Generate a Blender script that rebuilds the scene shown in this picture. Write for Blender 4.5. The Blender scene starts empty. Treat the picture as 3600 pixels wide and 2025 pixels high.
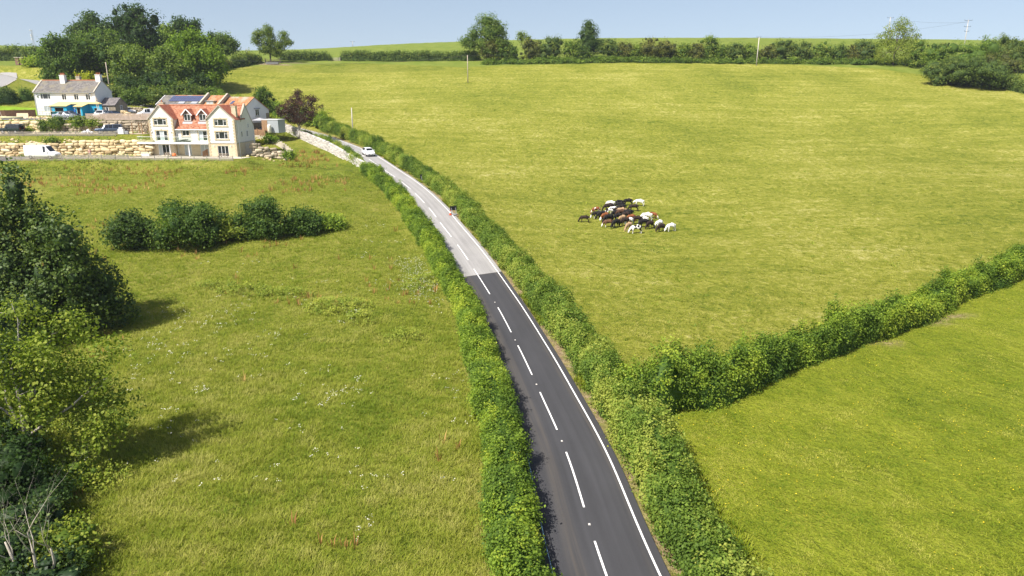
import bpy, bmesh, math, random
import numpy as np
from mathutils import Vector, Matrix, Euler

# ------------------------------------------------------------------ camera, sky, sun, exposure
S = bpy.context.scene
COL = S.collection
F, CX, CY, CAMZ = 2500.0, 1800.0, 1012.5, 22.0        # photograph's focal length / centre in its own pixels
PITCH = math.radians(16.0)
SP, CP = math.sin(PITCH), math.cos(PITCH)
cam_data = bpy.data.cameras.new('camera')
cam = bpy.data.objects.new('camera', cam_data)
COL.objects.link(cam)
cam.location = (0, 0, CAMZ)
cam.rotation_euler = (math.pi / 2 - PITCH, 0, 0)
cam_data.sensor_width = 36.0
cam_data.lens = 36.0 * F / 3600.0
cam_data.clip_start = 0.5
cam_data.clip_end = 20000
S.camera = cam

SUN_EL = math.radians(52)
SUN_AZ = math.radians(46)                              # to the left of straight behind the camera
sun_dir = Vector((-math.sin(SUN_AZ) * math.cos(SUN_EL), -math.cos(SUN_AZ) * math.cos(SUN_EL), math.sin(SUN_EL)))
sun_data = bpy.data.lights.new('sun', 'SUN')
sun_data.energy = 5.0
sun_data.angle = math.radians(0.5)
sun_data.color = (1.0, 0.95, 0.87)
sun = bpy.data.objects.new('sun', sun_data)
COL.objects.link(sun)
sun.rotation_euler = sun_dir.to_track_quat('Z', 'Y').to_euler()

W = bpy.data.worlds.new('World')
S.world = W
W.use_nodes = True
nt = W.node_tree
bg = nt.nodes['Background']
sky = nt.nodes.new('ShaderNodeTexSky')
sky.sky_type = 'NISHITA'
sky.sun_disc = False
sky.sun_elevation = SUN_EL
sky.sun_rotation = math.atan2(sun_dir.x, sun_dir.y)
sky.altitude = 100
sky.air_density = 1.0
sky.dust_density = 1.5
sky.ozone_density = 1.0
# clear, slightly milky summer sky: the horizon band is lifted a little and the blue softened
sky_tc, sky_up, sky_soft = nt.nodes.new('ShaderNodeTexCoord'), nt.nodes.new('ShaderNodeVectorMath'), nt.nodes.new('ShaderNodeMix')
sky_up.operation = 'MULTIPLY_ADD'
sky_up.inputs[1].default_value = (1, 1, .8)
sky_up.inputs[2].default_value = (0, 0, .12)
sky_soft.data_type, sky_soft.blend_type = 'RGBA', 'MULTIPLY'
sky_soft.inputs[0].default_value = 1
sky_soft.inputs[7].default_value = (1.06, .93, .84, 1)
nt.links.new(sky_tc.outputs['Generated'], sky_up.inputs[0])
nt.links.new(sky_up.outputs[0], sky.inputs[0])
nt.links.new(sky.outputs[0], sky_soft.inputs[6])
nt.links.new(sky_soft.outputs[2], bg.inputs[0])
bg.inputs[1].default_value = 0.114
S.view_settings.view_transform = 'Standard'
S.view_settings.look = 'None'
S.view_settings.exposure = 0.75
S.view_settings.gamma = 1
S.cycles.max_bounces = 6
S.cycles.transparent_max_bounces = 6

rng = np.random.default_rng(7)
random.seed(7)
R = math.radians


def P(x, y, Z):
    """world point seen at photograph pixel (x, y) at camera depth Z"""
    v = (CY - y) / F * Z
    return Vector(((x - CX) / F * Z, Z * CP + v * SP, CAMZ - Z * SP + v * CP))


def Pz(x, y, z):
    t = SP - (CY - y) / F * CP
    return P(x, y, (CAMZ - z) / t)


# ------------------------------------------------------------------ object helpers
def tag(o, label=None, cat=None, group=None, kind=None):
    if label: o['label'] = label
    if cat: o['category'] = cat
    if group: o['group'] = group
    if kind: o['kind'] = kind
    return o


def thing(name, label, cat, loc=(0, 0, 0), rz=0.0, group=None):
    o = bpy.data.objects.new(name, None)
    COL.objects.link(o)
    o.location = loc
    o.rotation_euler = (0, 0, rz)
    o.empty_display_size = 0.3
    return tag(o, label, cat, group)


def copy_tree(o, parent=None):
    c = o.copy()
    COL.objects.link(c)
    if parent is not None:
        c.parent = parent
        c.matrix_parent_inverse = o.matrix_parent_inverse.copy()
    for ch in list(o.children):
        copy_tree(ch, c)
    return c


def link_mesh(name, me, mat, parent=None, smooth=False):
    o = bpy.data.objects.new(name, me)
    COL.objects.link(o)
    if mat is not None:
        me.materials.append(mat)
    if parent is not None:
        o.parent = parent
    if smooth:
        me.polygons.foreach_set('use_smooth', [True] * len(me.polygons))
    return o


class MB:
    """collects shapes into one mesh"""
    def __init__(s):
        s.v, s.f = [], []

    def add(s, vs, fs):
        b = len(s.v)
        s.v += [tuple(q) for q in vs]
        s.f += [tuple(i + b for i in q) for q in fs]
        return s

    def box(s, x0, x1, y0, y1, z0, z1, m=None):
        vs = [(x0, y0, z0), (x1, y0, z0), (x1, y1, z0), (x0, y1, z0), (x0, y0, z1), (x1, y0, z1), (x1, y1, z1), (x0, y1, z1)]
        if m is not None:
            vs = [m @ Vector(q) for q in vs]
        return s.add(vs, [(3, 2, 1, 0), (4, 5, 6, 7), (0, 1, 5, 4), (1, 2, 6, 5), (2, 3, 7, 6), (3, 0, 4, 7)])

    def poly(s, *pts):
        return s.add(pts, [tuple(range(len(pts)))])

    def slab(s, pts, t):
        """polygon pts thickened by t along its normal (both sides closed)"""
        pts = [Vector(q) for q in pts]
        n = Vector((0, 0, 0))
        for i in range(len(pts)):
            a, b = pts[i], pts[(i + 1) % len(pts)]
            n += a.cross(b)
        n.normalize()
        k = len(pts)
        vs = pts + [q - n * t for q in pts]
        fs = [tuple(range(k)), tuple(range(2 * k - 1, k - 1, -1))]
        fs += [(i, i + k, (i + 1) % k + k, (i + 1) % k) for i in range(k)]
        return s.add(vs, fs)

    def bar(s, a, b, w, h=None):
        a, b = Vector(a), Vector(b)
        d = (b - a)
        L = d.length
        m = Matrix.Translation(a) @ d.to_track_quat('Z', 'Y').to_matrix().to_4x4()
        h = h or w
        return s.box(-w / 2, w / 2, -h / 2, h / 2, 0, L, m)

    def tube(s, pts, rad, n=6, cap=True):
        pts = [Vector(q) for q in pts]
        if not hasattr(rad, '__len__'):
            rad = [rad] * len(pts)
        vs, fs = [], []
        for i, q in enumerate(pts):
            d = (pts[min(i + 1, len(pts) - 1)] - pts[max(i - 1, 0)])
            if d.length < 1e-9: d = Vector((0, 0, 1))
            qt = d.to_track_quat('Z', 'Y')
            for k in range(n):
                a = 2 * math.pi * k / n
                vs.append(q + qt @ Vector((math.cos(a) * rad[i], math.sin(a) * rad[i], 0)))
        for i in range(len(pts) - 1):
            for k in range(n):
                fs.append((i * n + k, i * n + (k + 1) % n, (i + 1) * n + (k + 1) % n, (i + 1) * n + k))
        if cap:
            fs.append(tuple(range(n - 1, -1, -1)))
            fs.append(tuple((len(pts) - 1) * n + k for k in range(n)))
        return s.add(vs, fs)

    def lathe(s, prof, n=12, m=None):
        vs, fs = [], []
        for (r, z) in prof:
            for k in range(n):
                a = 2 * math.pi * k / n
                q = Vector((math.cos(a) * r, math.sin(a) * r, z))
                vs.append(m @ q if m is not None else q)
        for i in range(len(prof) - 1):
            for k in range(n):
                fs.append((i * n + k, i * n + (k + 1) % n, (i + 1) * n + (k + 1) % n, (i + 1) * n + k))
        fs.append(tuple(range(n - 1, -1, -1)))
        fs.append(tuple((len(prof) - 1) * n + k for k in range(n)))
        return s.add(vs, fs)

    def ball(s, c, r, n=8, m=None):
        rx, ry, rz = r if hasattr(r, '__len__') else (r, r, r)
        vs, fs = [], []
        rings = n // 2 + 1
        for i in range(rings + 1):
            t = math.pi * i / rings
            for k in range(n):
                a = 2 * math.pi * k / n
                q = Vector((math.sin(t) * math.cos(a) * rx, math.sin(t) * math.sin(a) * ry, -math.cos(t) * rz))
                q = (m @ q if m is not None else q) + Vector(c)
                vs.append(q)
        for i in range(rings):
            for k in range(n):
                fs.append((i * n + k, i * n + (k + 1) % n, (i + 1) * n + (k + 1) % n, (i + 1) * n + k))
        return s.add(vs, fs)

    def build(s, name, mat, parent=None, smooth=False, bevel=0.0):
        me = bpy.data.meshes.new(name)
        me.from_pydata(s.v, [], s.f)
        me.validate(clean_customdata=False)
        me.update()
        o = link_mesh(name, me, mat, parent, smooth)
        if bevel:
            b = o.modifiers.new('bevel', 'BEVEL')
            b.width = bevel
            b.segments = 2
            b.limit_method = 'ANGLE'
        return o


def np_mesh(name, V, Q, mat, parent=None, tint=None, smooth=False):
    """fast mesh from numpy quads, with an optional float attribute 'tint' per face"""
    me = bpy.data.meshes.new(name)
    V = np.ascontiguousarray(V, dtype=np.float32)
    Q = np.ascontiguousarray(Q, dtype=np.int32)
    me.vertices.add(len(V))
    me.vertices.foreach_set('co', V.ravel())
    me.loops.add(Q.size)
    me.loops.foreach_set('vertex_index', Q.ravel())
    me.polygons.add(len(Q))
    me.polygons.foreach_set('loop_start', np.arange(0, Q.size, Q.shape[1], dtype=np.int32))
    me.polygons.foreach_set('loop_total', np.full(len(Q), Q.shape[1], dtype=np.int32))
    if smooth:
        me.polygons.foreach_set('use_smooth', np.ones(len(Q), dtype=bool))
    me.update(calc_edges=True)
    if tint is not None:
        a = me.attributes.new('tint', 'FLOAT', 'FACE')
        a.data.foreach_set('value', np.ascontiguousarray(tint, dtype=np.float32))
    return link_mesh(name, me, mat, parent)


# ------------------------------------------------------------------ noise
def _hash(ix, iy, iz, seed):
    h = (ix.astype(np.int64) * 374761393 + iy.astype(np.int64) * 668265263 + iz.astype(np.int64) * 2147483647 + seed * 1274126177) & 0xFFFFFFFF
    h = ((h ^ (h >> 13)) * 1274126177) & 0xFFFFFFFF
    h = (h ^ (h >> 16)) & 0xFFFF
    return h / 65535.0


def vnoise(p, scale, seed=0):
    """value noise in 0..1 of points p (N,3) or (N,2)"""
    p = np.asarray(p, float) / scale
    if p.shape[1] == 2:
        p = np.c_[p, np.zeros(len(p))]
    i = np.floor(p)
    f = p - i
    f = f * f * (3 - 2 * f)
    i = i.astype(np.int64)
    out = 0
    for dx in (0, 1):
        wx = f[:, 0] if dx else 1 - f[:, 0]
        for dy in (0, 1):
            wy = f[:, 1] if dy else 1 - f[:, 1]
            for dz in (0, 1):
                wz = f[:, 2] if dz else 1 - f[:, 2]
                out = out + wx * wy * wz * _hash(i[:, 0] + dx, i[:, 1] + dy, i[:, 2] + dz, seed)
    return out


def smooth01(a, b, x):
    t = np.clip((x - a) / (b - a), 0, 1)
    return t * t * (3 - 2 * t)


# ------------------------------------------------------------------ materials
class NT:
    def __init__(s, name):
        s.m = bpy.data.materials.new(name)
        s.m.use_nodes = True
        s.t = s.m.node_tree
        s.t.nodes.clear()
        s.out = s.n('ShaderNodeOutputMaterial')

    def n(s, typ, **kw):
        o = s.t.nodes.new(typ)
        for k, v in kw.items():
            if k.startswith('i_'):
                o.inputs[k[2:].replace('_', ' ')].default_value = v
            else:
                setattr(o, k, v)
        return o

    def l(s, a, b):
        s.t.links.new(a, b)

    def coord(s, kind='Object', scale=(1, 1, 1)):
        tc = s.n('ShaderNodeTexCoord')
        mp = s.n('ShaderNodeMapping')
        mp.inputs['Scale'].default_value = scale
        s.l(tc.outputs[kind], mp.inputs[0])
        return mp.outputs[0]

    def noise(s, vec, scale, detail=3, rough=0.6):
        o = s.n('ShaderNodeTexNoise', i_Scale=scale, i_Detail=detail, i_Roughness=rough)
        if vec is not None: s.l(vec, o.inputs['Vector'])
        return o.outputs['Fac']

    def ramp(s, fac, stops):
        o = s.n('ShaderNodeValToRGB')
        e = o.color_ramp.elements
        while len(e) < len(stops): e.new(0.5)
        for k, (p, c) in enumerate(stops):
            e[k].position = p
            e[k].color = (*c, 1) if len(c) == 3 else c
        s.l(fac, o.inputs[0])
        return o.outputs[0]

    def mix(s, fac, a, b, mode='MIX'):
        o = s.n('ShaderNodeMix', data_type='RGBA', blend_type=mode)
        for sock, val in ((o.inputs[0], fac), (o.inputs[6], a), (o.inputs[7], b)):
            if hasattr(val, 'links'): s.l(val, sock)
            elif hasattr(val, '__len__'): sock.default_value = (*val, 1) if len(val) == 3 else val
            else: sock.default_value = val
        return o.outputs[2]

    def math(s, op, a, b=0.0, c=None):
        o = s.n('ShaderNodeMath', operation=op)
        for k, val in enumerate((a, b, c)):
            if val is None: continue
            if hasattr(val, 'links'): s.l(val, o.inputs[k])
            else: o.inputs[k].default_value = val
        return o.outputs[0]

    def bump(s, h, strength, dist):
        o = s.n('ShaderNodeBump', i_Strength=strength, i_Distance=dist)
        s.l(h, o.inputs['Height'])
        return o.outputs[0]

    def done(s, color, rough=0.8, spec=0.3, normal=None, metal=0.0):
        b = s.n('ShaderNodeBsdfPrincipled')
        for sock, val in ((b.inputs['Base Color'], color), (b.inputs['Roughness'], rough), (b.inputs['Metallic'], metal)):
            if hasattr(val, 'links'): s.l(val, sock)
            elif hasattr(val, '__len__'): sock.default_value = (*val, 1)
            else: sock.default_value = val
        b.inputs['Specular IOR Level'].default_value = spec
        if normal is not None: s.l(normal, b.inputs['Normal'])
        s.l(b.outputs[0], s.out.inputs[0])
        return s.m


def plain(name, col, rough=0.7, spec=0.3, var=0.15, scale=3.0, metal=0.0, bump=0.0):
    t = NT(name)
    c = t.coord('Object')
    f = t.noise(c, scale, 4)
    lo = tuple(q * (1 - var) for q in col)
    hi = tuple(min(1, q * (1 + var)) for q in col)
    cc = t.ramp(f, [(0.3, lo), (0.7, hi)])
    nrm = t.bump(t.noise(c, scale * 6, 3), bump, 0.02) if bump else None
    return t.done(cc, rough, spec, nrm, metal)


def foliage(name, dark, mid, light, trans=0.4, gloss=0.14, k=2.3):
    dark, mid, light = [tuple(min(.8, q * k) for q in c) for c in (dark, mid, light)]
    t = NT(name)
    a = t.n('ShaderNodeAttribute', attribute_name='tint')
    oi = t.n('ShaderNodeObjectInfo')
    f = t.math('ADD', a.outputs['Fac'], t.math('MULTIPLY', t.math('SUBTRACT', oi.outputs['Random'], 0.5), 0.12))
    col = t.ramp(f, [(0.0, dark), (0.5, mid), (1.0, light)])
    b = t.n('ShaderNodeBsdfPrincipled')
    t.l(col, b.inputs['Base Color'])
    b.inputs['Roughness'].default_value = 0.55
    b.inputs['Specular IOR Level'].default_value = gloss
    tr = t.n('ShaderNodeBsdfTranslucent')
    t.l(t.mix(1.0, col, (1.0, 1.15, 0.5), 'MULTIPLY'), tr.inputs[0])
    mx = t.n('ShaderNodeMixShader')
    mx.inputs[0].default_value = trans
    t.l(b.outputs[0], mx.inputs[1])
    t.l(tr.outputs[0], mx.inputs[2])
    t.l(mx.outputs[0], t.out.inputs[0])
    return t.m
# ------------------------------------------------------------------ road axis
# dash ends along the centre line (photo x, y, camera depth), nearest first
DASH = [(2132, 2025, 33.1), (2096, 1903, 35.7), (1995, 1603, 43.8), (1896, 1375, 53.0), (1821, 1216, 62.2), (1752, 1087, 72.5), (1668, 948, 82.0),
        (1611, 866, 91.0), (1548, 783, 100.0), (1509, 733, 108.0), (1460, 681, 117.0), (1407, 636, 125.0), (1350, 597, 133.0)]
EDGE_FAR = [(1331, 550, 143), (1279, 526, 152), (1211, 499, 161), (1110, 465, 172)]
ctr = [P(*d) for d in DASH]
far = [P(*d) for d in EDGE_FAR]
for i, q in enumerate(far):
    d = (far[min(i + 1, 3)] - far[max(i - 1, 0)])
    d.z = 0
    d.normalize()
    ctr.append(q + Vector((-d.y, d.x, 0)) * 2.65)
ctr = [Vector((9.0, -10, 0.0)), Vector((6.6, 10, 0.0))] + ctr[:1] + ctr[2:]
ctr += [Vector((-66, 185.5, 13.2)), Vector((-84, 190.5, 15.2)), Vector((-104, 196, 17.3)), Vector((-128, 212, 20.4)), Vector((-150, 228, 23.2)), Vector((-176, 231, 24.4)), Vector((-215, 222, 25.0))]


def catmull(pts, step):
    pts = [Vector(q) for q in pts]
    ext = [pts[0] * 2 - pts[1]] + pts + [pts[-1] * 2 - pts[-2]]
    out = []
    for i in range(1, len(ext) - 2):
        a, b, c, d = ext[i - 1:i + 3]
        n = max(2, int((c - b).length / step))
        for k in range(n):
            t = k / n
            out.append(0.5 * ((2 * b) + (c - a) * t + (2 * a - 5 * b + 4 * c - d) * t * t + (3 * b - a - 3 * c + d) * t ** 3))
    out.append(pts[-1])
    return out


def resample(pts, step):
    q = np.array([tuple(v) for v in pts])
    s = np.r_[0, np.cumsum(np.linalg.norm(np.diff(q, axis=0), axis=1))]
    t = np.arange(0, s[-1], step)
    return np.c_[np.interp(t, s, q[:, 0]), np.interp(t, s, q[:, 1]), np.interp(t, s, q[:, 2])]


ROAD = resample(catmull(ctr, 1.0), 1.0)                 # (N,3), one point a metre
zz = ROAD[:, 2].copy()
for _ in range(14):
    zz[1:-1] = (zz[:-2] + zz[1:-1] * 2 + zz[2:]) / 4
ROAD[:, 2] = zz
RT = np.gradient(ROAD[:, :2], axis=0)
RT /= np.linalg.norm(RT, axis=1)[:, None]
RN = np.c_[RT[:, 1], -RT[:, 0]]                         # to the right of travel (away from the camera)


def road_at(s, off=0.0, dz=0.0):
    i = np.clip(np.asarray(s, float), 0, len(ROAD) - 1.001)
    k = i.astype(int)
    f = (i - k)[..., None]
    p = ROAD[k] * (1 - f) + ROAD[k + 1] * f
    n = RN[k] * (1 - f) + RN[k + 1] * f
    p = p.copy()
    p[..., :2] += n * np.asarray(off)[..., None] if hasattr(off, '__len__') else n * off
    p[..., 2] += dz
    return p


def road_s(v):
    return float(np.argmin(np.hypot(ROAD[:, 0] - v[0], ROAD[:, 1] - v[1])))


# ------------------------------------------------------------------ terrain height
anch = [(-60, 20, -0.5), (0, 10, -0.1), (60, 20, -0.2), (-30, 40, 0), (-42, 60, 0.1), (-15, 60, .1), (25, 50, 0), (50, 50, 0), (80, 75, .5), (35, 75, .4), (10, 75, .4),
        (120, 60, 1), (140, 130, 6), (-90, 40, -1), (-110, 90, 1.5), (-85, 128, 7.4), (-60, 126, 7.0), (-110, 126, 8.0),
        (-140, 140, 11), (-145, 175, 18), (-95, 215, 21), (-130, 225, 24),
        (-500, 300, 42), (450, 300, 30), (600, 0, -6), (-600, 0, -6), (0, -300, -8), (0, 900, 47), (900, 1200, 40), (-900, 1200, 44), (0, 2500, 30), (2500, 800, 20), (-2500, 800, 25), (2000, -800, -10), (-2000, -800, -10)]
for q in [(2250, 776, 112), (3500, 700, 115), (2400, 500, 165), (3200, 500, 165), (1800, 500, 160), (1500, 400, 185), (2400, 350, 205), (3300, 350, 205), (1900, 300, 222), (1300, 300, 225),
          (1650, 225, 262), (2200, 212, 265), (2650, 215, 265), (3050, 222, 262), (3200, 275, 238), (3560, 300, 225), (1100, 215, 275), (960, 220, 268), (620, 290, 225), (800, 262, 240),
          (1300, 160, 430), (2000, 137, 450), (2700, 135, 450), (3500, 142, 450), (850, 190, 400), (760, 330, 215), (20, 205, 300), (150, 196, 330), (300, 250, 225),
          (1150, 640, 120), (700, 590, 132), (300, 610, 129), (600, 699, 110), (950, 699, 110), (1085, 500, 158), (995, 456, 168), (1225, 571, 141), (1155, 531, 149),
          (300, 405, 170)]:
    anch.append(tuple(P(*q)))
for q in [(629, 880, 2.0), (1100, 860, 2.2), (100, 900, 1.6), (3600, 980, 0.8), (2900, 900, 1.2)]:
    anch.append(tuple(Pz(*q)))
AN = np.array(anch)
SC = 100.0


def _tps(r2):
    return np.where(r2 > 1e-12, 0.5 * r2 * np.log(np.maximum(r2, 1e-12)), 0)


_n = len(AN)
_A = AN[:, :2] / SC
_K = _tps(((_A[:, None] - _A[None]) ** 2).sum(-1)) + np.eye(_n) * 2e-3
_Pm = np.c_[np.ones(_n), _A]
_M = np.block([[_K, _Pm], [_Pm.T, np.zeros((3, 3))]])
_w = np.linalg.solve(_M, np.r_[AN[:, 2], 0, 0, 0])


def natural(X, Y):
    q = np.c_[X, Y] / SC
    out = np.empty(len(q))
    for a in range(0, len(q), 20000):
        b = q[a:a + 20000]
        d = ((b[:, None] - _A[None]) ** 2).sum(-1)
        out[a:a + 20000] = _tps(d) @ _w[:_n] + _w[_n] + b @ _w[_n + 1:]
    return out


WALL_S0, WALL_S1 = road_s(P(1296, 618, 131)), road_s((-58, 182))
Z_LOW, Z_MID, Z_UP = 8.4, 12.3, 14.8


def road_near(X, Y):
    q = np.c_[X, Y]
    d = np.full(len(q), 1e9)
    k = np.zeros(len(q), int)
    near = np.where((np.abs(q[:, 0]) < 260) & (q[:, 1] < 260) & (q[:, 1] > -60))[0]
    for a in range(0, len(near), 20000):
        ii = near[a:a + 20000]
        dd = ((q[ii][:, None] - ROAD[None, :, :2]) ** 2).sum(-1)
        k[ii] = dd.argmin(1)
        d[ii] = np.sqrt(dd.min(1))
    off = ((q - ROAD[k, :2]) * RN[k]).sum(1)
    return d, k, np.where(off < 0, -d, d)


def H_arr(X, Y):
    X, Y = np.asarray(X, float), np.asarray(Y, float)
    z = natural(X, Y)
    # terraces below and beside the houses
    def blend(z, t, w): return z * (1 - w) + t * w
    inx = smooth01(-150, -135, X)
    w_low = smooth01(129, 132.5, Y) * (1 - smooth01(149.5, 151.0, Y)) * inx * (1 - smooth01(-51, -47, X))
    z = blend(z, Z_LOW, w_low)
    west = 1 - smooth01(-72.6, -71.8, X)
    up = 1 - smooth01(-66.5, -64, X)
    w_mid = smooth01(142.0, 143.2, Y) * west * inx
    zm = 11.0 + 1.3 * smooth01(143.2, 145, Y)
    z = blend(z, zm, w_mid * (1 - smooth01(150.2, 151.2, Y)))
    w_up = smooth01(150.2, 151.2, Y) * up * inx * (1 - smooth01(178, 186, Y))
    z = blend(z, Z_UP, w_up)
    # road bench
    d, k, off = road_near(X, Y)
    wall = (k > WALL_S0 - 2) & (k < WALL_S1 + 2)
    outer = np.where(wall & (off < 0), 4.0, 8.0)
    w = 1 - smooth01(3.3, outer, d)
    z = blend(z, ROAD[k, 2] - 0.12, w)
    return z


_cache = {}


def H(x, y):
    return float(H_arr([x], [y])[0])


def on(x, y, z0=None):
    """ground point under photograph pixel (x, y)"""
    a, b = 20.0, 600.0
    Zs = np.concatenate([np.arange(25, 300, 1.0), np.arange(300, 700, 4.0)])
    v = (CY - y) / F * Zs
    X, Y, z = (x - CX) / F * Zs, Zs * CP + v * SP, CAMZ - Zs * SP + v * CP
    g = H_arr(X, Y)
    hit = np.where(z < g)[0]
    if len(hit) == 0:
        i = int(np.argmin(z - g))
        return Vector((X[i], Y[i], g[i]))
    i = max(1, hit[0])
    t = (z[i - 1] - g[i - 1]) / max(1e-6, (z[i - 1] - g[i - 1]) - (z[i] - g[i]))
    Z = Zs[i - 1] + (Zs[i] - Zs[i - 1]) * t
    q = P(x, y, Z)
    q.z = H(q.x, q.y)
    return q


# ------------------------------------------------------------------ field boundaries in plan
BR = [tuple(on(*q))[:2] for q in [(2330, 1470), (2560, 1418), (2795, 1315), (3000, 1235), (3214, 1150), (3400, 1060), (3600, 975)]]
_d = np.array(BR[-1]) - np.array(BR[-2])
BR += [tuple(np.array(BR[-1]) + _d * 1.5), tuple(np.array(BR[-1]) + _d * 4)]
BR = [(a - 0.3, b + 1.1) for a, b in BR]
BR = [(BR[0][0] - 3.4, BR[0][1] - .6)] + BR
SKY = [(-140, 244), (-112, 251), (-92, 270), (-60, 284), (-20, 268), (40, 272), (95, 272), (130, 264), (150, 246), (170, 236), (185, 232), (260, 230)]


def interp_line(line, X):
    a = np.array(sorted(line))
    return np.interp(X, a[:, 0], a[:, 1])


# ------------------------------------------------------------------ ground sheet
def axis(lo, hi, step, far_lo, far_hi):
    c = list(np.arange(lo, hi + 1e-6, step))
    g, v = step, hi
    up = []
    while v < far_hi:
        g *= 1.13
        v += g
        up.append(v)
    g, v, dn = step, lo, []
    while v > far_lo:
        g *= 1.13
        v -= g
        dn.append(v)
    return np.array(dn[::-1] + c + up)


gx = axis(-150, 175, 1.0, -4000, 4000)
gy = axis(14, 285, 1.0, -2500, 6000)
GX, GY = np.meshgrid(gx, gy)
gX, gY = GX.ravel(), GY.ravel()
gZ = H_arr(gX, gY)
micro = (vnoise(np.c_[gX, gY], 6.0, 3) - .5) * 0.28 + (vnoise(np.c_[gX, gY], 2.2, 4) - .5) * 0.16
rd, rk, roff = road_near(gX, gY)
flat = np.maximum(1 - smooth01(3.4, 6, rd), (smooth01(128, 131, gY) * (1 - smooth01(178, 184, gY)) * (1 - smooth01(-48, -44, gX))))
gZ = gZ + micro * (1 - flat)
nx, ny = len(gx), len(gy)
idx = np.arange(nx * ny).reshape(ny, nx)
Q = np.stack([idx[:-1, :-1], idx[:-1, 1:], idx[1:, 1:], idx[1:, :-1]], -1).reshape(-1, 4)

edge_n = (vnoise(np.c_[gX, gY], 3.0, 9) - .5) * 2.0
branch_y = interp_line(BR, gX)
sky_y = interp_line(SKY, gX)
right = smooth01(1.0, 4.0, roff + edge_n * .5)
south = 1 - smooth01(-1, 1.5, gY - branch_y + edge_n * .6)
beyond = smooth01(-2, 2, gY - sky_y)
m_lush = right * south
m_mown = right * (1 - south) * (1 - beyond)
m_far = np.maximum(beyond, ((np.abs(gX) > 260) | (gY > 320)) * 1.0)
m_rough = (1 - right)
verge = np.where(roff > 0, smooth01(2.5, 2.8, roff) * (1 - smooth01(3.5, 4.3, roff)), 0) * (rk < 230)
dirt = verge * (0.55 + 0.45 * (vnoise(np.c_[gX, gY], 2.5, 21) > .42))
# bare, trodden ground: field gate under the lone tree, scrape under the skyline hedge, cow paths along the branch hedge
for (px, py, rx, ry, a) in [(945, 226, 11, 3.0, .9), (2775, 207, 6, 3.0, 1.0), (1000, 221, 16, 2.0, .5), (3420, 283, 9, 2, .7), (1175, 212, 3, 3, .6), (660, 283, 9, 1.5, .8)]:
    q = on(px, py)
    dd = np.sqrt(((gX - q.x) / rx) ** 2 + ((gY - q.y) / ry) ** 2)
    dirt = np.maximum(dirt, a * (1 - smooth01(.4, 1.1, dd + edge_n * .25)))
for (px, py) in [(3300, 1130), (3360, 1108), (3130, 1210)]:
    q = on(px, py)
    dd = np.sqrt(((gX - q.x) / 2.2) ** 2 + ((gY - q.y) / .9) ** 2)
    dirt = np.maximum(dirt, .75 * (1 - smooth01(.3, 1.1, dd + edge_n * .3)))
gravel = smooth01(130.5, 132, gY) * (1 - smooth01(137, 138, gY)) * (1 - smooth01(-88, -86, gX)) * smooth01(-150, -148, gX) * 0

ground = np_mesh('ground', np.c_[gX, gY, gZ], Q, None, smooth=True)
ground['kind'] = 'structure'
a1 = ground.data.attributes.new('zone', 'FLOAT_COLOR', 'POINT')
a1.data.foreach_set('color', np.c_[m_mown, m_lush, m_rough, np.ones(len(gX))].astype(np.float32).ravel())
a2 = ground.data.attributes.new('bare', 'FLOAT_COLOR', 'POINT')
a2.data.foreach_set('color', np.c_[dirt, m_far, gravel, np.ones(len(gX))].astype(np.float32).ravel())


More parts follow.
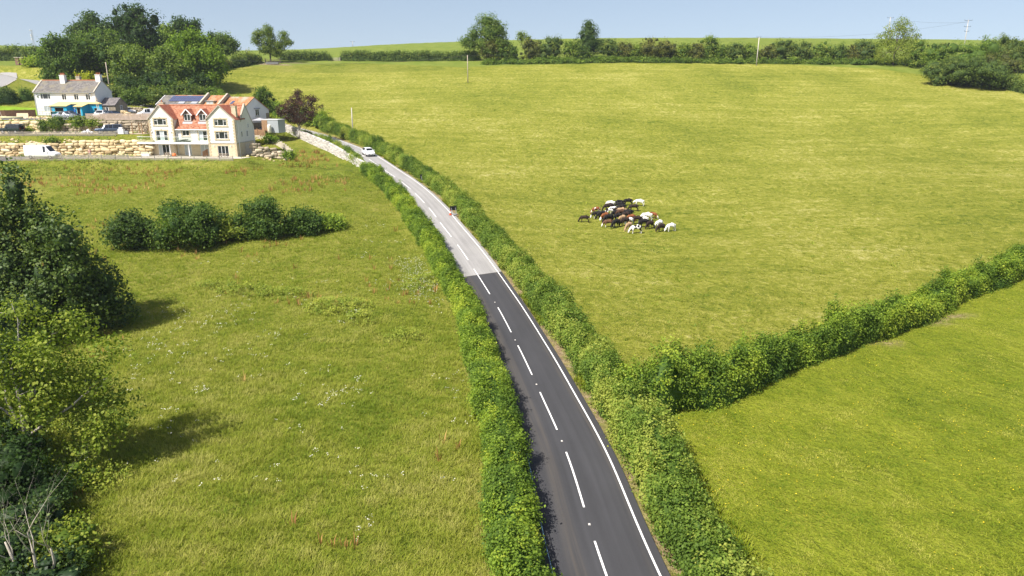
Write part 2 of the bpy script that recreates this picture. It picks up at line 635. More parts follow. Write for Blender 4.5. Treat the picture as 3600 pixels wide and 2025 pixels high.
def ground_mat():
    t = NT('meadow_ground')
    co = t.coord('Object')
    st = t.coord('Object', (1.0, 0.55, 1.0))
    z1 = t.n('ShaderNodeSeparateColor')
    t.l(t.n('ShaderNodeAttribute', attribute_name='zone').outputs['Color'], z1.inputs[0])
    z2 = t.n('ShaderNodeSeparateColor')
    t.l(t.n('ShaderNodeAttribute', attribute_name='bare').outputs['Color'], z2.inputs[0])
    big = t.noise(co, 0.035, 3)
    mid = t.noise(st, 0.22, 5, .65)
    fin = t.noise(co, 1.4, 5, .7)
    vfin = t.noise(co, 7.0, 3, .7)
    wv = t.n('ShaderNodeTexNoise', i_Scale=0.5, i_Detail=4.0, i_Roughness=0.65, i_Distortion=2.2)
    t.l(t.coord('Object', (1.0, .8, 1.0)), wv.inputs['Vector'])
    # cut hay field: straw-yellow swirls over green
    f = t.math('ADD', t.math('MULTIPLY', wv.outputs['Fac'], .70), t.math('ADD', t.math('MULTIPLY', fin, .42), t.math('MULTIPLY', t.math('SUBTRACT', big, .5), .45)))
    f = t.math('ADD', f, t.math('MULTIPLY', t.math('SUBTRACT', vfin, .5), .60))
    band = t.noise(t.coord('Object', (.05, .42, .1)), 1.0, 3, .55)
    f = t.math('ADD', t.math('SUBTRACT', f, .225), t.math('MULTIPLY', band, .31))
    mown = t.ramp(f, [(0.26, (.085, .125, .011)), (0.42, (.185, .205, .024)), (0.57, (.268, .270, .043)), (0.74, (.440, .405, .145))])
    # grazed field: greener
    f2 = t.math('ADD', t.math('MULTIPLY', mid, .5), t.math('ADD', t.math('MULTIPLY', fin, .35), t.math('MULTIPLY', t.math('SUBTRACT', vfin, .5), .7)))
    f2 = t.math('ADD', f2, t.math('MULTIPLY', t.math('SUBTRACT', big, .5), .25))
    lush = t.ramp(f2, [(0.20, (.080, .125, .009)), (0.42, (.185, .220, .017)), (0.60, (.255, .268, .030)), (0.80, (.370, .345, .085))])
    # uncut meadow: olive, straw and rust
    f3 = t.math('ADD', t.math('MULTIPLY', t.noise(co, 0.35, 5, .65), .55), t.math('ADD', t.math('MULTIPLY', fin, .4), t.math('MULTIPLY', t.math('SUBTRACT', vfin, .5), .85)))
    f3 = t.math('ADD', f3, t.math('MULTIPLY', t.math('SUBTRACT', big, .5), .6))
    rough = t.ramp(f3, [(0.20, (.050, .085, .008)), (0.40, (.150, .180, .019)), (0.57, (.220, .225, .036)), (0.78, (.335, .295, .100))])
    hill = t.ramp(mid, [(0.3, (.12, .175, .020)), (0.7, (.20, .235, .045))])
    c = t.mix(z1.outputs[0], rough, mown)
    c = t.mix(z1.outputs[1], c, lush)
    c = t.mix(z2.outputs[1], c, hill)
    dirtc = t.ramp(t.noise(co, 2.2, 5, .7), [(0.3, (.16, .11, .065)), (0.5, (.30, .215, .14)), (0.7, (.40, .31, .22))])
    dm = t.math('MULTIPLY', z2.outputs[0], t.ramp(fin, [(0.32, (.25, .25, .25)), (0.5, (1, 1, 1))]))
    c = t.mix(dm, c, dirtc)
    nb = t.bump(t.math('ADD', t.math('MULTIPLY', vfin, .5), t.math('ADD', fin, t.math('MULTIPLY', wv.outputs['Fac'], .9))), 1.0, 0.42)
    return t.done(c, 0.95, 0.1, nb)


ground.data.materials.append(ground_mat())


def gz(x, y):
    """height of the ground sheet itself"""
    x, y = np.atleast_1d(np.asarray(x, float)), np.atleast_1d(np.asarray(y, float))
    i = np.clip(np.searchsorted(gx, x) - 1, 0, nx - 2)
    j = np.clip(np.searchsorted(gy, y) - 1, 0, ny - 2)
    fx, fy = (x - gx[i]) / (gx[i + 1] - gx[i]), (y - gy[j]) / (gy[j + 1] - gy[j])
    Zg = gZ.reshape(ny, nx)
    return (Zg[j, i] * (1 - fx) + Zg[j, i + 1] * fx) * (1 - fy) + (Zg[j + 1, i] * (1 - fx) + Zg[j + 1, i + 1] * fx) * fy


def og(x, y):
    q = on(x, y)
    q.z = float(gz(q.x, q.y)[0])
    return q


# ------------------------------------------------------------------ road and its painted lines
def strip(name, s0, s1, o0, o1, dz, mat, ncross=4, step=1.0, kind='structure', skew=(0, 0)):
    s = np.r_[np.arange(s0, s1, step), s1]
    offs = np.linspace(o0, o1, ncross + 1)
    V, UV = [], []
    for o in offs:
        s = s.copy()
        s[0], s[-1] = s0 + skew[0] * (o + .12 * math.sin(o * 7)), s1 + skew[1] * (o + .12 * math.sin(o * 7))
        V.append(road_at(s, o, dz))
        UV.append(np.c_[np.full(len(s), o), s])
    V = np.stack(V, 1).reshape(-1, 3)
    UV = np.stack(UV, 1).reshape(-1, 2)
    n = ncross + 1
    i = np.arange((len(s) - 1) * n).reshape(-1, n)[:, :-1]
    Qd = np.stack([i, i + 1, i + n + 1, i + n], -1).reshape(-1, 4)
    o = np_mesh(name, V, Qd, mat, smooth=True)
    uv = o.data.uv_layers.new(name='lane')
    uv.data.foreach_set('uv', UV[Qd.ravel()].astype(np.float32).ravel())
    if kind: o['kind'] = kind
    return o


def asphalt_mat(name, base, streak, grain, dust):
    t = NT(name)
    tc = t.n('ShaderNodeTexCoord')
    sep = t.n('ShaderNodeSeparateXYZ')
    t.l(tc.outputs['UV'], sep.inputs[0])
    def mapped(sx, sy):
        mp = t.n('ShaderNodeMapping')
        mp.inputs['Scale'].default_value = (sx, sy, 1)
        t.l(tc.outputs['UV'], mp.inputs[0])
        return mp.outputs[0]
    lines = t.noise(mapped(4.5, .06), 1.0, 4, .6)
    patch = t.noise(mapped(.5, .12), 1.0, 4, .6)
    gr = t.noise(t.coord('Object'), 22, 2, .7)
    u = sep.outputs[0]
    # dusty stripe where wheels never run (left lane) and along the right margin
    d1 = t.math('MULTIPLY', t.math('SUBTRACT', 1.0, t.math('MINIMUM', t.math('ABSOLUTE', t.math('DIVIDE', t.math('ADD', u, 1.25), .55)), 1.0)), dust)
    d2 = t.math('MULTIPLY', t.math('SUBTRACT', 1.0, t.math('MINIMUM', t.math('ABSOLUTE', t.math('DIVIDE', t.math('ADD', u, .28), .22)), 1.0)), .35)
    d3 = t.math('MULTIPLY', t.math('SUBTRACT', 1.0, t.math('MINIMUM', t.math('ABSOLUTE', t.math('DIVIDE', t.math('SUBTRACT', u, 2.25), .3)), 1.0)), .35)
    f = t.math('MULTIPLY', t.math('ADD', d1, d3), t.ramp(lines, [(0.35, (0, 0, 0)), (0.65, (1, 1, 1))]))
    patch = t.math('ADD', t.math('MULTIPLY', patch, .5), t.math('MULTIPLY', t.noise(mapped(2.2, .03), 1.0, 3, .6), .5))
    c = t.ramp(patch, [(.30, tuple(q * .70 for q in base)), (.70, tuple(q * 1.35 for q in base))])
    c = t.mix(t.math('MULTIPLY', gr, grain), c, tuple(min(1, q * 2.2) for q in base))
    c = t.mix(d2, c, tuple(min(1, q * 1.7) for q in base))
    c = t.mix(t.math('MINIMUM', f, 1.0), c, streak)
    return t.done(c, 0.8, 0.25, t.bump(gr, .35, .01))


JOINT = road_s(P(1700, 963, 81.0))
S_END = len(ROAD) - 2
M_NEW = asphalt_mat('fresh_asphalt', (.038, .038, .041), (.12, .10, .075), .35, .55)
M_OLD = asphalt_mat('worn_asphalt', (.228, .222, .216), (.29, .28, .26), .25, .45)
strip('new_road_surface', 0, JOINT, -2.95, 2.95, 0.035, M_NEW, 24, skew=(0, .16))
strip('old_road_surface', JOINT - 1.2, S_END, -2.95, 2.95, 0.022, M_OLD, 8)

strip('road_joint_seal', JOINT - .10, JOINT + .05, -2.95, 2.95, 0.038, plain('bitumen_seal', (.055, .052, .050), .8, .2, .3, 3), 24, skew=(.16, .16))


def paint_mat():
    t = NT('road_paint')
    f = t.noise(t.coord('Object'), 5, 5, .7)
    c = t.ramp(f, [(0.30, (.36, .35, .35)), (0.46, (.78, .78, .77))])
    return t.done(c, .6, .3)


M_PAINT = paint_mat()
strip('road_edge_line', 0, road_s((-64, 185)), 2.43, 2.535, 0.041, M_PAINT, 1)
for i in range(1, len(DASH)):
    s1 = road_s(P(*DASH[i]))
    s0 = road_s(P(*DASH[i - 1]))
    L = 9.0 if i == 1 else s1 - s0
    strip('road_centre_dash', max(0, s1 - L * .67), s1, -.055, .05, 0.041, M_PAINT, 1)
for k in range(2):
    s1 = road_s(P(*DASH[-1])) + 9 * (k + 1)
    strip('road_centre_dash', s1 - 6, s1, -.055, .05, 0.041, M_PAINT, 1)

# reflecting studs in the gaps of the centre line
M_STUD = plain('stud_casting', (.30, .29, .27), .5)
M_LENS = plain('stud_lens', (.85, .80, .74), .2, .6)


def make_stud():
    r = thing('road_stud', 'small pale reflecting road stud', 'road stud')
    MB().box(-.07, .07, -.09, .09, 0, .025).build('casting', M_STUD, r, bevel=.01)
    MB().ball((0, 0, .028), (.05, .06, .025), 8).build('lens', M_LENS, r, True)
    return r


stud0 = None
STUD_LABEL = ['first reflecting stud on the fresh black road, nearest the camera', 'second reflecting stud from the camera on the fresh black road',
              'third reflecting stud from the camera, centre of the fresh black road', 'fourth reflecting stud from the camera on the black road',
              'reflecting stud just below the second black-road dash from the joint', 'reflecting stud on black road nearest the grey surface']
for i in range(2, 7):
    st = stud0 if stud0 is None else copy_tree(stud0)
    if st is None: st = stud0 = make_stud()
    s = (road_s(P(*DASH[i - 1])) + 1.4) if i > 1 else 0
    q = road_at(np.array([s]), 0.0, 0.036)[0]
    st.location = q
    st['label'] = STUD_LABEL[i - 2]
    st['group'] = 'reflecting studs along the centre line'
# ------------------------------------------------------------------ foliage
M_HEDGE = foliage('hedge_leaves', (.022, .045, .008), (.088, .128, .014), (.205, .215, .024), k=2.4)
M_HEDGE_DARK = foliage('hawthorn_leaves', (.022, .038, .010), (.062, .088, .018), (.150, .150, .032))
M_THORN = foliage('brownish_thorn_leaves', (.028, .036, .011), (.088, .094, .020), (.175, .155, .040), k=1.9)
M_BRAMBLE = foliage('bramble_leaves', (.028, .055, .010), (.095, .140, .020), (.215, .225, .044), k=1.9)
M_OAK = foliage('broadleaf_leaves', (.020, .042, .010), (.058, .092, .016), (.125, .152, .028), k=2.0)
M_DARKTREE = foliage('dark_leaves', (.010, .022, .007), (.028, .052, .012), (.062, .092, .022), k=1.9)
M_GLOSS = foliage('glossy_leaves', (.010, .024, .008), (.034, .060, .011), (.105, .135, .022), .3, .3, 1.8)  # lightest leaf tint paints in the yellowish highlights of the leaf gloss
M_BRIGHT = foliage('bright_leaves', (.040, .080, .008), (.110, .165, .014), (.190, .235, .024), k=1.7)
M_ASH = foliage('ash_leaves', (.030, .058, .008), (.094, .120, .016), (.178, .182, .028), k=2.2)
M_YELLOW = foliage('yellow_leaves', (.110, .140, .008), (.260, .280, .012), (.380, .380, .030), k=1.3)
M_COPPER = foliage('copper_leaves', (.012, .008, .008), (.040, .021, .015), (.090, .048, .030), .18, .14, 1.6)
M_PINK = foliage('pink_flowers', (.20, .05, .05), (.42, .14, .13), (.55, .26, .24), k=1.0)
M_BARK = plain('bark', (.17, .145, .115), .9, .1, .35, 4, bump=.6)
M_PALEBARK = plain('pale_bark', (.36, .33, .28), .9, .1, .3, 4, bump=.5)
M_DEADWOOD = plain('dead_wood', (.40, .36, .30), .9, .1, .25, 5, bump=.4)


def unit(a):
    return a / np.maximum(1e-9, np.linalg.norm(a, axis=1)[:, None])


def leaf_quads(p, n, size, g):
    """bent diamond leaves: centres p, normals n, sizes"""
    N = len(p)
    t = unit(np.cross(n, g.normal(size=(N, 3))))
    b = np.cross(n, t)
    sz = size[:, None]
    w = sz * g.uniform(.28, .42, (N, 1))
    V = np.stack([p - t * sz * .5, p - b * w + n * sz * .10, p + t * sz * .5 - n * sz * .08, p + b * w + n * sz * .10], 1).reshape(-1, 3)
    return V, np.arange(4 * N).reshape(-1, 4)


_cs = {}


def cube_sphere(n):
    if n in _cs: return _cs[n]
    V, Q = [], []
    lin = np.linspace(-1, 1, n + 1)
    for ax in range(3):
        for s in (-1, 1):
            b = len(V)
            for i in lin:
                for j in lin:
                    q = [0, 0, 0]
                    q[ax] = s
                    q[(ax + 1) % 3] = i * s
                    q[(ax + 2) % 3] = j
                    V.append(q)
            for i in range(n):
                for j in range(n):
                    a = b + i * (n + 1) + j
                    Q.append((a, a + n + 1, a + n + 2, a + 1))
    V = unit(np.array(V, float))
    _cs[n] = (V, np.array(Q))
    return _cs[n]


class Foliage:
    def __init__(s):
        s.V, s.Q, s.T, s.n = [], [], [], 0

    def add(s, V, Q, T):
        s.V.append(V); s.Q.append(Q + s.n); s.T.append(T); s.n += len(V)

    def build(s, name, mat, parent=None):
        return np_mesh(name, np.concatenate(s.V), np.concatenate(s.Q), mat, parent, np.concatenate(s.T))


def crown(lobes, nleaf, leaf, g, clump=None, core=.62, per=16, up=.25, tint=(.25, .8), sparse=0.0, bottom=None):
    """foliage of several ellipsoid lobes (x, y, z, rx, ry, rz): leaves gathered in twig clumps over an uneven dark core"""
    Fo = Foliage()
    L = np.array(lobes, float)
    vol = (L[:, 3] * L[:, 4] + L[:, 3] * L[:, 5] + L[:, 4] * L[:, 5])
    prob = vol / vol.sum()
    nc = max(6, int(nleaf / per))
    k = g.choice(len(L), nc * 2, p=prob)
    d = unit(g.normal(size=(nc * 2, 3)))
    rad = g.uniform(.30, 1.0, nc * 2) ** .5 * 1.08
    c = L[k, :3] + d * L[k, 3:6] * rad[:, None]
    # throw away clumps buried in another lobe
    dd = ((c[:, None] - L[None, :, :3]) / L[None, :, 3:6])
    inside = ((dd ** 2).sum(-1) < .55).any(1)
    if bottom is not None: inside |= c[:, 2] < bottom
    keep = np.where(~inside)[0][:nc]
    c, d, k = c[keep], d[keep], k[keep]
    if sparse > 0:
        m = vnoise(c + 37.0, float(L[:, 3].mean()) * .8, 5) > sparse
        c, d, k = c[m], d[m], k[m]
    nc = len(c)
    if clump is None: clump = leaf * 1.5
    ctint = g.uniform(tint[0], tint[1], nc) * .6 + .4 * (tint[0] + (tint[1] - tint[0]) * vnoise(c + 11.0, float(L[:, 3].mean()) * .6, 8))
    m = np.repeat(np.arange(nc), per)
    p = c[m] + g.normal(size=(len(m), 3)) * clump * np.array([1, 1, .75])
    n = unit(d[m] * .8 + np.array([0, 0, up]) + g.normal(size=(len(m), 3)) * .55)
    sz = leaf * g.uniform(.6, 1.3, len(m))
    V, Q = leaf_quads(p, n, sz, g)
    Fo.add(V, Q, np.clip(ctint[m] + g.normal(size=len(m)) * .10, 0, 1))
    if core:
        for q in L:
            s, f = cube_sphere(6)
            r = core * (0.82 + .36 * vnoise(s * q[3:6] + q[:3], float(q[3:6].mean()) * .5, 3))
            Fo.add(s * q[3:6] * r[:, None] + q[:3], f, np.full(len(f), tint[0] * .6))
    return Fo


def wood(lobes, h0, g, r=.25, parent=None, mat=None, name='trunk', limbs=True, lean=(0, 0)):
    mb = MB()
    top = max(q[2] for q in lobes)
    tp = Vector((lean[0], lean[1], top * .75))
    pts = [Vector((0, 0, -0.3)), Vector((lean[0] * .2, lean[1] * .2, top * .2)), Vector((lean[0] * .6 + g.normal() * .15, lean[1] * .6, top * .45)), tp]
    mb.tube(pts, [r * 1.35, r, r * .75, r * .25], 8)
    if limbs:
        for q in lobes:
            c = Vector(q[:3])
            a = pts[1].lerp(pts[2], g.uniform(.1, .95))
            mid = a.lerp(c, .5) + Vector((g.normal() * .2, g.normal() * .2, g.uniform(.1, .5)))
            mb.tube([a, mid, c], [r * .5, r * .32, r * .12], 6)
            for _ in range(3):
                e = c + Vector((g.normal() * q[3] * .5, g.normal() * q[4] * .5, g.normal() * q[5] * .4))
                mb.tube([mid.lerp(c, g.uniform(.3, 1)), e], [r * .16, r * .05], 5)
    return mb.build(name, mat or M_BARK, parent, True)


def auto_lobes(w, h, z0, n, g, dense=.55):
    """lobes filling a crown of half-width w between z0 and h"""
    H2 = (h - z0) / 2
    zc = z0 + H2
    out = [(0, 0, zc, w * .62, w * .62, H2 * .72)]
    for i in range(n):
        a = 2 * math.pi * (i * .618 + g.uniform(-.08, .08))
        t = g.uniform(-.75, .92)
        rr = math.sqrt(max(0.05, 1 - t * t)) * w * g.uniform(.52, .74)
        s = g.uniform(.30, .46) * (1 - .25 * max(0, t))
        out.append((math.cos(a) * rr, math.sin(a) * rr, zc + t * H2 * .78, w * s, w * s, min(H2, w) * s * .95))
    for i in range(int(n * 1.6)):                          # small outer boughs that roughen the outline
        a, t = g.uniform(0, 2 * math.pi), g.uniform(-.6, .97)
        rr = math.sqrt(1 - t * t) * w * g.uniform(.80, 1.0)
        s = w * g.uniform(.13, .24)
        out.append((math.cos(a) * rr, math.sin(a) * rr, zc + t * H2 * g.uniform(.82, .98), s, s, s * g.uniform(.8, 1.5)))
    out.append((g.normal() * w * .1, g.normal() * w * .1, h - H2 * .3, w * .36, w * .36, H2 * .3))
    return out


def tree(name, label, cat, base, lobes, nleaf, leaf, mat, seed, r=.25, group=None, bark=None, limbs=True, trunk=True, **kw):
    g = np.random.default_rng(seed)
    o = thing(name, label, cat, base, 0, group)
    if trunk:
        wood(lobes if limbs is True else lobes[::4] if limbs else lobes, 0, g, r, o, bark, 'trunk', bool(limbs))
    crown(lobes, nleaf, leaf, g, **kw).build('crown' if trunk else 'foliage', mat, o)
    return o


def tree_px(name, label, cat, cx, ytop, hw, Z, mat, seed, nleaf=2500, leaf=.45, n=9, zlow=.22, ybase=None, trunk=True, group=None, wide=1.1, shape=None, foot=None, **kw):
    """tree whose crown top shows at pixel (cx, ytop), hw pixels to either side, at depth Z"""
    top = P(cx, ytop, Z)
    base = P(cx, ybase, Z) if ybase is not None else None
    gzv = H(top.x, top.y)
    if base is None: base = Vector((top.x, top.y, gzv))
    if foot is None: base = Vector((top.x, top.y, gzv))
    h = max(1.0, top.z - gzv)
    if foot is not None:                                  # rooted at a seen spot of ground
        base = og(*foot)
        t = (CY - ytop) / F
        h = CAMZ - base.y * (SP - t * CP) / (t * SP + CP) - base.z
        Z = base.y * CP + (CAMZ - base.z - h * .6) * SP
        base.x = (cx - CX) / F * Z
    w = hw / F * Z * wide
    g = np.random.default_rng(seed + 1000)
    lobes = shape(w, h, g) if shape else auto_lobes(w, h, h * zlow, n, g)
    return tree(name, label, cat, base, lobes, nleaf, leaf, mat, seed, r=max(.12, h * .022), group=group, trunk=trunk, **kw)


def hedge(name, label, path, width, height, leaf, dens, mat, seed, cat='hedge', group=None, lump=.28, step=.5, tint=(.2, .85), taper=True, boxy=.55, zoff=0.0, heights=None, patch=4.0, parent=None):
    """one hedge along a plan path: leaves over an uneven rounded section, closed core of darker leaf tint inside. dens = leaves per metre of run"""
    g = np.random.default_rng(seed)
    pt = resample([(x, y, 0) for x, y in path], step)
    x, y = pt[:, 0], pt[:, 1]
    z = H_arr(x, y) + zoff
    T = np.gradient(pt[:, :2], axis=0)
    T /= np.maximum(1e-9, np.linalg.norm(T, axis=1)[:, None])
    N = np.c_[T[:, 1], -T[:, 0]]
    L = len(pt) * step
    s = np.arange(len(pt)) * step
    hs = height * (1 + lump * 1.1 * (vnoise(np.c_[s, s * 0 + seed], 5.0, seed) - .5) + lump * .8 * (vnoise(np.c_[s, s * 0 + seed + 9], 1.8, seed) - .5))
    if heights is not None:
        hs = hs * np.interp(s / s[-1], np.linspace(0, 1, len(heights)), heights)
    wl = width / 2 * (1 + lump * 1.1 * (vnoise(np.c_[s, s * 0 + seed + 3], 3.5, seed + 1) - .5))
    wr = width / 2 * (1 + lump * 1.1 * (vnoise(np.c_[s, s * 0 + seed + 5], 3.5, seed + 2) - .5))
    if taper:
        e = np.clip(np.minimum(s, s[-1] - s) / 1.2, .05, 1) ** .5
        hs, wl, wr = hs * e, wl * e, wr * e
    def prof(a, i, rad):
        ca, sa = np.cos(a), np.sin(a)
        u = np.sign(ca) * np.abs(ca) ** boxy
        v = np.abs(sa) ** boxy
        w = np.where(u > 0, wr[i], wl[i])
        q = np.c_[x[i] + N[i, 0] * u * w, y[i] + N[i, 1] * u * w, z[i] + v * hs[i]]
        rad = rad * (1 + lump * 1.5 * (vnoise(q, 1.5, seed + 4) - .5) + lump * 1.3 * (vnoise(q, .7, seed + 5) - .5))
        off = u * w * rad
        return np.c_[x[i] + N[i, 0] * off, y[i] + N[i, 1] * off, z[i] + v * hs[i] * rad], u, v
    Fo = Foliage()
    per = 9
    nc = int(dens * L / per)
    i = g.integers(0, len(pt), nc)
    a = g.uniform(-.12, math.pi + .12, nc)
    rad = g.uniform(.80, 1.04, nc)
    c, u, v = prof(np.clip(a, 0, math.pi), i, rad)
    c[:, :2] += T[i] * g.uniform(-step, step, (nc, 1))
    d = np.c_[N[i, 0] * u, N[i, 1] * u, v * .9 + .15]
    d = unit(d)
    pt_n = vnoise(np.c_[c[:, 0], c[:, 1], c[:, 2] * .5], patch, seed + 6)
    pt_2 = vnoise(c, 1.3, seed + 7)
    ct = tint[0] + (tint[1] - tint[0]) * np.clip(1.3 * (pt_n - .5) + 1.1 * (pt_2 - .5) + .45 + g.normal(size=nc) * .16, 0, 1)
    keep = (vnoise(c + 5.0, .8, seed + 8) > .27) | (g.uniform(size=nc) < .25)       # gaps down to the darker tinted core
    c, d, ct = c[keep], d[keep], ct[keep]
    ns = int(L * 1.5 * lump / .35)                                                   # taller shoots breaking the outline
    si = g.integers(0, len(pt), ns)
    sc, su, sv = prof(g.uniform(.9, 2.2, ns), si, np.full(ns, 1.0))
    sh = height * lump * g.uniform(.15, .75, ns)
    rep = np.repeat(np.arange(ns), 4)
    hh = g.uniform(0, 1, len(rep))
    sp = sc[rep] + np.c_[g.normal(size=(len(rep), 2)) * .10, hh * sh[rep]]
    c, d, ct = np.concatenate([c, sp]), np.concatenate([d, unit(np.c_[g.normal(size=(len(rep), 2)) * .5, np.ones(len(rep))])]), np.concatenate([ct, np.repeat(g.uniform(tint[0], tint[1], ns), 4)])
    nc = len(c)
    m = np.repeat(np.arange(nc), per)
    p = c[m] + g.normal(size=(len(m), 3)) * leaf * 1.0
    n = unit(d[m] * .9 + g.normal(size=(len(m), 3)) * .5 + np.array([0, 0, .15]))
    V, Qd = leaf_quads(p, n, leaf * g.uniform(.6, 1.3, len(m)), g)
    Fo.add(V, Qd, np.clip(ct[m] + g.normal(size=len(m)) * .08, 0, 1))
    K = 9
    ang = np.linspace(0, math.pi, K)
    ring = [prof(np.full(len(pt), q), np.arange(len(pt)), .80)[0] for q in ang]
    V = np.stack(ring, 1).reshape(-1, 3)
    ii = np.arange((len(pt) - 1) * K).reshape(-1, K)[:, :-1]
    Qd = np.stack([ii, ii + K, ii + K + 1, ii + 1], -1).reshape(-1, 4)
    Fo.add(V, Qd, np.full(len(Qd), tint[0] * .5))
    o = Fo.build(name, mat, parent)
    if parent is None: tag(o, label, cat, group)
    return o


def along(s0, s1, off, step=2.0):
    s = np.arange(s0, s1, step)
    q = road_at(s, np.interp(s, *off) if isinstance(off, tuple) else off)
    return [(a[0], a[1]) for a in q]


# ---- the three long hedges of the road and the side field
S_HOUSE = road_s(P(1296, 618, 131))
S_CAR = road_s(P(1279, 526, 152))
hedge('roadside_hedge', 'long clipped green hedge along the left side of the black and grey road', along(8, S_HOUSE + 4, ([0, 45, 75, 120, 160], [-4.15, -4.0, -3.5, -3.5, -3.7])),
      2.3, 1.9, .15, 2100, M_HEDGE, 11, tint=(.18, .78), lump=.32, patch=3.0)
hedge('roadside_hedge', 'broad overgrown hedge along the right side of the road between road and cow field', along(6, S_CAR + 28, ([0, 30, 60, 110, 160], [4.5, 4.55, 4.9, 4.85, 5.3])),
      2.7, 1.9, .16, 2200, M_BRAMBLE, 12, lump=.38, patch=3.5, tint=(.12, .78), heights=[.95, 1.15, 1.5, 1.0, .85, 1.05, 1.2])
hedge('field_hedge', 'tall uneven hawthorn hedge running right from the road hedge between the two fields', BR, 2.3, 2.1, .17, 1900, M_HEDGE, 13, lump=.5, patch=3.5, tint=(.12, .72), heights=[1.75, 1.3, 1.0, 1.15, .95, 1.0, 1.0])
# ------------------------------------------------------------------ left foreground trees
g0 = np.random.default_rng(99)
b = on(150, 1165)
g1 = np.random.default_rng(311)
lob = [(-2, 0, 5.5, 5.0, 4.5, 5.0), (2.6, -.5, 4.6, 3.2, 3.2, 3.6), (-6.0, 0, 5.5, 4.0, 4.5, 5.0), (.5, -2, 3.0, 4.6, 3.2, 2.8), (4.4, .3, 3.0, 2.4, 2.4, 2.4), (6.0, 1.2, 2.0, 1.9, 1.9, 1.9)]
for k in range(46):                                    # upright leafy sprays that break the outline
    x = g1.uniform(-8, 6.4)
    top = 12.4 - .052 * (x + 1.5) ** 2 * (1.9 if x > 0 else .9) + g1.normal() * .9
    z = g1.uniform(.42, 1.0) * top
    s = g1.uniform(.8, 1.5)
    lob.append((x, g1.uniform(-3.6, 1.0) * (1 - z / 16), z, s, s, s * g1.uniform(1.0, 1.9)))
tree('poplar_tree', 'big dark glossy leaved tree at the left edge, casting shade on the meadow', 'tree', b, lob, 34000, .30, M_GLOSS, 31, r=.4, clump=.36, core=.5, per=13, up=.15, limbs=False)
b = on(118, 1668)
lob = []
for k in range(40):
    x = g1.normal() * 2.4 + .5
    z = g1.uniform(1.9, 9.6)
    w = 4.6 * math.sqrt(max(.05, 1 - ((z - 5.4) / 4.8) ** 2))
    x = max(-w - .5, min(w + .6, x * 1.2))
    s = g1.uniform(.7, 1.35)
    lob.append((x, g1.uniform(-1.0, 2.6), z - .10 * abs(x), s * 1.15, s * 1.15, s * .75))
tree('ash_tree', 'yellow-green ash tree with a pale trunk on the left of the meadow', 'tree', b, lob, 20000, .22, M_ASH, 32, r=.2, bark=M_PALEBARK, clump=.34, core=0, per=15, up=.4, sparse=.2, limbs=2)
for (px, py, w, h, mat, lab, sd, tn) in [
        (-20, 1660, 2.4, 2.6, M_DARKTREE, 'dark bush at left edge beside the pale ash trunk', 41, (.1, .7)),
        (10, 1850, 3.0, 3.0, M_DARKTREE, 'dark bush behind the bare branches, at left edge', 42, (.1, .6)),
        (225, 1720, 1.8, 1.5, M_ASH, 'low light green bush just below the ash tree', 43, (.2, .8)),
        (250, 1985, 1.7, 2.0, M_ASH, 'yellow-green bush seen through the bare dead branches, bottom left', 44, (.3, .95)),
        (150, 2090, 1.9, 1.8, M_GLOSS, 'dark bush in the bottom left corner under the dead branches', 45, (.1, .7)),
        (30, 1250, 3.2, 5.5, M_GLOSS, 'tall dark bush between the big dark tree and the ash, at left edge', 46, (.1, .7)),
        (60, 1480, 3.4, 6.2, M_GLOSS, 'dark leafy thicket directly behind the ash crown', 47, (.1, .7)),
        (-40, 1760, 3.2, 4.2, M_DARKTREE, 'dark thicket at the left edge beside the ash foot', 48, (.1, .6)),
        (60, 1960, 2.6, 2.6, M_GLOSS, 'dark bush low at the left edge, under the dead branches', 49, (.1, .65))]:
    g = np.random.default_rng(sd)
    tree('bush', lab, 'bush', on(px, py), auto_lobes(w, h, .1, 8, g), int(900 * w * h / 1.6), .17, mat, sd, trunk=False, per=12, tint=tn)


def bare_tree(base, seed, h, lean):
    """leafless forked branches"""
    g = np.random.default_rng(seed)
    mb = MB()
    def grow(p, d, L, r, lev):
        q, pts, rad = p, [p], [r]
        for k in range(3):
            d = (d + Vector((g.normal() * .16, g.normal() * .16, .10 if lev else .05))).normalized()
            q = q + d * L / 3
            pts.append(q); rad.append(r * (1 - .22 * (k + 1)))
        mb.tube(pts, rad, 6)
        if lev < 4:
            for _ in range(3 if lev < 2 else 2):
                nd = (d + Vector((g.normal() * .48, g.normal() * .48, g.uniform(-.1, .35)))).normalized()
                grow(pts[g.integers(2, 4)], nd, L * g.uniform(.55, .8), rad[-1] * .72, lev + 1)
    for (dx, dy, l) in lean:
        grow(Vector((dx * .15, dy * .15, -.2)), Vector((dx, dy, 1)).normalized(), h * .36 * l, .11, 0)
    return mb, base


mb, b = bare_tree(on(140, 2080), 5, 8.5, [(-.25, .1, 1.0), (.12, .05, 1.1), (.45, .1, 1.0)])
o = thing('dead_tree', 'bare pale dead branches in the bottom left corner', 'tree', b)
mb.build('trunk', M_DEADWOOD, o, True)

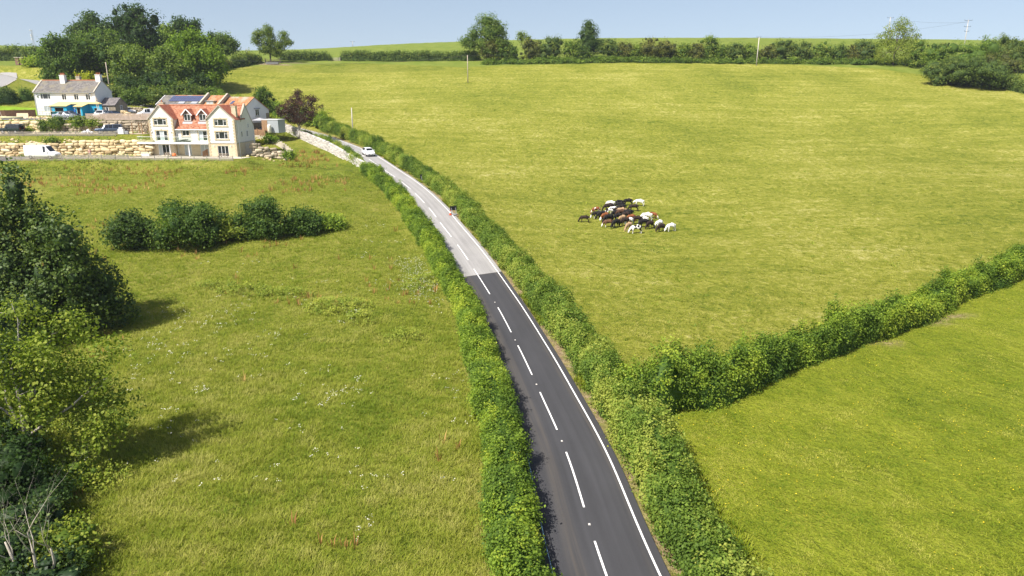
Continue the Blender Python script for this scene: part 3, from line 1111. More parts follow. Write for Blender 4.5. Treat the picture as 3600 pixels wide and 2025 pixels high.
# ---- five shrubs across the left meadow
for i, (cx, yb, yt, hw, mat, lab, tn) in enumerate([
        (452, 880, 735, 75, M_DARKTREE, 'leftmost rounded shrub of the meadow row, beside the big dark tree', (.3, 1.0)),
        (640, 878, 722, 130, M_OAK, 'largest dark green shrub of the row in the left meadow', (.05, .7)),
        (800, 850, 768, 62, M_ASH, 'low yellow-green shrub in the gap of the meadow row', (.3, .85)),
        (912, 842, 706, 86, M_OAK, 'tall round dark shrub right of the yellow-green gap shrub in the meadow', (.05, .6)),
        (1066, 826, 736, 62, M_OAK, 'small mounded shrub, second from the right end of the meadow row', (.05, .5)),
        (1165, 808, 762, 42, M_HEDGE, 'small low shrub at the right end of the meadow row', (.25, .7))]):
    q = on(cx, yb)
    Zc = (q.y * CP + (CAMZ - q.z) * SP)
    h = (yb - yt) / F * Zc * .92
    w = hw / F * Zc
    g = np.random.default_rng(60 + i)
    q.y += w * .4
    q.z = H(q.x, q.y)
    tree('shrub', lab, 'shrub', q, auto_lobes(w, h, .05, 9, g) + [(-w * .5, -w * .3, h * .3, w * .45, w * .45, h * .3), (w * .5, -w * .3, h * .3, w * .45, w * .45, h * .3)], int(1500 * w * h / 4) + 900, .30, mat, 60 + i, trunk=False, per=14, tint=tn)

# ------------------------------------------------------------------ wood on the hill behind the houses
GW = 'trees of the wood behind the white cottage'
for i, a in enumerate([
        (190, 122, 66, 197, M_OAK, 'green tree with dark lower half behind left end of white cottage', dict(n=11, zlow=.05, tint=(.15, .65))),
        (305, 40, 60, 222, M_DARKTREE, 'tall tree at the back left of the wood, rising over its neighbours', dict(n=10, zlow=.2, tint=(.4, .95))),
        (462, 15, 84, 222, M_DARKTREE, 'tallest and darkest tree of the wood, behind the cottage', dict(n=13, zlow=.12, tint=(.15, .75))),
        (330, 108, 92, 207, M_OAK, 'broad mid green tree in the front middle of the wood', dict(n=13, zlow=.02, tint=(.25, .8))),
        (452, 160, 62, 200, M_OAK, 'light dappled tree in front of the tallest dark tree', dict(n=10, zlow=.02, tint=(.35, .85))),
        (581, 84, 34, 240, M_BRAMBLE, 'slim yellowish half bare tree at the back of the wood', dict(n=8, zlow=.1, tint=(.25, .7), sparse=.25)),
        (636, 58, 42, 245, M_DARKTREE, 'dark upright tree behind the bright green round tree', dict(n=9, zlow=.15, tint=(.3, .8))),
        (684, 66, 15, 246, M_DARKTREE, 'narrow dark poplar at the right end of the wood top', dict(n=8, zlow=.1, tint=(.3, .8))),
        (668, 112, 84, 215, M_BRIGHT, 'bright green domed tree at the right of the wood', dict(n=13, zlow=.08, tint=(.25, .75))),
        (572, 178, 70, 203, M_OAK, 'grey-green tree in front of the bright domed tree', dict(n=10, zlow=.02, tint=(.35, .85))),
        (745, 172, 40, 213, M_BRIGHT, 'low right flank tree of the bright domed one, by the field edge', dict(n=8, zlow=.05, tint=(.15, .6))),
        (785, 122, 38, 262, M_OAK, 'round green tree standing behind the wood on the skyline', dict(n=9, zlow=.18, tint=(.25, .7))),
        (745, 118, 16, 260, M_DARKTREE, 'small pointed tree touching the round skyline tree', dict(n=6, zlow=.1, tint=(.4, .8))),
        (120, 205, 30, 230, M_HEDGE, 'small light bush tree left of the dark cottage tree', dict(n=7, zlow=.02, tint=(.3, .8)))]):
    cx, yt, hw, Z, mat, lab, kw = a
    tree_px('tree', lab, 'tree', cx, yt, hw, Z, mat, 100 + i, nleaf=int(1600 + hw * 90), leaf=.60, group=GW, core=.62, per=14, clump=.75, **kw)
for i, a in enumerate([
        (38, 163, 40, 300, M_OAK, 'distant grey-green tree at the far left edge of the skyline'),
        (116, 168, 24, 295, M_OAK, 'distant small tree beside the lattice mast on left skyline')]):
    cx, yt, hw, Z, mat, lab = a
    tree_px('tree', lab, 'tree', cx, yt, hw, Z, mat, 130 + i, nleaf=1500, leaf=.6, n=9, zlow=.15, tint=(.4, .85), group='distant skyline trees')
for i, a in enumerate([
        (296, 252, 34, 188, M_YELLOW, 'bright yellow-green bush behind the cottage chimneys'),
        (612, 276, 62, 188, M_OAK, 'rounded green bush below the wood, above the barn'),
        (512, 300, 46, 186, M_OAK, 'green bush on the bank right of the cottage'),
        (555, 315, 42, 183, M_HEDGE_DARK, 'low dull bush between cottage and solar roof'),
        (690, 306, 42, 190, M_HEDGE_DARK, 'low dark bush above the coped barn gable, at the field edge'),
        (745, 312, 38, 191, M_OAK, 'bush at field corner above the red roofed building'),
        (235, 275, 30, 186, M_OAK, 'mid green bush behind the cottage roof ridge'),
        (415, 268, 50, 190, M_DARKTREE, 'dark bush beside the pole behind the cottage'),
        (395, 300, 40, 184, M_HEDGE_DARK, 'green scrub bush just right of the cottage gable'),
        (555, 250, 50, 196, M_DARKTREE, 'dark understorey bush below the grey-green tree'),
        (640, 292, 44, 187, M_HEDGE_DARK, 'scrub bush left of the rounded green bush, above the barn roof'),
        (700, 262, 44, 205, M_DARKTREE, 'dark bush under the bright domed tree'),
        (455, 318, 34, 181, M_OAK, 'low scrub bush beside the lane above the yard wall'),
        (470, 278, 52, 192, M_DARKTREE, 'dark understorey bush at the foot of the tallest tree')]):
    cx, yt, hw, Z, mat, lab = a
    tree_px('bush', lab, 'bush', cx, yt, hw, Z, mat, 150 + i, nleaf=int(700 + hw * 22), leaf=.42, n=8, zlow=0.0, trunk=False, group='bushes under the wood')


def px_path(pts, Z=None):
    return [tuple(on(x, y))[:2] if Z is None else tuple(P(x, y, Z))[:2] for x, y in pts]


# garden hedges left of the cottage
hedge('garden_hedge', 'dark clipped garden hedge at the left edge beyond the cottage lawn', [tuple(on(-60, 361))[:2], tuple(on(66, 361))[:2]], 2.6, 3.2, .30, 420, M_DARKTREE, 14, lump=.15, boxy=.35, tint=(.2, .9))
hedge('garden_hedge', 'clipped garden hedge standing just left of the white cottage', [tuple(on(69, 352))[:2], tuple(on(121, 352))[:2]], 2.6, 2.9, .30, 420, M_OAK, 15, lump=.15, boxy=.35)
hedge('roadside_hedge', 'hedge above the road bend at far upper left', [tuple(P(-40, 260, 262))[:2], tuple(P(110, 236, 262))[:2]], 3, 3.6, .45, 200, M_HEDGE_DARK, 16, lump=.3)

# ------------------------------------------------------------------ skyline of the hay field
def lone(w, h, g):
    k = w / 8.0
    return [(0, 0, h * .52, 2.1 * k, 2.1 * k, h * .30), (-.3 * k, 0, h * .80, 1.6 * k, 1.6 * k, h * .17), (-3.6 * k, 0, h * .66, 1.5 * k, 1.5 * k, h * .15), (-4.6 * k, 0, h * .56, 1.1 * k, 1.1 * k, h * .10), (3.2 * k, 0, h * .42, 2.2 * k, 2.0 * k, h * .13),
            (5.0 * k, 0, h * .66, 1.5 * k, 1.5 * k, h * .15), (6.4 * k, 0, h * .52, 1.3 * k, 1.3 * k, h * .10), (2.5 * k, 0, h * .26, 1.6 * k, 1.6 * k, h * .10), (-1.9 * k, 0, h * .38, 1.6 * k, 1.6 * k, h * .14), (-2.6 * k, 0, h * .78, .9 * k, .9 * k, h * .1)]


tree_px('tree', 'lone gappy tree over the field gate on the skyline, upper left', 'tree', 940, 84, 76, 264, M_ASH, 201, nleaf=11000, leaf=.40, shape=lone, core=.45, clump=.5, tint=(.05, .6), sparse=.05)


def bigtree(w, h, g):
    return [(.25 * w, 0, h * .60, .56 * w, .5 * w, h * .27), (.12 * w, 0, h * .82, .40 * w, .4 * w, h * .17), (.55 * w, 0, h * .66, .40 * w, .4 * w, h * .18), (-.42 * w, 0, h * .55, .24 * w, .3 * w, h * .20), (-.75 * w, 0, h * .42, .26 * w, .3 * w, h * .12),
            (.62 * w, 0, h * .42, .36 * w, .4 * w, h * .18), (-.1 * w, 0, h * .36, .36 * w, .4 * w, h * .2), (-.55 * w, 0, h * .33, .25 * w, .3 * w, h * .1), (.2 * w, 0, h * .22, .42 * w, .4 * w, h * .16)]


tree_px('tree', 'largest tree of the skyline hedgerow, broad with a left side limb', 'tree', 1702, 45, 78, 264, M_OAK, 202, nleaf=9000, leaf=.46, shape=bigtree, clump=.6, tint=(.25, .85))


def conical(w, h, g):
    return [(0, 0, h * .3, w * .85, w * .85, h * .22), (0, 0, h * .5, w * .72, w * .72, h * .22), (.1 * w, 0, h * .7, w * .55, w * .55, h * .2), (0, 0, h * .86, w * .36, w * .36, h * .14), (.5 * w, 0, h * .34, w * .5, w * .5, h * .15), (-.5 * w, 0, h * .3, w * .5, w * .5, h * .14)]


tree_px('tree', 'dense conical evergreen-looking tree in the skyline hedgerow', 'tree', 2069, 68, 37, 266, M_DARKTREE, 203, nleaf=5000, leaf=.42, shape=conical, clump=.5, tint=(.3, 1.0), wide=1.55)


def airy(w, h, g):
    return [(0, 0, h * .62, w * .5, w * .5, h * .2), (.12 * w, 0, h * .86, w * .28, w * .3, h * .13), (-.6 * w, 0, h * .52, w * .35, w * .4, h * .14), (.62 * w, 0, h * .58, w * .34, w * .4, h * .17), (.45 * w, 0, h * .76, w * .3, w * .3, h * .12), (-.3 * w, 0, h * .76, w * .3, w * .3, h * .1),
            (0, 0, h * .28, w * .8, w * .7, h * .22), (.55 * w, -.2 * w, h * .25, w * .5, w * .5, h * .2), (-.5 * w, -.2 * w, h * .25, w * .5, w * .5, h * .2)]


tree_px('tree', 'airy light green tree in the hedgerow at right, sky showing through', 'tree', 3162, 60, 68, 254, M_ASH, 204, nleaf=9000, leaf=.42, shape=airy, clump=.6, core=0, tint=(.2, .75), sparse=.1)
tree_px('tree', 'small round tree beyond the skyline hedgerow, bigger of a pair', 'tree', 1832, 113, 15, 330, M_ASH, 205, nleaf=700, leaf=.5, n=6, zlow=.25, tint=(.2, .7))
tree_px('tree', 'smaller tree of the pair beyond the skyline hedgerow', 'tree', 1856, 126, 9, 330, M_ASH, 206, nleaf=400, leaf=.45, n=5, zlow=.2, tint=(.2, .7))

GH = 'bushes of the skyline hedgerow'
hed = [(1728, 137, 34, 'brownish bush right under the largest skyline tree'), (1766, 133, 30, 'bush at the right foot of the largest skyline tree'), (1800, 150, 22, 'low bush between the largest tree and the small pair'),
       (1868, 138, 34, 'bush below the smaller tree of the pair'), (1932, 127, 44, 'wide bush midway between the small pair and the conical tree'), (2008, 139, 24, 'bush left of the conical tree'),
       (2052, 146, 30, 'low bush at the foot of the conical tree'), (2144, 133, 40, 'first big bush right of the conical tree'), (2196, 141, 30, 'second bush right of the conical tree'), (2240, 148, 26, 'low grey bush in the hedgerow, third right of the conical tree'),
       (2288, 128, 37, 'round brown-green bush left of the yellowish ones'), (2350, 136, 32, 'yellowish bush next to the round brown-green bush'), (2402, 145, 28, 'dull bush between two taller yellowish bushes'), (2448, 142, 26, 'small bush left of the tallest yellow topped bush'),
       (2496, 124, 34, 'tallest yellow topped bush, left of the white pole'), (2540, 148, 24, 'dark low bush right of the yellow topped bush'), (2582, 141, 36, 'bush left of the white pole in the hedgerow'), (2640, 146, 28, 'bush directly behind the white pole'),
       (2700, 152, 30, 'low yellow flecked bush right of the white pole'), (2752, 136, 46, 'big dark bush right of the white pole, over the bare earth'), (2832, 144, 36, 'bush right of the bare red earth'), (2896, 143, 38, 'wide bush two right of the bare earth'),
       (2950, 152, 28, 'low bush left of the airy tree group'), (2996, 152, 28, 'low bush close to the airy tree'), (3048, 139, 46, 'large bush at the left foot of the airy tree'), (3236, 134, 30, 'bush at the right foot of the airy tree'),
       (3282, 140, 36, 'dark bush right of the airy tree'), (3330, 140, 30, 'bush with a bright sprig, below the double pole')]
for i, (cx, yt, hw, lab) in enumerate(hed):
    Z = 266 if cx < 3100 else 252
    yt += 7 if yt > 139 else 2
    hw *= .92 if yt > 139 else 1.0
    mat = [M_HEDGE_DARK, M_BRAMBLE, M_OAK, M_HEDGE_DARK][i % 4]
    if 'yellow' in lab: mat = M_BRAMBLE
    if 'brown' in lab or i % 5 == 3: mat = M_THORN
    tree_px('bush', lab + ' on the skyline', 'bush', cx, yt, hw, Z, mat, 220 + i, nleaf=int(900 + hw * 40), leaf=.42, n=11, zlow=-.12, trunk=False, group=GH, core=.6, clump=.55, tint=(.15, .9), wide=1.2)
hedge('hedgerow', 'scrubby bramble margin along the foot of the skyline bushes', [tuple(P(x, y, 260))[:2] for x, y in [(1700, 212), (1900, 210), (2150, 212), (2400, 212), (2650, 215), (2900, 214), (3130, 216), (3330, 216)]], 3.0, .8, .40, 140, M_BRAMBLE, 17, lump=1.0, tint=(.1, .6), cat='hedgerow')
hedge('clipped_hedge', 'short clipped dark hedge right of the skyline field gate', [tuple(P(x, 190, 276))[:2] for x in (985, 1164)], 2.6, 3.0, .40, 260, M_HEDGE_DARK, 18, lump=.12, boxy=.35, tint=(.15, .6))
hedge('clipped_hedge', 'long clipped dark hedge left of the largest skyline tree', [tuple(P(x, 190, Z))[:2] for x, Z in ((1194, 277), (1400, 273), (1690, 270))], 2.6, 3.1, .40, 260, M_HEDGE_DARK, 19, lump=.14, boxy=.35, tint=(.15, .6))
hedge('field_hedge', 'rough low hedge climbing from the wood to the skyline gate', [tuple(on(x, y))[:2] for x, y in [(690, 272), (740, 255), (800, 240), (860, 230), (915, 220)]], 3.0, 3.0, .42, 260, M_HEDGE_DARK, 20, lump=.5)

# big thorn clump at the right edge
for i, a in enumerate([
        (3400, 148, 118, 232, M_BRAMBLE, 'broad pale hawthorn crown in the thicket at right edge', (.15, .7)),
        (3330, 205, 72, 225, M_HEDGE_DARK, 'low left flank of the hawthorn thicket at right edge', (.15, .75)),
        (3425, 210, 100, 221, M_HEDGE_DARK, 'dark lower front of the hawthorn thicket at right edge', (.1, .55)),
        (3500, 190, 72, 226, M_THORN, 'brownish right flank of the hawthorn thicket', (.05, .55)),
        (3545, 122, 42, 246, M_HEDGE_DARK, 'dark bush crest behind the thicket, near the fence posts', (.2, .7)),
        (3590, 142, 50, 244, M_HEDGE_DARK, 'scrubby bush at the extreme right of the skyline', (.2, .8)),
        (3470, 140, 40, 246, M_OAK, 'bush right of the double pole foot on the skyline', (.2, .7))]):
    cx, yt, hw, Z, mat, lab, tn = a
    tree_px('hawthorn', lab, 'bush', cx, yt, hw, Z, mat, 270 + i, nleaf=int(2000 + hw * 60), leaf=.42, n=14, zlow=-.1, trunk=False, group='hawthorn thicket', clump=.5, tint=tn)
hedge('field_hedge', 'hedge running down to the right edge from the hawthorn thicket', [tuple(on(x, y))[:2] for x, y in [(3450, 292), (3520, 305), (3600, 326), (3720, 350)]], 3.6, 3.2, .42, 330, M_HEDGE_DARK, 21, lump=.35)

# ---- trees by the house and the stone wall
tree_px('tree', 'small green tree beside the red roofed building', 'tree', 924, 306, 33, 168, M_OAK, 301, nleaf=2600, leaf=.34, n=9, zlow=.2, clump=.4, tint=(.2, .7))


def beech(w, h, g):
    L = [(0, 0, h * .55, w * .40, w * .4, h * .22)]
    for (x, z, s) in [(-.75, .58, .28), (-.55, .50, .34), (-.30, .66, .36), (-.05, .82, .26), (.02, .93, .12), (.30, .70, .34), (.58, .74, .28), (.82, .80, .15), (.70, .55, .28), (.45, .45, .30), (-.35, .42, .30), (.05, .40, .26), (-.9, .52, .14), (.95, .64, .14), (.1, .34, .12)]:
        L.append((x * w, g.uniform(-.3, .3) * w, z * h, s * w, s * w, s * h * .36))
    return L


tree_px('copper_beech', 'dark purple copper beech beside the stone wall and road', 'tree', 1048, 312, 70, 157, M_COPPER, 302, nleaf=9000, leaf=.27, shape=beech, clump=.30, core=0, sparse=.16, tint=(.15, .9), bark=M_PALEBARK, foot=(1060, 488), wide=1.05)
hedge('roadside_hedge', 'dense green hedge behind the copper beech, running up to the red roofed building', along(S_CAR + 24, road_s((-84, 190)), 6.0), 4.0, 3.0, .28, 560, M_HEDGE, 22, lump=.4)
hedge('wall_creeper', 'straggling green growth along the top of the stone wall by the road', along(S_HOUSE + 3, WALL_S1 - 8, -3.0), .9, 1.45, .18, 800, M_BRAMBLE, 23, lump=.5, cat='creeper')
# ------------------------------------------------------------------ building materials
def tile_mat(name, cols, tw, th, axis, moss=None, slope=1.0):
    """clay or stone roof tiles: courses along local z, columns along local x or y"""
    t = NT(name)
    tc = t.n('ShaderNodeTexCoord')
    sp = t.n('ShaderNodeSeparateXYZ')
    t.l(tc.outputs['Object'], sp.inputs[0])
    u = t.math('DIVIDE', sp.outputs['X' if axis == 'x' else 'Y'], tw)
    v = t.math('DIVIDE', sp.outputs['Z'], th)
    cell = t.n('ShaderNodeCombineXYZ')
    t.l(t.math('FLOOR', u), cell.inputs[0])
    t.l(t.math('FLOOR', v), cell.inputs[1])
    wn = t.n('ShaderNodeTexWhiteNoise')
    t.l(cell.outputs[0], wn.inputs['Vector'])
    f = t.math('ADD', t.math('MULTIPLY', wn.outputs['Value'], .45), t.math('MULTIPLY', t.noise(t.coord('Object'), 1.3, 4), .55))
    k = len(cols) - 1
    c = t.ramp(f, [(.25 + .5 * i / k, q) for i, q in enumerate(cols)])
    if moss is not None:
        c = t.mix(t.ramp(t.noise(t.coord('Object'), .55, 4, .6), [(.48, (0, 0, 0)), (.62, (1, 1, 1))]), c, moss)
    prof = t.math('ADD', t.math('MULTIPLY', t.math('SINE', t.math('MULTIPLY', u, 6.283)), .5), t.math('MULTIPLY', t.math('FRACT', v), -.8))
    return t.done(c, .85, .2, t.bump(prof, .9, .05))


def stone_mat(name, cols, bw, bh, mortar, vary=.6):
    t = NT(name)
    co = t.coord('Object')
    tc = t.n('ShaderNodeTexCoord')
    sp = t.n('ShaderNodeSeparateXYZ')
    t.l(tc.outputs['Object'], sp.inputs[0])
    cb = t.n('ShaderNodeCombineXYZ')
    t.l(t.math('ADD', sp.outputs[0], sp.outputs[1]), cb.inputs[0])
    t.l(sp.outputs[2], cb.inputs[1])
    br = t.n('ShaderNodeTexBrick')
    t.l(cb.outputs[0], br.inputs['Vector'])
    br.inputs['Scale'].default_value = 1.0
    br.inputs['Brick Width'].default_value = bw
    br.inputs['Row Height'].default_value = bh
    br.inputs['Mortar Size'].default_value = .012
    br.inputs['Color1'].default_value = (0, 0, 0, 1)
    br.inputs['Color2'].default_value = (1, 1, 1, 1)
    f = t.math('ADD', t.math('MULTIPLY', br.outputs['Color'], vary), t.math('MULTIPLY', t.noise(co, 2.0, 4), 1 - vary))
    c = t.ramp(f, [(i / (len(cols) - 1), q) for i, q in enumerate(cols)])
    c = t.mix(br.outputs['Fac'], c, mortar)
    return t.done(c, .9, .15, t.bump(t.math('SUBTRACT', t.noise(co, 6, 3), br.outputs['Fac']), .6, .03))


M_RENDER = plain('cream_render', (.70, .68, .63), .9, .1, .05, 1.2, bump=.15)
M_ASHLAR = stone_mat('yellow_ashlar', [(.55, .45, .28), (.63, .53, .36), (.67, .59, .44)], .5, .25, (.62, .54, .40), .45)
M_QUOIN = plain('quoin_stone', (.50, .42, .28), .9, .1, .18, 4, bump=.3)
M_UPVC = plain('white_plastic', (.78, .78, .78), .4, .4, .02)
M_TILE_X = tile_mat('red_pantile', [(.27, .105, .060), (.355, .155, .092), (.44, .225, .145)], .30, .24, 'x')
M_TILE_Y = tile_mat('red_pantile_side', [(.25, .08, .048), (.32, .11, .065), (.38, .15, .09)], .30, .24, 'y')
M_OLDTILE_X = tile_mat('weathered_clay_tile', [(.26, .11, .05), (.36, .165, .075), (.44, .24, .12)], .30, .22, 'x', (.35, .30, .22))
M_STONETILE = tile_mat('stone_tile', [(.105, .098, .094), (.155, .145, .138), (.21, .195, .18)], .34, .2, 'x', (.20, .18, .135))
M_STONETILE_D = tile_mat('dark_stone_tile', [(.11, .10, .10), (.165, .15, .15), (.21, .19, .185)], .34, .2, 'x')
M_WHITEWALL = plain('white_limewash', (.72, .72, .72), .9, .1, .04, .8, bump=.15)
M_RUBBLE = stone_mat('rubble_stone', [(.17, .145, .11), (.27, .23, .17), (.36, .31, .23)], .42, .2, (.24, .21, .17), .55)
M_COPING = plain('coping_stone', (.42, .38, .31), .9, .1, .2, 3, bump=.3)
M_LEAD = plain('lead', (.30, .31, .33), .6, .3, .1)
M_BRICK = stone_mat('brown_brick', [(.16, .07, .05), (.24, .11, .08), (.30, .16, .11)], .22, .075, (.24, .18, .14), .6)
M_POT = plain('chimney_pot', (.48, .19, .10), .8, .2, .15, 8)
M_TIMBER = plain('weathered_timber', (.34, .28, .21), .85, .15, .25, 3)
M_TIMBER_BR = plain('brown_timber', (.26, .16, .09), .85, .15, .25, 3)
M_TIMBER_GREY = plain('grey_timber', (.42, .39, .34), .9, .1, .2, 3)
M_FRESHWOOD = plain('fresh_timber', (.58, .44, .25), .8, .2, .15, 4)


def glass_mat():
    t = NT('window_glass')
    f = t.noise(t.coord('Object'), .9, 3)
    c = t.ramp(f, [(.35, (.010, .013, .016)), (.65, (.035, .042, .048))])
    return t.done(c, .06, .6)


M_GLASS = glass_mat()
M_BLIND = plain('pale_blind_glass', (.42, .46, .47), .15, .5, .12, 2)


def clear_glass():
    t = NT('balcony_glass')
    g = t.n('ShaderNodeBsdfGlossy')
    g.inputs['Roughness'].default_value = .02
    g.inputs['Color'].default_value = (.85, .92, .88, 1)
    tr = t.n('ShaderNodeBsdfTransparent')
    tr.inputs[0].default_value = (.92, .965, .945, 1)
    m = t.n('ShaderNodeMixShader')
    m.inputs[0].default_value = .06
    t.l(tr.outputs[0], m.inputs[1])
    t.l(g.outputs[0], m.inputs[2])
    t.l(m.outputs[0], t.out.inputs[0])
    return t.m


M_CLEAR = clear_glass()


# ------------------------------------------------------------------ building helpers
def facade(mb, x0, x1, z0, z1, y, ops=(), d=.14):
    """wall face looking to -y with real openings (x0, x1, z0, z1) and their reveals"""
    xs = sorted({x0, x1, *[o[0] for o in ops], *[o[1] for o in ops]})
    zs = sorted({z0, z1, *[o[2] for o in ops], *[o[3] for o in ops]})
    for i in range(len(xs) - 1):
        for j in range(len(zs) - 1):
            cx, cz = (xs[i] + xs[i + 1]) / 2, (zs[j] + zs[j + 1]) / 2
            if any(o[0] < cx < o[1] and o[2] < cz < o[3] for o in ops): continue
            mb.poly((xs[i], y, zs[j]), (xs[i + 1], y, zs[j]), (xs[i + 1], y, zs[j + 1]), (xs[i], y, zs[j + 1]))
    for (a, b, c, e) in ops:
        mb.poly((a, y, c), (a, y + d, c), (b, y + d, c), (b, y, c))
        mb.poly((a, y, e), (b, y, e), (b, y + d, e), (a, y + d, e))
        mb.poly((a, y, c), (a, y, e), (a, y + d, e), (a, y + d, c))
        mb.poly((b, y, c), (b, y + d, c), (b, y + d, e), (b, y, e))


def window(parent, x, y, z, w, h, mull=(), rz=0.0, toplights=(), blinds=(), rail=False, name='window', frame=None, pname='pane'):
    """framed window whose lower left corner is at (x, y, z) of the parent, looking to its own -y"""
    mb = MB()
    t = .075
    mb.box(0, w, 0, .07, 0, t).box(0, w, 0, .07, h - t, h).box(0, t, 0, .07, t, h - t).box(w - t, w, 0, .07, t, h - t)
    cuts = [0] + [m * w for m in mull] + [w]
    for m in cuts[1:-1]:
        mb.box(m - t / 2, m + t / 2, .002, .068, t, h - t)
    for k in toplights:
        mb.box(cuts[k] + t / 2, cuts[k + 1] - t / 2, .004, .066, h * .70, h * .70 + t * .8)
    if rail:
        mb.box(t, w - t, .006, .064, h * .5, h * .5 + t * .7)
    o = mb.build(name, frame or M_UPVC, parent)
    o.location = (x, y, z)
    o.rotation_euler = (0, 0, rz)
    g, b = MB(), MB()
    for k in range(len(cuts) - 1):
        (b if k in blinds else g).box(cuts[k] + .02, cuts[k + 1] - .02, .030, .045, .02, h - .02)
    if g.v: g.build(pname, M_GLASS, o)
    if b.v: b.build('blind', M_BLIND, o)
    return o


def surround(parent, x0, x1, z0, z1, y, sill=True):
    """toothed stone dressing round an opening, proud of the render"""
    mb = MB()
    n = max(3, int((z1 - z0) / .22))
    for k in range(n):
        a, b = z0 + (z1 - z0) * k / n, z0 + (z1 - z0) * (k + 1) / n
        e = .26 if k % 2 else .16
        mb.box(x0 - e, x0 - .002, y - .035, y + .06, a, b)
        mb.box(x1 + .002, x1 + e, y - .035, y + .06, a, b)
    mb.box(x0 - .26, x1 + .26, y - .038, y + .06, z1 + .002, z1 + .2)
    c = (x0 + x1) / 2
    mb.box(c - .12, c + .12, y - .07, y + .06, z1 + .03, z1 + .32)
    if sill: mb.box(x0 - .3, x1 + .3, y - .09, y + .06, z0 - .2, z0 - .002)
    return mb.build('stone_surround', M_QUOIN, parent)


def quoins(parent, x, y, z0, z1, sx, sy):
    mb = MB()
    n = int((z1 - z0) / .28)
    for k in range(n):
        a, b = z0 + (z1 - z0) * k / n, z0 + (z1 - z0) * (k + 1) / n - .015
        e, f = (.42, .24) if k % 2 else (.24, .42)
        xa, xb = sorted((x - sx * .03, x + sx * e))
        ya, yb = sorted((y - sy * .03, y + sy * f))
        mb.box(xa, xb, ya, yb, a, b)
    return mb.build('quoins', M_QUOIN, parent)


def chimney(parent, x, y, z0, z1, w, d, pots, mat, name='chimney'):
    o = MB().box(x - w / 2, x + w / 2, y - d / 2, y + d / 2, z0, z1).box(x - w / 2 - .06, x + w / 2 + .06, y - d / 2 - .06, y + d / 2 + .06, z1 - .16, z1).build(name, mat, parent)
    for k in range(pots):
        px = x + (k - (pots - 1) / 2) * w / max(1, pots)
        q = MB().lathe([(.12, 0), (.14, .05), (.11, .10), (.10, .36), (.13, .38), (.13, .45), (.09, .45)], 10).build('chimney_pot', M_POT, o, True)
        q.location = (px, y, z1)
    return o


def gable_poly(mb, axis, p, a0, a1, z0, zr, am=None, t=.25):
    am = (a0 + a1) / 2 if am is None else am
    if axis == 'x':       # triangle in the xz plane at y = p
        mb.slab([(a0, p, z0), (a1, p, z0), (am, p, zr)], t)
    else:                 # triangle in the yz plane at x = p
        mb.slab([(p, a0, z0), (p, a1, z0), (p, am, zr)], t)


# ------------------------------------------------------------------ the large house
HB = P(526, 551, 139.6)
house = thing('gabled_house', 'large cream three storey house with two front gables and red tiled roof', 'house', (HB.x, HB.y, Z_LOW - .02), R(-5))
XL, XC, XE = 5.0, 12.4, 18.0          # left wing, centre, right wing
YL, YM, YB, YR = 1.2, 1.7, 8.3, 5.0   # fronts of left wing and centre, back, ridge
ZF, ZE, ZG, ZA, ZR = 2.55, 5.45, 7.2, 9.75, 9.6
ops_low_R = [(14.1, 16.3, .08, 2.12)]
ops_low_L = [(1.35, 3.65, .08, 2.2)]
ops_low_C = [(6.4, 7.85, .1, 2.2), (9.7, 12.2, .1, 2.2)]
ops_R = [(14.0, 16.4, 3.42, 4.78), (14.0, 16.4, 5.92, 7.14)]
ops_L = [(1.25, 3.55, 2.92, 4.85), (1.1, 3.6, 5.92, 7.14)]
ops_C = [(6.35, 7.75, 3.85, 4.9), (9.65, 12.15, 2.92, 4.85)]
mb = MB()
facade(mb, XC, XE, ZF, ZG, 0, ops_R)
facade(mb, 0, XL, ZF, ZG, YL, ops_L)
facade(mb, XL, XC, ZF, ZE, YM, ops_C)
for (x0, x1, y) in ((XC, XE, 0), (0, XL, YL)):
    mb.poly((x0, y, ZG), (x1, y, ZG), ((x0 + x1) / 2, y, ZA - .1))
mb.poly((XC, 0, ZF), (XC, 0, ZG), (XC, YR, ZG), (XC, YR, ZF)).poly((XL, YL, ZF), (XL, YR, ZF), (XL, YR, ZG), (XL, YL, ZG))
mb.poly((XE, 0, ZF), (XE, YR, ZF), (XE, YR, ZG), (XE, 0, ZG)).poly((0, YL, ZF), (0, YL, ZG), (0, YR, ZG), (0, YR, ZF))
mb.poly((XE, YR, ZF), (XE, YB, ZF), (XE, YB, ZE), (XE, YR, ZR + .25)).poly((XE, 2.6, ZG), (XE, YR, ZG), (XE, YR, ZR + .25))
mb.poly((0, YR, ZF), (0, YR, ZR + .2), (0, YB, ZE), (0, YB, ZF)).poly((0, 2.6, ZG), (0, YR, ZR + .2), (0, YR, ZG))
mb.poly((0, YB, 0), (0, YB, ZE), (XE, YB, ZE), (XE, YB, 0))
mb.build('wall', M_RENDER, house)
mb = MB()
facade(mb, XC, XE, 0, ZF, -.02, ops_low_R)
facade(mb, 0, XL, 0, ZF, YL - .02, ops_low_L)
facade(mb, XL, XC, 0, ZF, YM - .02, ops_low_C)
mb.poly((XE + .02, -.02, 0), (XE + .02, YB, 0), (XE + .02, YB, ZF), (XE + .02, -.02, ZF)).poly((0, YL, 0), (0, YL, ZF), (0, YB, ZF), (0, YB, 0))
mb.poly((XC, -.02, 0), (XC, -.02, ZF), (XC, YM, ZF), (XC, YM, 0)).poly((XL, YL, 0), (XL, YM, 0), (XL, YM, ZF), (XL, YL, ZF))
mb.build('ground_floor_wall', M_ASHLAR, house)
mb = MB().box(XC - .05, XE + .08, -.09, .05, ZF, ZF + .13).box(XE - .05, XE + .08, .05, YB, ZF, ZF + .13)
mb.build('string_course', M_COPING, house)
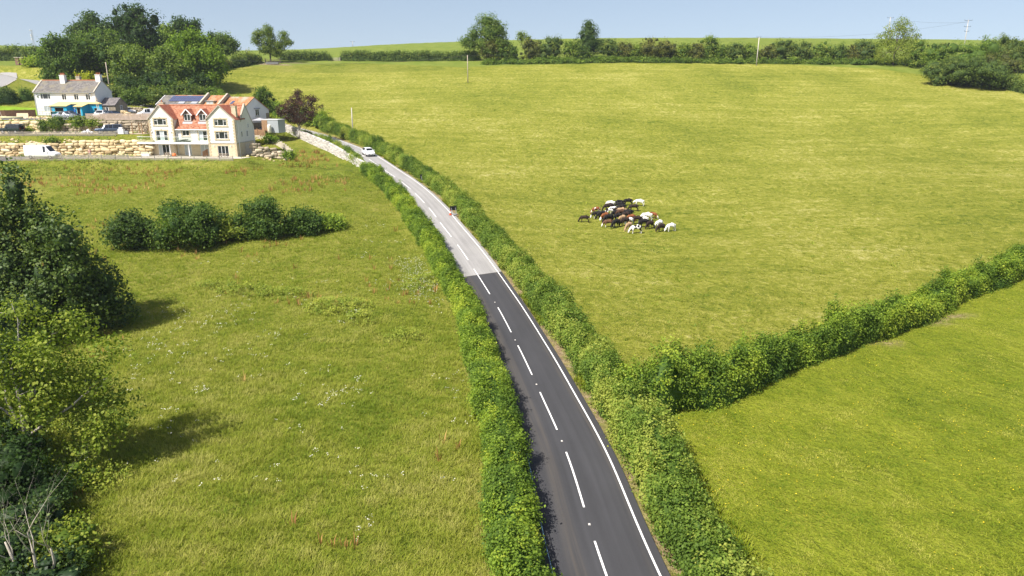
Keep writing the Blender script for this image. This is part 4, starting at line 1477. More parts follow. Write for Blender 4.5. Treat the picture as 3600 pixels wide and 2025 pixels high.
for (x, y, z0, z1, sx, sy) in ((XC, 0, 0, ZG, 1, 1), (XE, 0, 0, ZG, -1, 1), (0, YL, 0, ZG, 1, 1), (XL, YL, 0, ZG, -1, 1)):
    quoins(house, x, y - .03, z0, z1, sx, sy)
# roofs
mb = MB()
def sl(y): return ZE + (y - YM) * (ZR - ZE) / (YR - YM)
mb.slab([(XL, YM - .28, sl(YM - .28)), (XC, YM - .28, sl(YM - .28)), (XC, YR, ZR), (XL, YR, ZR)], .12)
mb.slab([(XC, 2.2, sl(2.2)), (XE - .1, 2.2, sl(2.2)), (XE - .1, YR, ZR), (XC, YR, ZR)], .12)
mb.slab([(.1, 2.2, sl(2.2)), (XL, 2.2, sl(2.2)), (XL, YR, ZR), (.1, YR, ZR)], .12)
mb.slab([(XE - .1, YB + .25, ZE - .3), (.1, YB + .25, ZE - .3), (.1, YR, ZR), (XE - .1, YR, ZR)], .12)
mb.build('roof', M_TILE_X, house)
MB().tube([(.1, YR, ZR + .03), (XE - .1, YR, ZR + .03)], .11, 6).build('ridge_tile', M_POT, house)
for (x0, x1, y0) in ((XC, XE, -.12), (0, XL, YL - .12)):
    xm = (x0 + x1) / 2
    k = (ZA - ZG) / (xm - x0)
    mb = MB()
    for s in (-1, 1):
        xe = xm + s * (xm - x0 + .18)
        ze = ZA - k * (xm - x0 + .18)
        a, b, c, d = (xe, y0, ze), (xm, y0, ZA), (xm, YR + .2, ZA), (xe, YR - .6, ze)
        mb.slab([a, b, c, d] if s < 0 else [b, a, d, c], .11)
    mb.build('wing_roof', M_TILE_Y, house)
    mb = MB()
    for s in (-1, 1):
        xe = xm + s * (xm - x0 + .2)
        mb.bar((xe, y0 - .03, ZA - k * (xm - x0 + .2) - .04), (xm, y0 - .03, ZA - .02), .10, .17)
    mb.build('verge', M_COPING, house)
MB().slab([(XE - .32, 2.4, sl(2.4) + .28), (XE + .06, 2.4, sl(2.4) + .28), (XE + .06, YR, ZR + .34), (XE - .32, YR, ZR + .34)], .2).slab([(XE - .32, YR, ZR + .34), (XE + .06, YR, ZR + .34), (XE + .06, YB, ZE + .2), (XE - .32, YB, ZE + .2)], .2).build('gable_coping', M_COPING, house)
MB().box(XL - .02, XC + .02, YM - .42, YM - .27, ZE - .46, ZE - .30).build('gutter', M_UPVC, house)
for (x, y, z1) in ((XL + .2, YM - .1, ZE - .4), (XE + .09, 1.0, ZG - .2), (XE + .09, 7.6, ZE)):
    MB().tube([(x, y, .05), (x, y, z1)], .055, 6).build('downpipe', M_UPVC, house)
chimney(house, 17.3, 1.9, 6.6, 9.6, .85, .7, 1, M_ASHLAR)
chimney(house, .45, 6.0, 7.6, 10.1, .9, .7, 1, M_ASHLAR)
# windows and doors
surround(window(house, 14.0, .06, 3.42, 2.4, 1.36, (.27, .73), toplights=(0, 2)), 0, 2.4, 0, 1.36, -.06)
surround(window(house, 14.0, .06, 5.92, 2.4, 1.22, (.27, .73), toplights=(0, 2)), 0, 2.4, 0, 1.22, -.06)
surround(window(house, 1.1, YL + .06, 5.92, 2.5, 1.22, (.27, .73), toplights=(0, 2)), 0, 2.5, 0, 1.22, -.06)
surround(window(house, 1.25, YL + .06, 2.92, 2.3, 1.93, (.33, .67), blinds=(1,), rail=True, name='balcony_door'), 0, 2.3, 0, 1.93, -.06, False)
surround(window(house, 6.35, YM + .06, 3.85, 1.4, 1.05, (.5,)), 0, 1.4, 0, 1.05, -.06)
surround(window(house, 9.65, YM + .06, 2.92, 2.5, 1.93, (.33, .67), blinds=(0,), rail=True, name='balcony_door'), 0, 2.5, 0, 1.93, -.06, False)
window(house, 14.1, .04, .08, 2.2, 2.04, (.34, .67), name='french_door')
window(house, 1.35, YL + .04, .08, 2.3, 2.12, (.34, .67), blinds=(0,), name='french_door')
window(house, 6.4, YM + .04, .1, 1.45, 2.1, (.5,), blinds=(0, 1), name='french_door')
window(house, 9.7, YM + .04, .1, 2.5, 2.1, (.34, .67), blinds=(0, 1, 2), name='french_door')
for (y, z, w, h) in ((2.2, 3.6, .7, 1.2), (4.6, 3.6, .7, 1.2), (5.4, 5.2, .5, .9)):
    window(house, XE + .075, y, z, w, h, (.5,), rz=R(90))
MB().box(XE + .02, XE + .06, 3.6, 6.4, .05, 2.2).build('garage_door', plain('cream_door', (.56, .50, .40), .7), house)
for (x, y, z) in ((.45, YL, 4.55), (4.3, YL, 4.55), (9.0, YM, 4.7), (13.5, 0, 2.0), (16.9, 0, 2.0)):
    MB().box(x - .07, x + .07, y - .16, y - .04, z, z + .22).build('wall_lamp', M_UPVC, house)
MB().box(9.2, 9.45, 3.3, 3.55, 8.2, 8.55).build('roof_vent', M_UPVC, house)
# dormers
for cx in (7.3, 10.45):
    yf, hw, z0, ze, za = 2.55, .82, 6.45, 8.0, 9.0
    d = MB()
    facade(d, cx - hw, cx + hw, z0, ze, yf, [(cx - .66, cx + .66, 6.72, 7.98)], .1)
    d.poly((cx - hw, yf, ze), (cx + hw, yf, ze), (cx, yf, za - .12))
    for s in (-1, 1):
        x = cx + s * hw
        d.poly((x, yf, z0), (x, yf, ze), (x, 3.95, ze), (x, 2.6, z0))
    do = d.build('dormer', M_BRICK, house)
    rf = MB()
    for s in (-1, 1):
        a, b, c, e = (cx + s * 1.08, yf - .28, ze - .2), (cx, yf - .28, za), (cx, 4.75, za), (cx + s * 1.08, 4.0, ze - .2)
        rf.slab([a, b, c, e] if s < 0 else [b, a, e, c], .09)
    rf.build('dormer_roof', M_TILE_Y, do)
    bb = MB()
    for s in (-1, 1):
        bb.bar((cx + s * 1.12, yf - .31, ze - .27), (cx, yf - .31, za - .06), .06, .20)
    bb.build('bargeboard', M_UPVC, do)
    w = MB()
    for (a, b, c, e) in ((-.66, .66, 0, .08), (-.66, .66, 1.18, 1.26), (-.66, -.58, .08, 1.18), (.58, .66, .08, 1.18), (-.04, .04, .08, 1.18)):
        w.box(cx + a, cx + b, yf - .02, yf + .06, 6.72 + c, 6.72 + e)
    w.build('window_frame', M_UPVC, do)
    MB().box(cx - .62, cx + .62, yf + .02, yf + .04, 6.76, 7.94).build('pane', M_GLASS, do)
    MB().slab([(cx - 1.0, 2.22, sl(2.22) + .03), (cx + 1.0, 2.22, sl(2.22) + .03), (cx + 1.0, 2.54, sl(2.54) + .03), (cx - 1.0, 2.54, sl(2.54) + .03)], .03).build('flashing', M_LEAD, do)
# balcony
bal = MB().box(-2.0, XC - .02, -.05, YM, ZF - .02, ZF + .16).box(-2.05, XC - .02, -.12, -.05, ZF - .14, ZF + .22).build('balcony', M_UPVC, house)
for x in (-1.75, 4.35, 8.25):
    MB().lathe([(.15, 0), (.15, .12), (.11, .16), (.10, ZF - .2), (.14, ZF - .15), (.14, ZF - .02)], 12, Matrix.Translation((x, .1, 0))).build('balcony_post', M_UPVC, bal, True)
MB().box(-2.0, XC - .06, -.03, -.015, ZF + .2, ZF + 1.18).box(-2.0, -1.985, -.01, YM, ZF + .2, ZF + 1.18).build('glass_panel', M_CLEAR, bal)
MB().box(-2.03, XC - .06, -.05, .0, ZF + 1.18, ZF + 1.24).box(-2.03, -1.97, .0, YM, ZF + 1.18, ZF + 1.24).build('handrail', M_UPVC, bal)


def hp(x, y, z=0.0):
    """house-local point in the world"""
    a = R(-5)
    return Vector((HB.x + x * math.cos(a) - y * math.sin(a), HB.y + x * math.sin(a) + y * math.cos(a), Z_LOW - .02 + z))


g = np.random.default_rng(3)
mb = MB()
for k in range(60):
    x, y = g.uniform(.2, 4.6), g.uniform(.2, .9)
    z = .03 * (k % 10) + .02
    if abs(x - 2.4) > 2.3 - .18 * (k % 10): x = 2.4 + g.uniform(-.6, .6)
    mb.box(-.35, .35, -.2, .2, 0, .025, Matrix.Translation((x, y, z * 1.7)) @ Matrix.Rotation(g.uniform(-.4, .4), 4, 'Z'))
o = mb.build('slate_pile', plain('slate', (.13, .14, .15), .7, .3, .3, 3))
o.location = hp(4.9, .1, ZF + .17)
o.rotation_euler = (0, 0, R(-5))
tag(o, 'pile of dark grey slates lying on the balcony of the cream house', 'slate pile')
for nm, lab, x, y, f in (('picnic_table', 'wooden picnic table under the balcony beside the orange ball', 4.6, -.7, None), ('picnic_table', 'wooden picnic table before the right gable of the cream house', 15.8, -1.5, None)):
    t = thing(nm, lab, 'picnic table', hp(x, y), R(-8), 'picnic tables of the cream house')
    MB().box(-.9, .9, -.36, .36, .70, .75).build('tabletop', M_TIMBER, t)
    for s in (-1, 1):
        MB().box(-.9, .9, s * .62 - .13, s * .62 + .13, .41, .45).build('bench', M_TIMBER, t)
        MB().bar((s * .65, -.68, 0), (s * .65, -.2, .7), .06, .1).bar((s * .65, .68, 0), (s * .65, .2, .7), .06, .1).bar((s * .70, -.7, .37), (s * .70, .7, .37), .05, .09).build('leg_frame', M_TIMBER, t)
o = MB().ball((0, 0, .38), (.42, .42, .38), 14).build('orange_ball', plain('orange_plastic', (.62, .16, .04), .5, .4), None, True)
o.location = hp(5.7, -1.0)
tag(o, 'large orange ball by the picnic table under the balcony', 'ball')
o = MB().box(-.8, .8, -.25, .25, 0, .42).box(-.85, .85, -.3, .3, .42, .5).build('planter', M_UPVC, None, bevel=.02)
o.location = hp(-.6, -.2)
o.rotation_euler = (0, 0, R(-5))
tag(o, 'white trough planter at the left end of the house front', 'planter')
mb = MB()
for k in range(6):
    mb.box(-.02, .02, k * .2, k * .2 + .19, 0, 1.1 + .08 * k)
o = mb.build('screen_fence', M_TIMBER_BR)
o.location = hp(11.4, -.9)
o.rotation_euler = (0, 0, R(-35))
tag(o, 'short brown board screen rising beside the right gable door', 'fence')

# ------------------------------------------------------------------ white cottage
CB = P(131, 404, 170.5)
cot = thing('white_cottage', 'long white cottage with grey stone tiled roof and three chimneys', 'house', (CB.x, CB.y, Z_UP), R(-2))
CW, CD, CE, CR = 14.9, 7.0, 5.45, 7.95
ops = [(1.55, 3.95, 3.75, 5.0), (6.75, 7.85, 3.55, 4.95), (9.7, 10.8, 3.55, 4.95), (12.55, 13.65, 3.55, 4.95), (2.0, 4.3, .9, 2.1)]
mb = MB()
facade(mb, 0, CW, 0, CE, 0, ops)
mb.poly((CW, 0, 0), (CW, CD, 0), (CW, CD, CE), (CW, CD / 2, CR), (CW, 0, CE)).poly((0, 0, 0), (0, 0, CE), (0, CD / 2, CR), (0, CD, CE), (0, CD, 0)).poly((0, CD, 0), (0, CD, CE), (CW, CD, CE), (CW, CD, 0))
mb.build('wall', M_WHITEWALL, cot)
mb = MB()
mb.slab([(.3, -.3, CE - .12), (CW - .25, -.3, CE - .12), (CW - .25, CD / 2, CR + .1), (.3, CD / 2, CR + .1)], .14)
mb.slab([(CW - .25, CD + .3, CE - .12), (.3, CD + .3, CE - .12), (.3, CD / 2, CR + .1), (CW - .25, CD / 2, CR + .1)], .14)
mb.build('roof', M_STONETILE, cot)
for x0, x1 in ((-.08, .3), (CW - .25, CW + .05)):
    MB().slab([(x0, -.35, CE), (x1, -.35, CE), (x1, CD / 2, CR + .24), (x0, CD / 2, CR + .24)], .22).slab([(x0, CD / 2, CR + .24), (x1, CD / 2, CR + .24), (x1, CD + .35, CE), (x0, CD + .35, CE)], .22).build('gable_coping', M_COPING, cot)
MB().tube([(.3, CD / 2, CR + .14), (CW - .3, CD / 2, CR + .14)], .12, 6).build('ridge_tile', M_POT, cot)
MB().box(.0, CW, -.42, -.31, CE - .22, CE - .12).build('gutter', M_LEAD, cot)
MB().tube([(.12, -.1, .05), (.12, -.1, CE - .2)], .05, 6).build('downpipe', M_LEAD, cot)
chimney(cot, 5.9, 2.9, 7.3, 9.3, 1.15, .9, 4, M_WHITEWALL)
chimney(cot, 8.9, 4.2, 7.2, 9.0, .95, .8, 2, M_COPING)
chimney(cot, 14.3, 3.5, 7.6, 9.4, 1.15, 1.0, 3, M_WHITEWALL)
window(cot, 1.55, .06, 3.75, 2.4, 1.25, (.24, .76))
for x in (6.75, 9.7, 12.55):
    window(cot, x, .06, 3.55, 1.1, 1.4, (.5,), toplights=(1,))
window(cot, 2.0, .06, .9, 2.3, 1.2, (.33, .67), blinds=(0, 1, 2))
for (x, z) in ((.75, 4.6), (13.75, 4.95)):
    MB().lathe([(.02, 0), (.16, .03), (.26, .10)], 12, Matrix.Translation((x, -.1, z)) @ Matrix.Rotation(R(70), 4, 'X')).build('satellite_dish', M_LEAD, cot)

# ---- unfinished blue extension
M_BLUE = stone_mat('blue_membrane', [(.025, .30, .52), (.035, .38, .62), (.05, .44, .68)], .6, 3.0, (.02, .24, .44), .5)
M_YROOF = plain('yellow_board_roof', (.66, .50, .22), .85, .1, .08, 2)
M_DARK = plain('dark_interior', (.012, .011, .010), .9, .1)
ext = thing('timber_extension', 'unfinished bright blue timber extension with pale yellow roof on the white cottage', 'extension', cot.location, R(-2))
ED, EX0, EX1, EX2, EX3 = -3.6, 6.2, 9.8, 12.1, 13.7


def er(y): return 2.35 + (y + 3.8) * (.85 / 3.8)


mb = MB()
facade(mb, EX0, EX1, 0, er(ED) - .08, ED, [(6.95, 9.05, .95, 1.95)], .2)
facade(mb, EX2, EX3, 0, er(ED - .5) - .08, ED - .4, [(12.45, 13.3, .0, 1.95)], .2)
facade(mb, EX1, EX2, 0, er(-1.6), -1.6, [(10.5, 11.2, .8, 1.8)], .15)
mb.poly((EX1, ED, 0), (EX1, -1.6, 0), (EX1, -1.6, er(-1.6)), (EX1, ED, er(ED) - .08)).poly((EX2, ED - .4, 0), (EX2, ED - .4, er(ED) - .1), (EX2, -1.6, er(-1.6)), (EX2, -1.6, 0))
facade(mb, EX3, 17.0, 0, er(-1.4), -1.4, [(15.0, 15.7, .75, 1.75)], .15)
mb.poly((EX3, ED - .4, 0), (EX3, -1.4, 0), (EX3, -1.4, er(-1.4)), (EX3, ED - .4, er(ED) - .1)).poly((EX0, ED, 0), (EX0, ED, er(ED)), (EX0, -.02, er(0)), (EX0, -.02, 0))
mb.build('wall', M_BLUE, ext)
mb = MB()
mb.slab([(EX0 - .35, ED - .3, er(ED - .3)), (EX1 + .25, ED - .3, er(ED - .3)), (EX1 + .25, -.02, er(0)), (EX0 - .35, -.02, er(0))], .14)
mb.slab([(EX1 + .25, -2.0, er(-2.0)), (EX2 - .25, -2.0, er(-2.0)), (EX2 - .25, -.02, er(0)), (EX1 + .25, -.02, er(0))], .14)
mb.slab([(EX2 - .25, ED - .75, er(ED - .75)), (EX3 + .35, ED - .75, er(ED - .75)), (EX3 + .35, -.02, er(0)), (EX2 - .25, -.02, er(0))], .14)
mb.slab([(EX3 + .35, -1.75, er(-1.75)), (17.3, -1.75, er(-1.75)), (15.0, -.02, er(0)), (EX3 + .35, -.02, er(0))], .14)
mb.build('roof', M_YROOF, ext)
for (x, y, z, w, h) in ((6.95, ED + .05, .95, 2.1, 1.0), (10.5, -1.55, .8, .7, 1.0), (15.0, -1.35, .75, .7, 1.0)):
    o = MB().box(0, w, 0, .05, 0, .06).box(0, w, 0, .05, h - .06, h).box(0, .06, 0, .05, .06, h - .06).box(w - .06, w, 0, .05, .06, h - .06).build('window_frame', M_FRESHWOOD, ext)
    o.location = (x, y, z)
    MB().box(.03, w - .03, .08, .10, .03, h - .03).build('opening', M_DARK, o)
o = MB().box(0, .08, 0, .08, 0, 1.95).box(.77, .85, 0, .08, 0, 1.95).box(.08, .77, 0, .08, 1.87, 1.95).build('door_frame', M_FRESHWOOD, ext)
o.location = (12.45, ED - .38, 0)
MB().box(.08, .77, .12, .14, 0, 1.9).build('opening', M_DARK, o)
MB().box(EX0 - .38, EX0 - .05, ED - .02, ED + .5, 0, 2.1).build('stone_pier', M_RUBBLE, ext)

# ---- stone shed against the cottage's right gable
sh = thing('stone_shed', 'small dark stone shed with tiled roof against the right end of the cottage', 'shed', (cot.location.x + CW + .25, cot.location.y + .5, Z_UP), R(-8))
mb = MB()
facade(mb, 0, 3.9, 0, 2.45, 0, [(1.2, 2.1, 0, 2.0)])
mb.poly((3.9, 0, 0), (3.9, 4.4, 0), (3.9, 4.4, 2.45), (3.9, 2.2, 4.0), (3.9, 0, 2.45)).poly((0, 4.4, 0), (0, 4.4, 2.45), (3.9, 4.4, 2.45), (3.9, 4.4, 0))
mb.build('wall', M_RUBBLE, sh)
MB().slab([(-.1, -.25, 2.32), (4.0, -.25, 2.32), (4.0, 2.2, 4.06), (-.1, 2.2, 4.06)], .12).slab([(4.0, 4.65, 2.32), (-.1, 4.65, 2.32), (-.1, 2.2, 4.06), (4.0, 2.2, 4.06)], .12).build('roof', M_STONETILE_D, sh)
window(sh, 3.98, 1.7, 1.2, .8, 1.1, (.5,), rz=R(90))
d = MB().box(0, .9, 0, .06, 0, 2.0).build('door', M_UPVC, sh)
d.location = (1.2, .06, 0)
MB().box(.2, .7, -.012, 0, 1.0, 1.8).build('pane', M_GLASS, d)

# ------------------------------------------------------------------ solar roofed barn
def rotp(o, x, y, z=0):
    a = o.rotation_euler.z
    return Vector((o.location.x + x * math.cos(a) - y * math.sin(a), o.location.y + x * math.sin(a) + y * math.cos(a), o.location.z + z))


BB = P(552, 372, 161.5)
barn = thing('solar_barn', 'low white barn with stone tiled roof carrying a row of solar panels', 'barn', (BB.x, BB.y, 15.1), R(-9))
BW, BD, BE, BR2 = 10.6, 7.2, 2.5, 4.35
mb = MB()
facade(mb, 0, BW, -2.5, BE, 0)
mb.poly((0, 0, -2.5), (0, 0, BE), (0, BD / 2, BR2), (0, BD, BE), (0, BD, -2.5)).poly((BW, 0, -2.5), (BW, BD, -2.5), (BW, BD, BE), (BW, BD / 2, BR2), (BW, 0, BE)).poly((0, BD, -2.5), (0, BD, BE), (BW, BD, BE), (BW, BD, -2.5))
mb.build('wall', M_WHITEWALL, barn)
kb = (BR2 - BE) / (BD / 2)


def bz(y): return BE + y * kb + .1


rf = MB().slab([(-.1, -.3, bz(-.3)), (BW, -.3, bz(-.3)), (BW, BD / 2, bz(BD / 2)), (-.1, BD / 2, bz(BD / 2))], .12).slab([(BW, BD + .3, bz(-.3)), (-.1, BD + .3, bz(-.3)), (-.1, BD / 2, bz(BD / 2)), (BW, BD / 2, bz(BD / 2))], .12).build('roof', M_STONETILE, barn)
MB().slab([(2.6, 2.6, bz(2.6) + .02), (BW, 2.6, bz(2.6) + .02), (BW, BD / 2, bz(BD / 2) + .02), (2.6, BD / 2, bz(BD / 2) + .02)], .03).build('clay_tile_band', M_OLDTILE_X, rf)
MB().slab([(-.16, -.32, bz(-.3) + .03), (-.05, -.32, bz(-.3) + .03), (-.05, BD / 2, bz(BD / 2) + .03), (-.16, BD / 2, bz(BD / 2) + .03)], .22).build('bargeboard', M_UPVC, rf)
M_SOLAR = NT('solar_cells')
def _sol():
    t = M_SOLAR
    br = t.n('ShaderNodeTexBrick', offset=0.0)
    t.l(t.coord('Object'), br.inputs['Vector'])
    br.inputs['Scale'].default_value = 1
    br.inputs['Brick Width'].default_value = .5
    br.inputs['Row Height'].default_value = .45
    br.inputs['Mortar Size'].default_value = .012
    c = t.mix(br.outputs['Fac'], (.055, .065, .13), (.16, .17, .22))
    return t.done(c, .25, .6)
M_SOLAR = _sol()
for r_ in range(2):
    for k in range(8):
        x, y0 = 2.3 + k * 1.0, .95 + r_ * 1.12
        MB().slab([(x, y0, bz(y0) + .12), (x + .97, y0, bz(y0) + .12), (x + .97, y0 + 1.08, bz(y0 + 1.08) + .12), (x, y0 + 1.08, bz(y0 + 1.08) + .12)], .05).build('solar_panel', M_SOLAR, barn)
for x in (5.2, 8.3):
    MB().slab([(x, -.1, bz(-.1) + .15), (x + 1.5, -.1, bz(-.1) + .15), (x + 1.5, .75, bz(.75) + .15), (x, .75, bz(.75) + .15)], .12).build('rooflight', M_LEAD, barn)
MB().slab([(BW - .02, -.5, bz(-.3) + .4), (BW + .4, -.5, bz(-.3) + .4), (BW + .4, BD / 2, bz(BD / 2) + .6), (BW - .02, BD / 2, bz(BD / 2) + .6)], .9).build('gable_coping', M_COPING, barn)

q = rotp(barn, BW + .45, .4)
lk = thing('link_building', 'short link range with orange tile roof and dormer between two coped gables', 'building', (q.x, q.y, 15.1), R(-14))
mb = MB()
facade(mb, 0, 4.2, -2.5, 2.3, 0)
mb.poly((4.2, 0, -2.5), (4.2, 6.8, -2.5), (4.2, 6.8, 2.3), (4.2, 3.4, 4.4), (4.2, 0, 2.3)).poly((0, 6.8, -2.5), (0, 6.8, 2.3), (4.2, 6.8, 2.3), (4.2, 6.8, -2.5))
mb.build('wall', M_RUBBLE, lk)
MB().slab([(0, -.2, 2.3), (4.1, -.2, 2.3), (4.1, 3.4, 4.45), (0, 3.4, 4.45)], .12).slab([(4.1, 7, 2.3), (0, 7, 2.3), (0, 3.4, 4.45), (4.1, 3.4, 4.45)], .12).build('roof', M_OLDTILE_X, lk)
MB().slab([(4.0, -.4, 2.65), (4.4, -.4, 2.65), (4.4, 3.4, 4.9), (4.0, 3.4, 4.9)], .7).slab([(4.0, 3.4, 4.9), (4.4, 3.4, 4.9), (4.4, 7.1, 2.65), (4.0, 7.1, 2.65)], .7).build('gable_coping', M_COPING, lk)
dm = MB().box(.7, 2.7, .3, 1.9, 2.2, 3.2).build('dormer', M_FRESHWOOD, lk)
MB().box(.55, 2.85, .1, 2.2, 3.2, 3.32).build('dormer_roof', M_LEAD, dm)
MB().box(.85, 1.65, .24, .29, 2.4, 3.1).box(1.75, 2.55, .24, .29, 2.4, 3.1).build('pane', M_BLIND, dm)

# ------------------------------------------------------------------ red roofed building, gable to the right
q = P(746, 402, 160)
rb = thing('white_gabled_building', 'building with weathered orange tile roof and white right gable behind the cream house', 'house', (q.x, q.y, 13.0), R(-24))
RW, RD, RE, RR = 8.6, 8.6, 3.35, 6.15
mb = MB()
facade(mb, 0, RW, -2, RE, 0)
mb.poly((0, 0, -2), (0, 0, RE), (0, RD / 2, RR), (0, RD, RE), (0, RD, -2)).poly((0, RD, -2), (0, RD, RE), (RW, RD, RE), (RW, RD, -2)).poly((RW, 0, .6), (RW, RD, .6), (RW, RD, RE), (RW, RD / 2, RR), (RW, 0, RE))
mb.build('wall', M_WHITEWALL, rb)
MB().poly((RW, 0, -2), (RW, RD, -2), (RW, RD, .6), (RW, 0, .6)).box(RW + .0, RW + .05, RD - 1.0, RD, .7, 2.6).build('stone_plinth', M_RUBBLE, rb)
k2 = (RR - RE) / (RD / 2)
rf = MB().slab([(-.1, -.35, RE - .35 * k2 + .1), (RW + .15, -.35, RE - .35 * k2 + .1), (RW + .15, RD / 2, RR + .1), (-.1, RD / 2, RR + .1)], .12).slab([(RW + .15, RD + .35, RE - .35 * k2 + .1), (-.1, RD + .35, RE - .35 * k2 + .1), (-.1, RD / 2, RR + .1), (RW + .15, RD / 2, RR + .1)], .12).build('roof', M_OLDTILE_X, rb)
for cx in (2.1, 5.6):
    dm = MB().slab([(cx - .95, .55, RE + .5), (cx + .95, .55, RE + .5), (cx, .55, RE + 1.35)], .12).build('dormer', M_ASHLAR, rb)
    MB().slab([(cx - 1.1, .35, RE + .4), (cx, .35, RE + 1.45), (cx, 2.3, RE + 1.45), (cx - 1.1, .75, RE + .4)], .1).slab([(cx, .35, RE + 1.45), (cx + 1.1, .35, RE + .4), (cx + 1.1, .75, RE + .4), (cx, 2.3, RE + 1.45)], .1).build('dormer_roof', M_OLDTILE_X, dm)
MB().slab([(3.6, 1.9, RE + 1.9 * k2 + .14), (4.4, 1.9, RE + 1.9 * k2 + .14), (4.4, 2.9, RE + 2.9 * k2 + .14), (3.6, 2.9, RE + 2.9 * k2 + .14)], .04).build('rooflight', M_SOLAR, rb)
w = window(rb, RW + .08, RD / 2 - .1, 2.1, 1.2, 1.45, (.5,), rz=R(90))
MB().box(-.3, 1.5, -.1, .05, 1.5, 1.7).box(-.1, 1.3, -.1, .05, -.12, 0).build('lintel', M_LEAD, w)
# ------------------------------------------------------------------ yards, terraces, walls and fences by the houses
def ribbon(name, left, right, mat, dz=.05, n=24, m=10, kind='structure'):
    """sheet between two plan lines, laid on the ground"""
    def rs(line):
        q = np.array([(a, b, 0) for a, b in line], float)
        s = np.r_[0, np.cumsum(np.linalg.norm(np.diff(q, axis=0), axis=1))]
        t = np.linspace(0, s[-1], n + 1)
        return np.c_[np.interp(t, s, q[:, 0]), np.interp(t, s, q[:, 1])]
    A, B = rs(left), rs(right)
    f = np.linspace(0, 1, m + 1)[None, :, None]
    XY = (A[:, None] * (1 - f) + B[:, None] * f).reshape(-1, 2)
    V = np.c_[XY, gz(XY[:, 0], XY[:, 1]) + dz]
    i = np.arange(n * (m + 1)).reshape(n, m + 1)[:, :-1]
    Qd = np.stack([i, i + 1, i + m + 2, i + m + 1], -1).reshape(-1, 4)
    o = np_mesh(name, V, Qd, mat, smooth=True)
    if kind: o['kind'] = kind
    return o


M_YARD = plain('yard_tarmac', (.15, .145, .145), .9, .15, .2, .5)
M_DIRTY = plain('builder_dirt', (.50, .40, .26), .95, .1, .3, .5, bump=.5)
M_LAWN = plain('garden_lawn', (.16, .25, .020), .95, .1, .2, .6)
ribbon('lower_yard_tarmac', [(-135, 139.6), (-92.5, 139.6)], [(-135, 131.9), (-92.5, 131.9)], M_YARD)
ribbon('lower_yard_gravel', [(-92.4, 139.6), (-72.4, 139.6)], [(-92.4, 136.0), (-72.4, 136.6)], plain('pale_gravel', (.38, .33, .26), .95, .1, .2, 1))
ribbon('house_terrace_paving', [(-72.3, 142.5), (-50.5, 139.2)], [(-72.3, 137.2), (-51.3, 136.0)], plain('pale_paving', (.46, .42, .35), .95, .1, .15, 1.5))
ribbon('middle_lane', [(-135, 149.2), (-74, 149.2)], [(-135, 145.6), (-74, 145.6)], plain('lane_grit', (.40, .335, .25), .95, .1, .25, .7))
ribbon('upper_yard_tarmac', [(-135, 157.0), (-100, 160), (-96, 171), (-93.5, 176), (-92, 186), (-92, 191)], [(-135, 152.0), (-84, 152.2), (-74, 152.6), (-72, 158), (-81, 176), (-80, 189.2)], M_YARD, n=40)
ribbon('builder_ground', [(-135, 163.5), (-99, 167)], [(-135, 157.2), (-100.5, 160.2)], M_DIRTY, dz=.06)
ribbon('cottage_lawn', [(-150, 183), (-114.6, 182)], [(-150, 164), (-114.6, 168)], M_LAWN, dz=.055)
_l = [on(x, y) for x, y in ((-90, 262), (-40, 258), (0, 255), (30, 254), (58, 256))]
_r = [on(x, y) for x, y in ((-90, 340), (-40, 326), (0, 309), (30, 298), (58, 282))]
ribbon('upper_road', [(q.x, q.y) for q in _l], [(q.x, q.y) for q in _r], M_OLD, dz=.07)
ribbon('upper_road_kerb', [(q.x, q.y) for q in _r[2:]], [(q.x + .35, q.y - .35) for q in _r[2:]], M_COPING, dz=.12, n=6, m=1)
for k in range(4):
    x = -113 + k * 4.2
    ribbon('parking_bay_line', [(x, 138.8), (x + .8, 134.2)], [(x + .14, 138.8), (x + .94, 134.2)], M_PAINT, dz=.056, n=2, m=1)
for k in range(3):
    x = -84.5 + k * 3.0
    ribbon('parking_bay_line', [(x, 167.8), (x + 1.0, 163.2)], [(x + .13, 167.8), (x + 1.13, 163.2)], M_PAINT, dz=.056, n=2, m=1)

M_BOULDER = NT('yellow_boulder')
def _bould(name, cols):
    t = NT(name)
    f = t.math('ADD', t.math('MULTIPLY', t.n('ShaderNodeAttribute', attribute_name='tint').outputs['Fac'], .7), t.math('MULTIPLY', t.noise(t.coord('Object'), 1.8, 5, .7), .3))
    c = t.ramp(f, [(.15, cols[0]), (.5, cols[1]), (.85, cols[2])])
    return t.done(c, .95, .1, t.bump(t.noise(t.coord('Object'), 3.5, 4, .7), .8, .08))
M_BOULDER = _bould('yellow_boulder', [(.30, .215, .11), (.56, .45, .26), (.70, .61, .42)])
M_BOULDER_G = _bould('grey_boulder', [(.17, .145, .105), (.38, .32, .23), (.56, .49, .36)])
M_DRYSTONE = _bould('drystone', [(.30, .28, .26), (.52, .49, .45), (.66, .64, .60)])


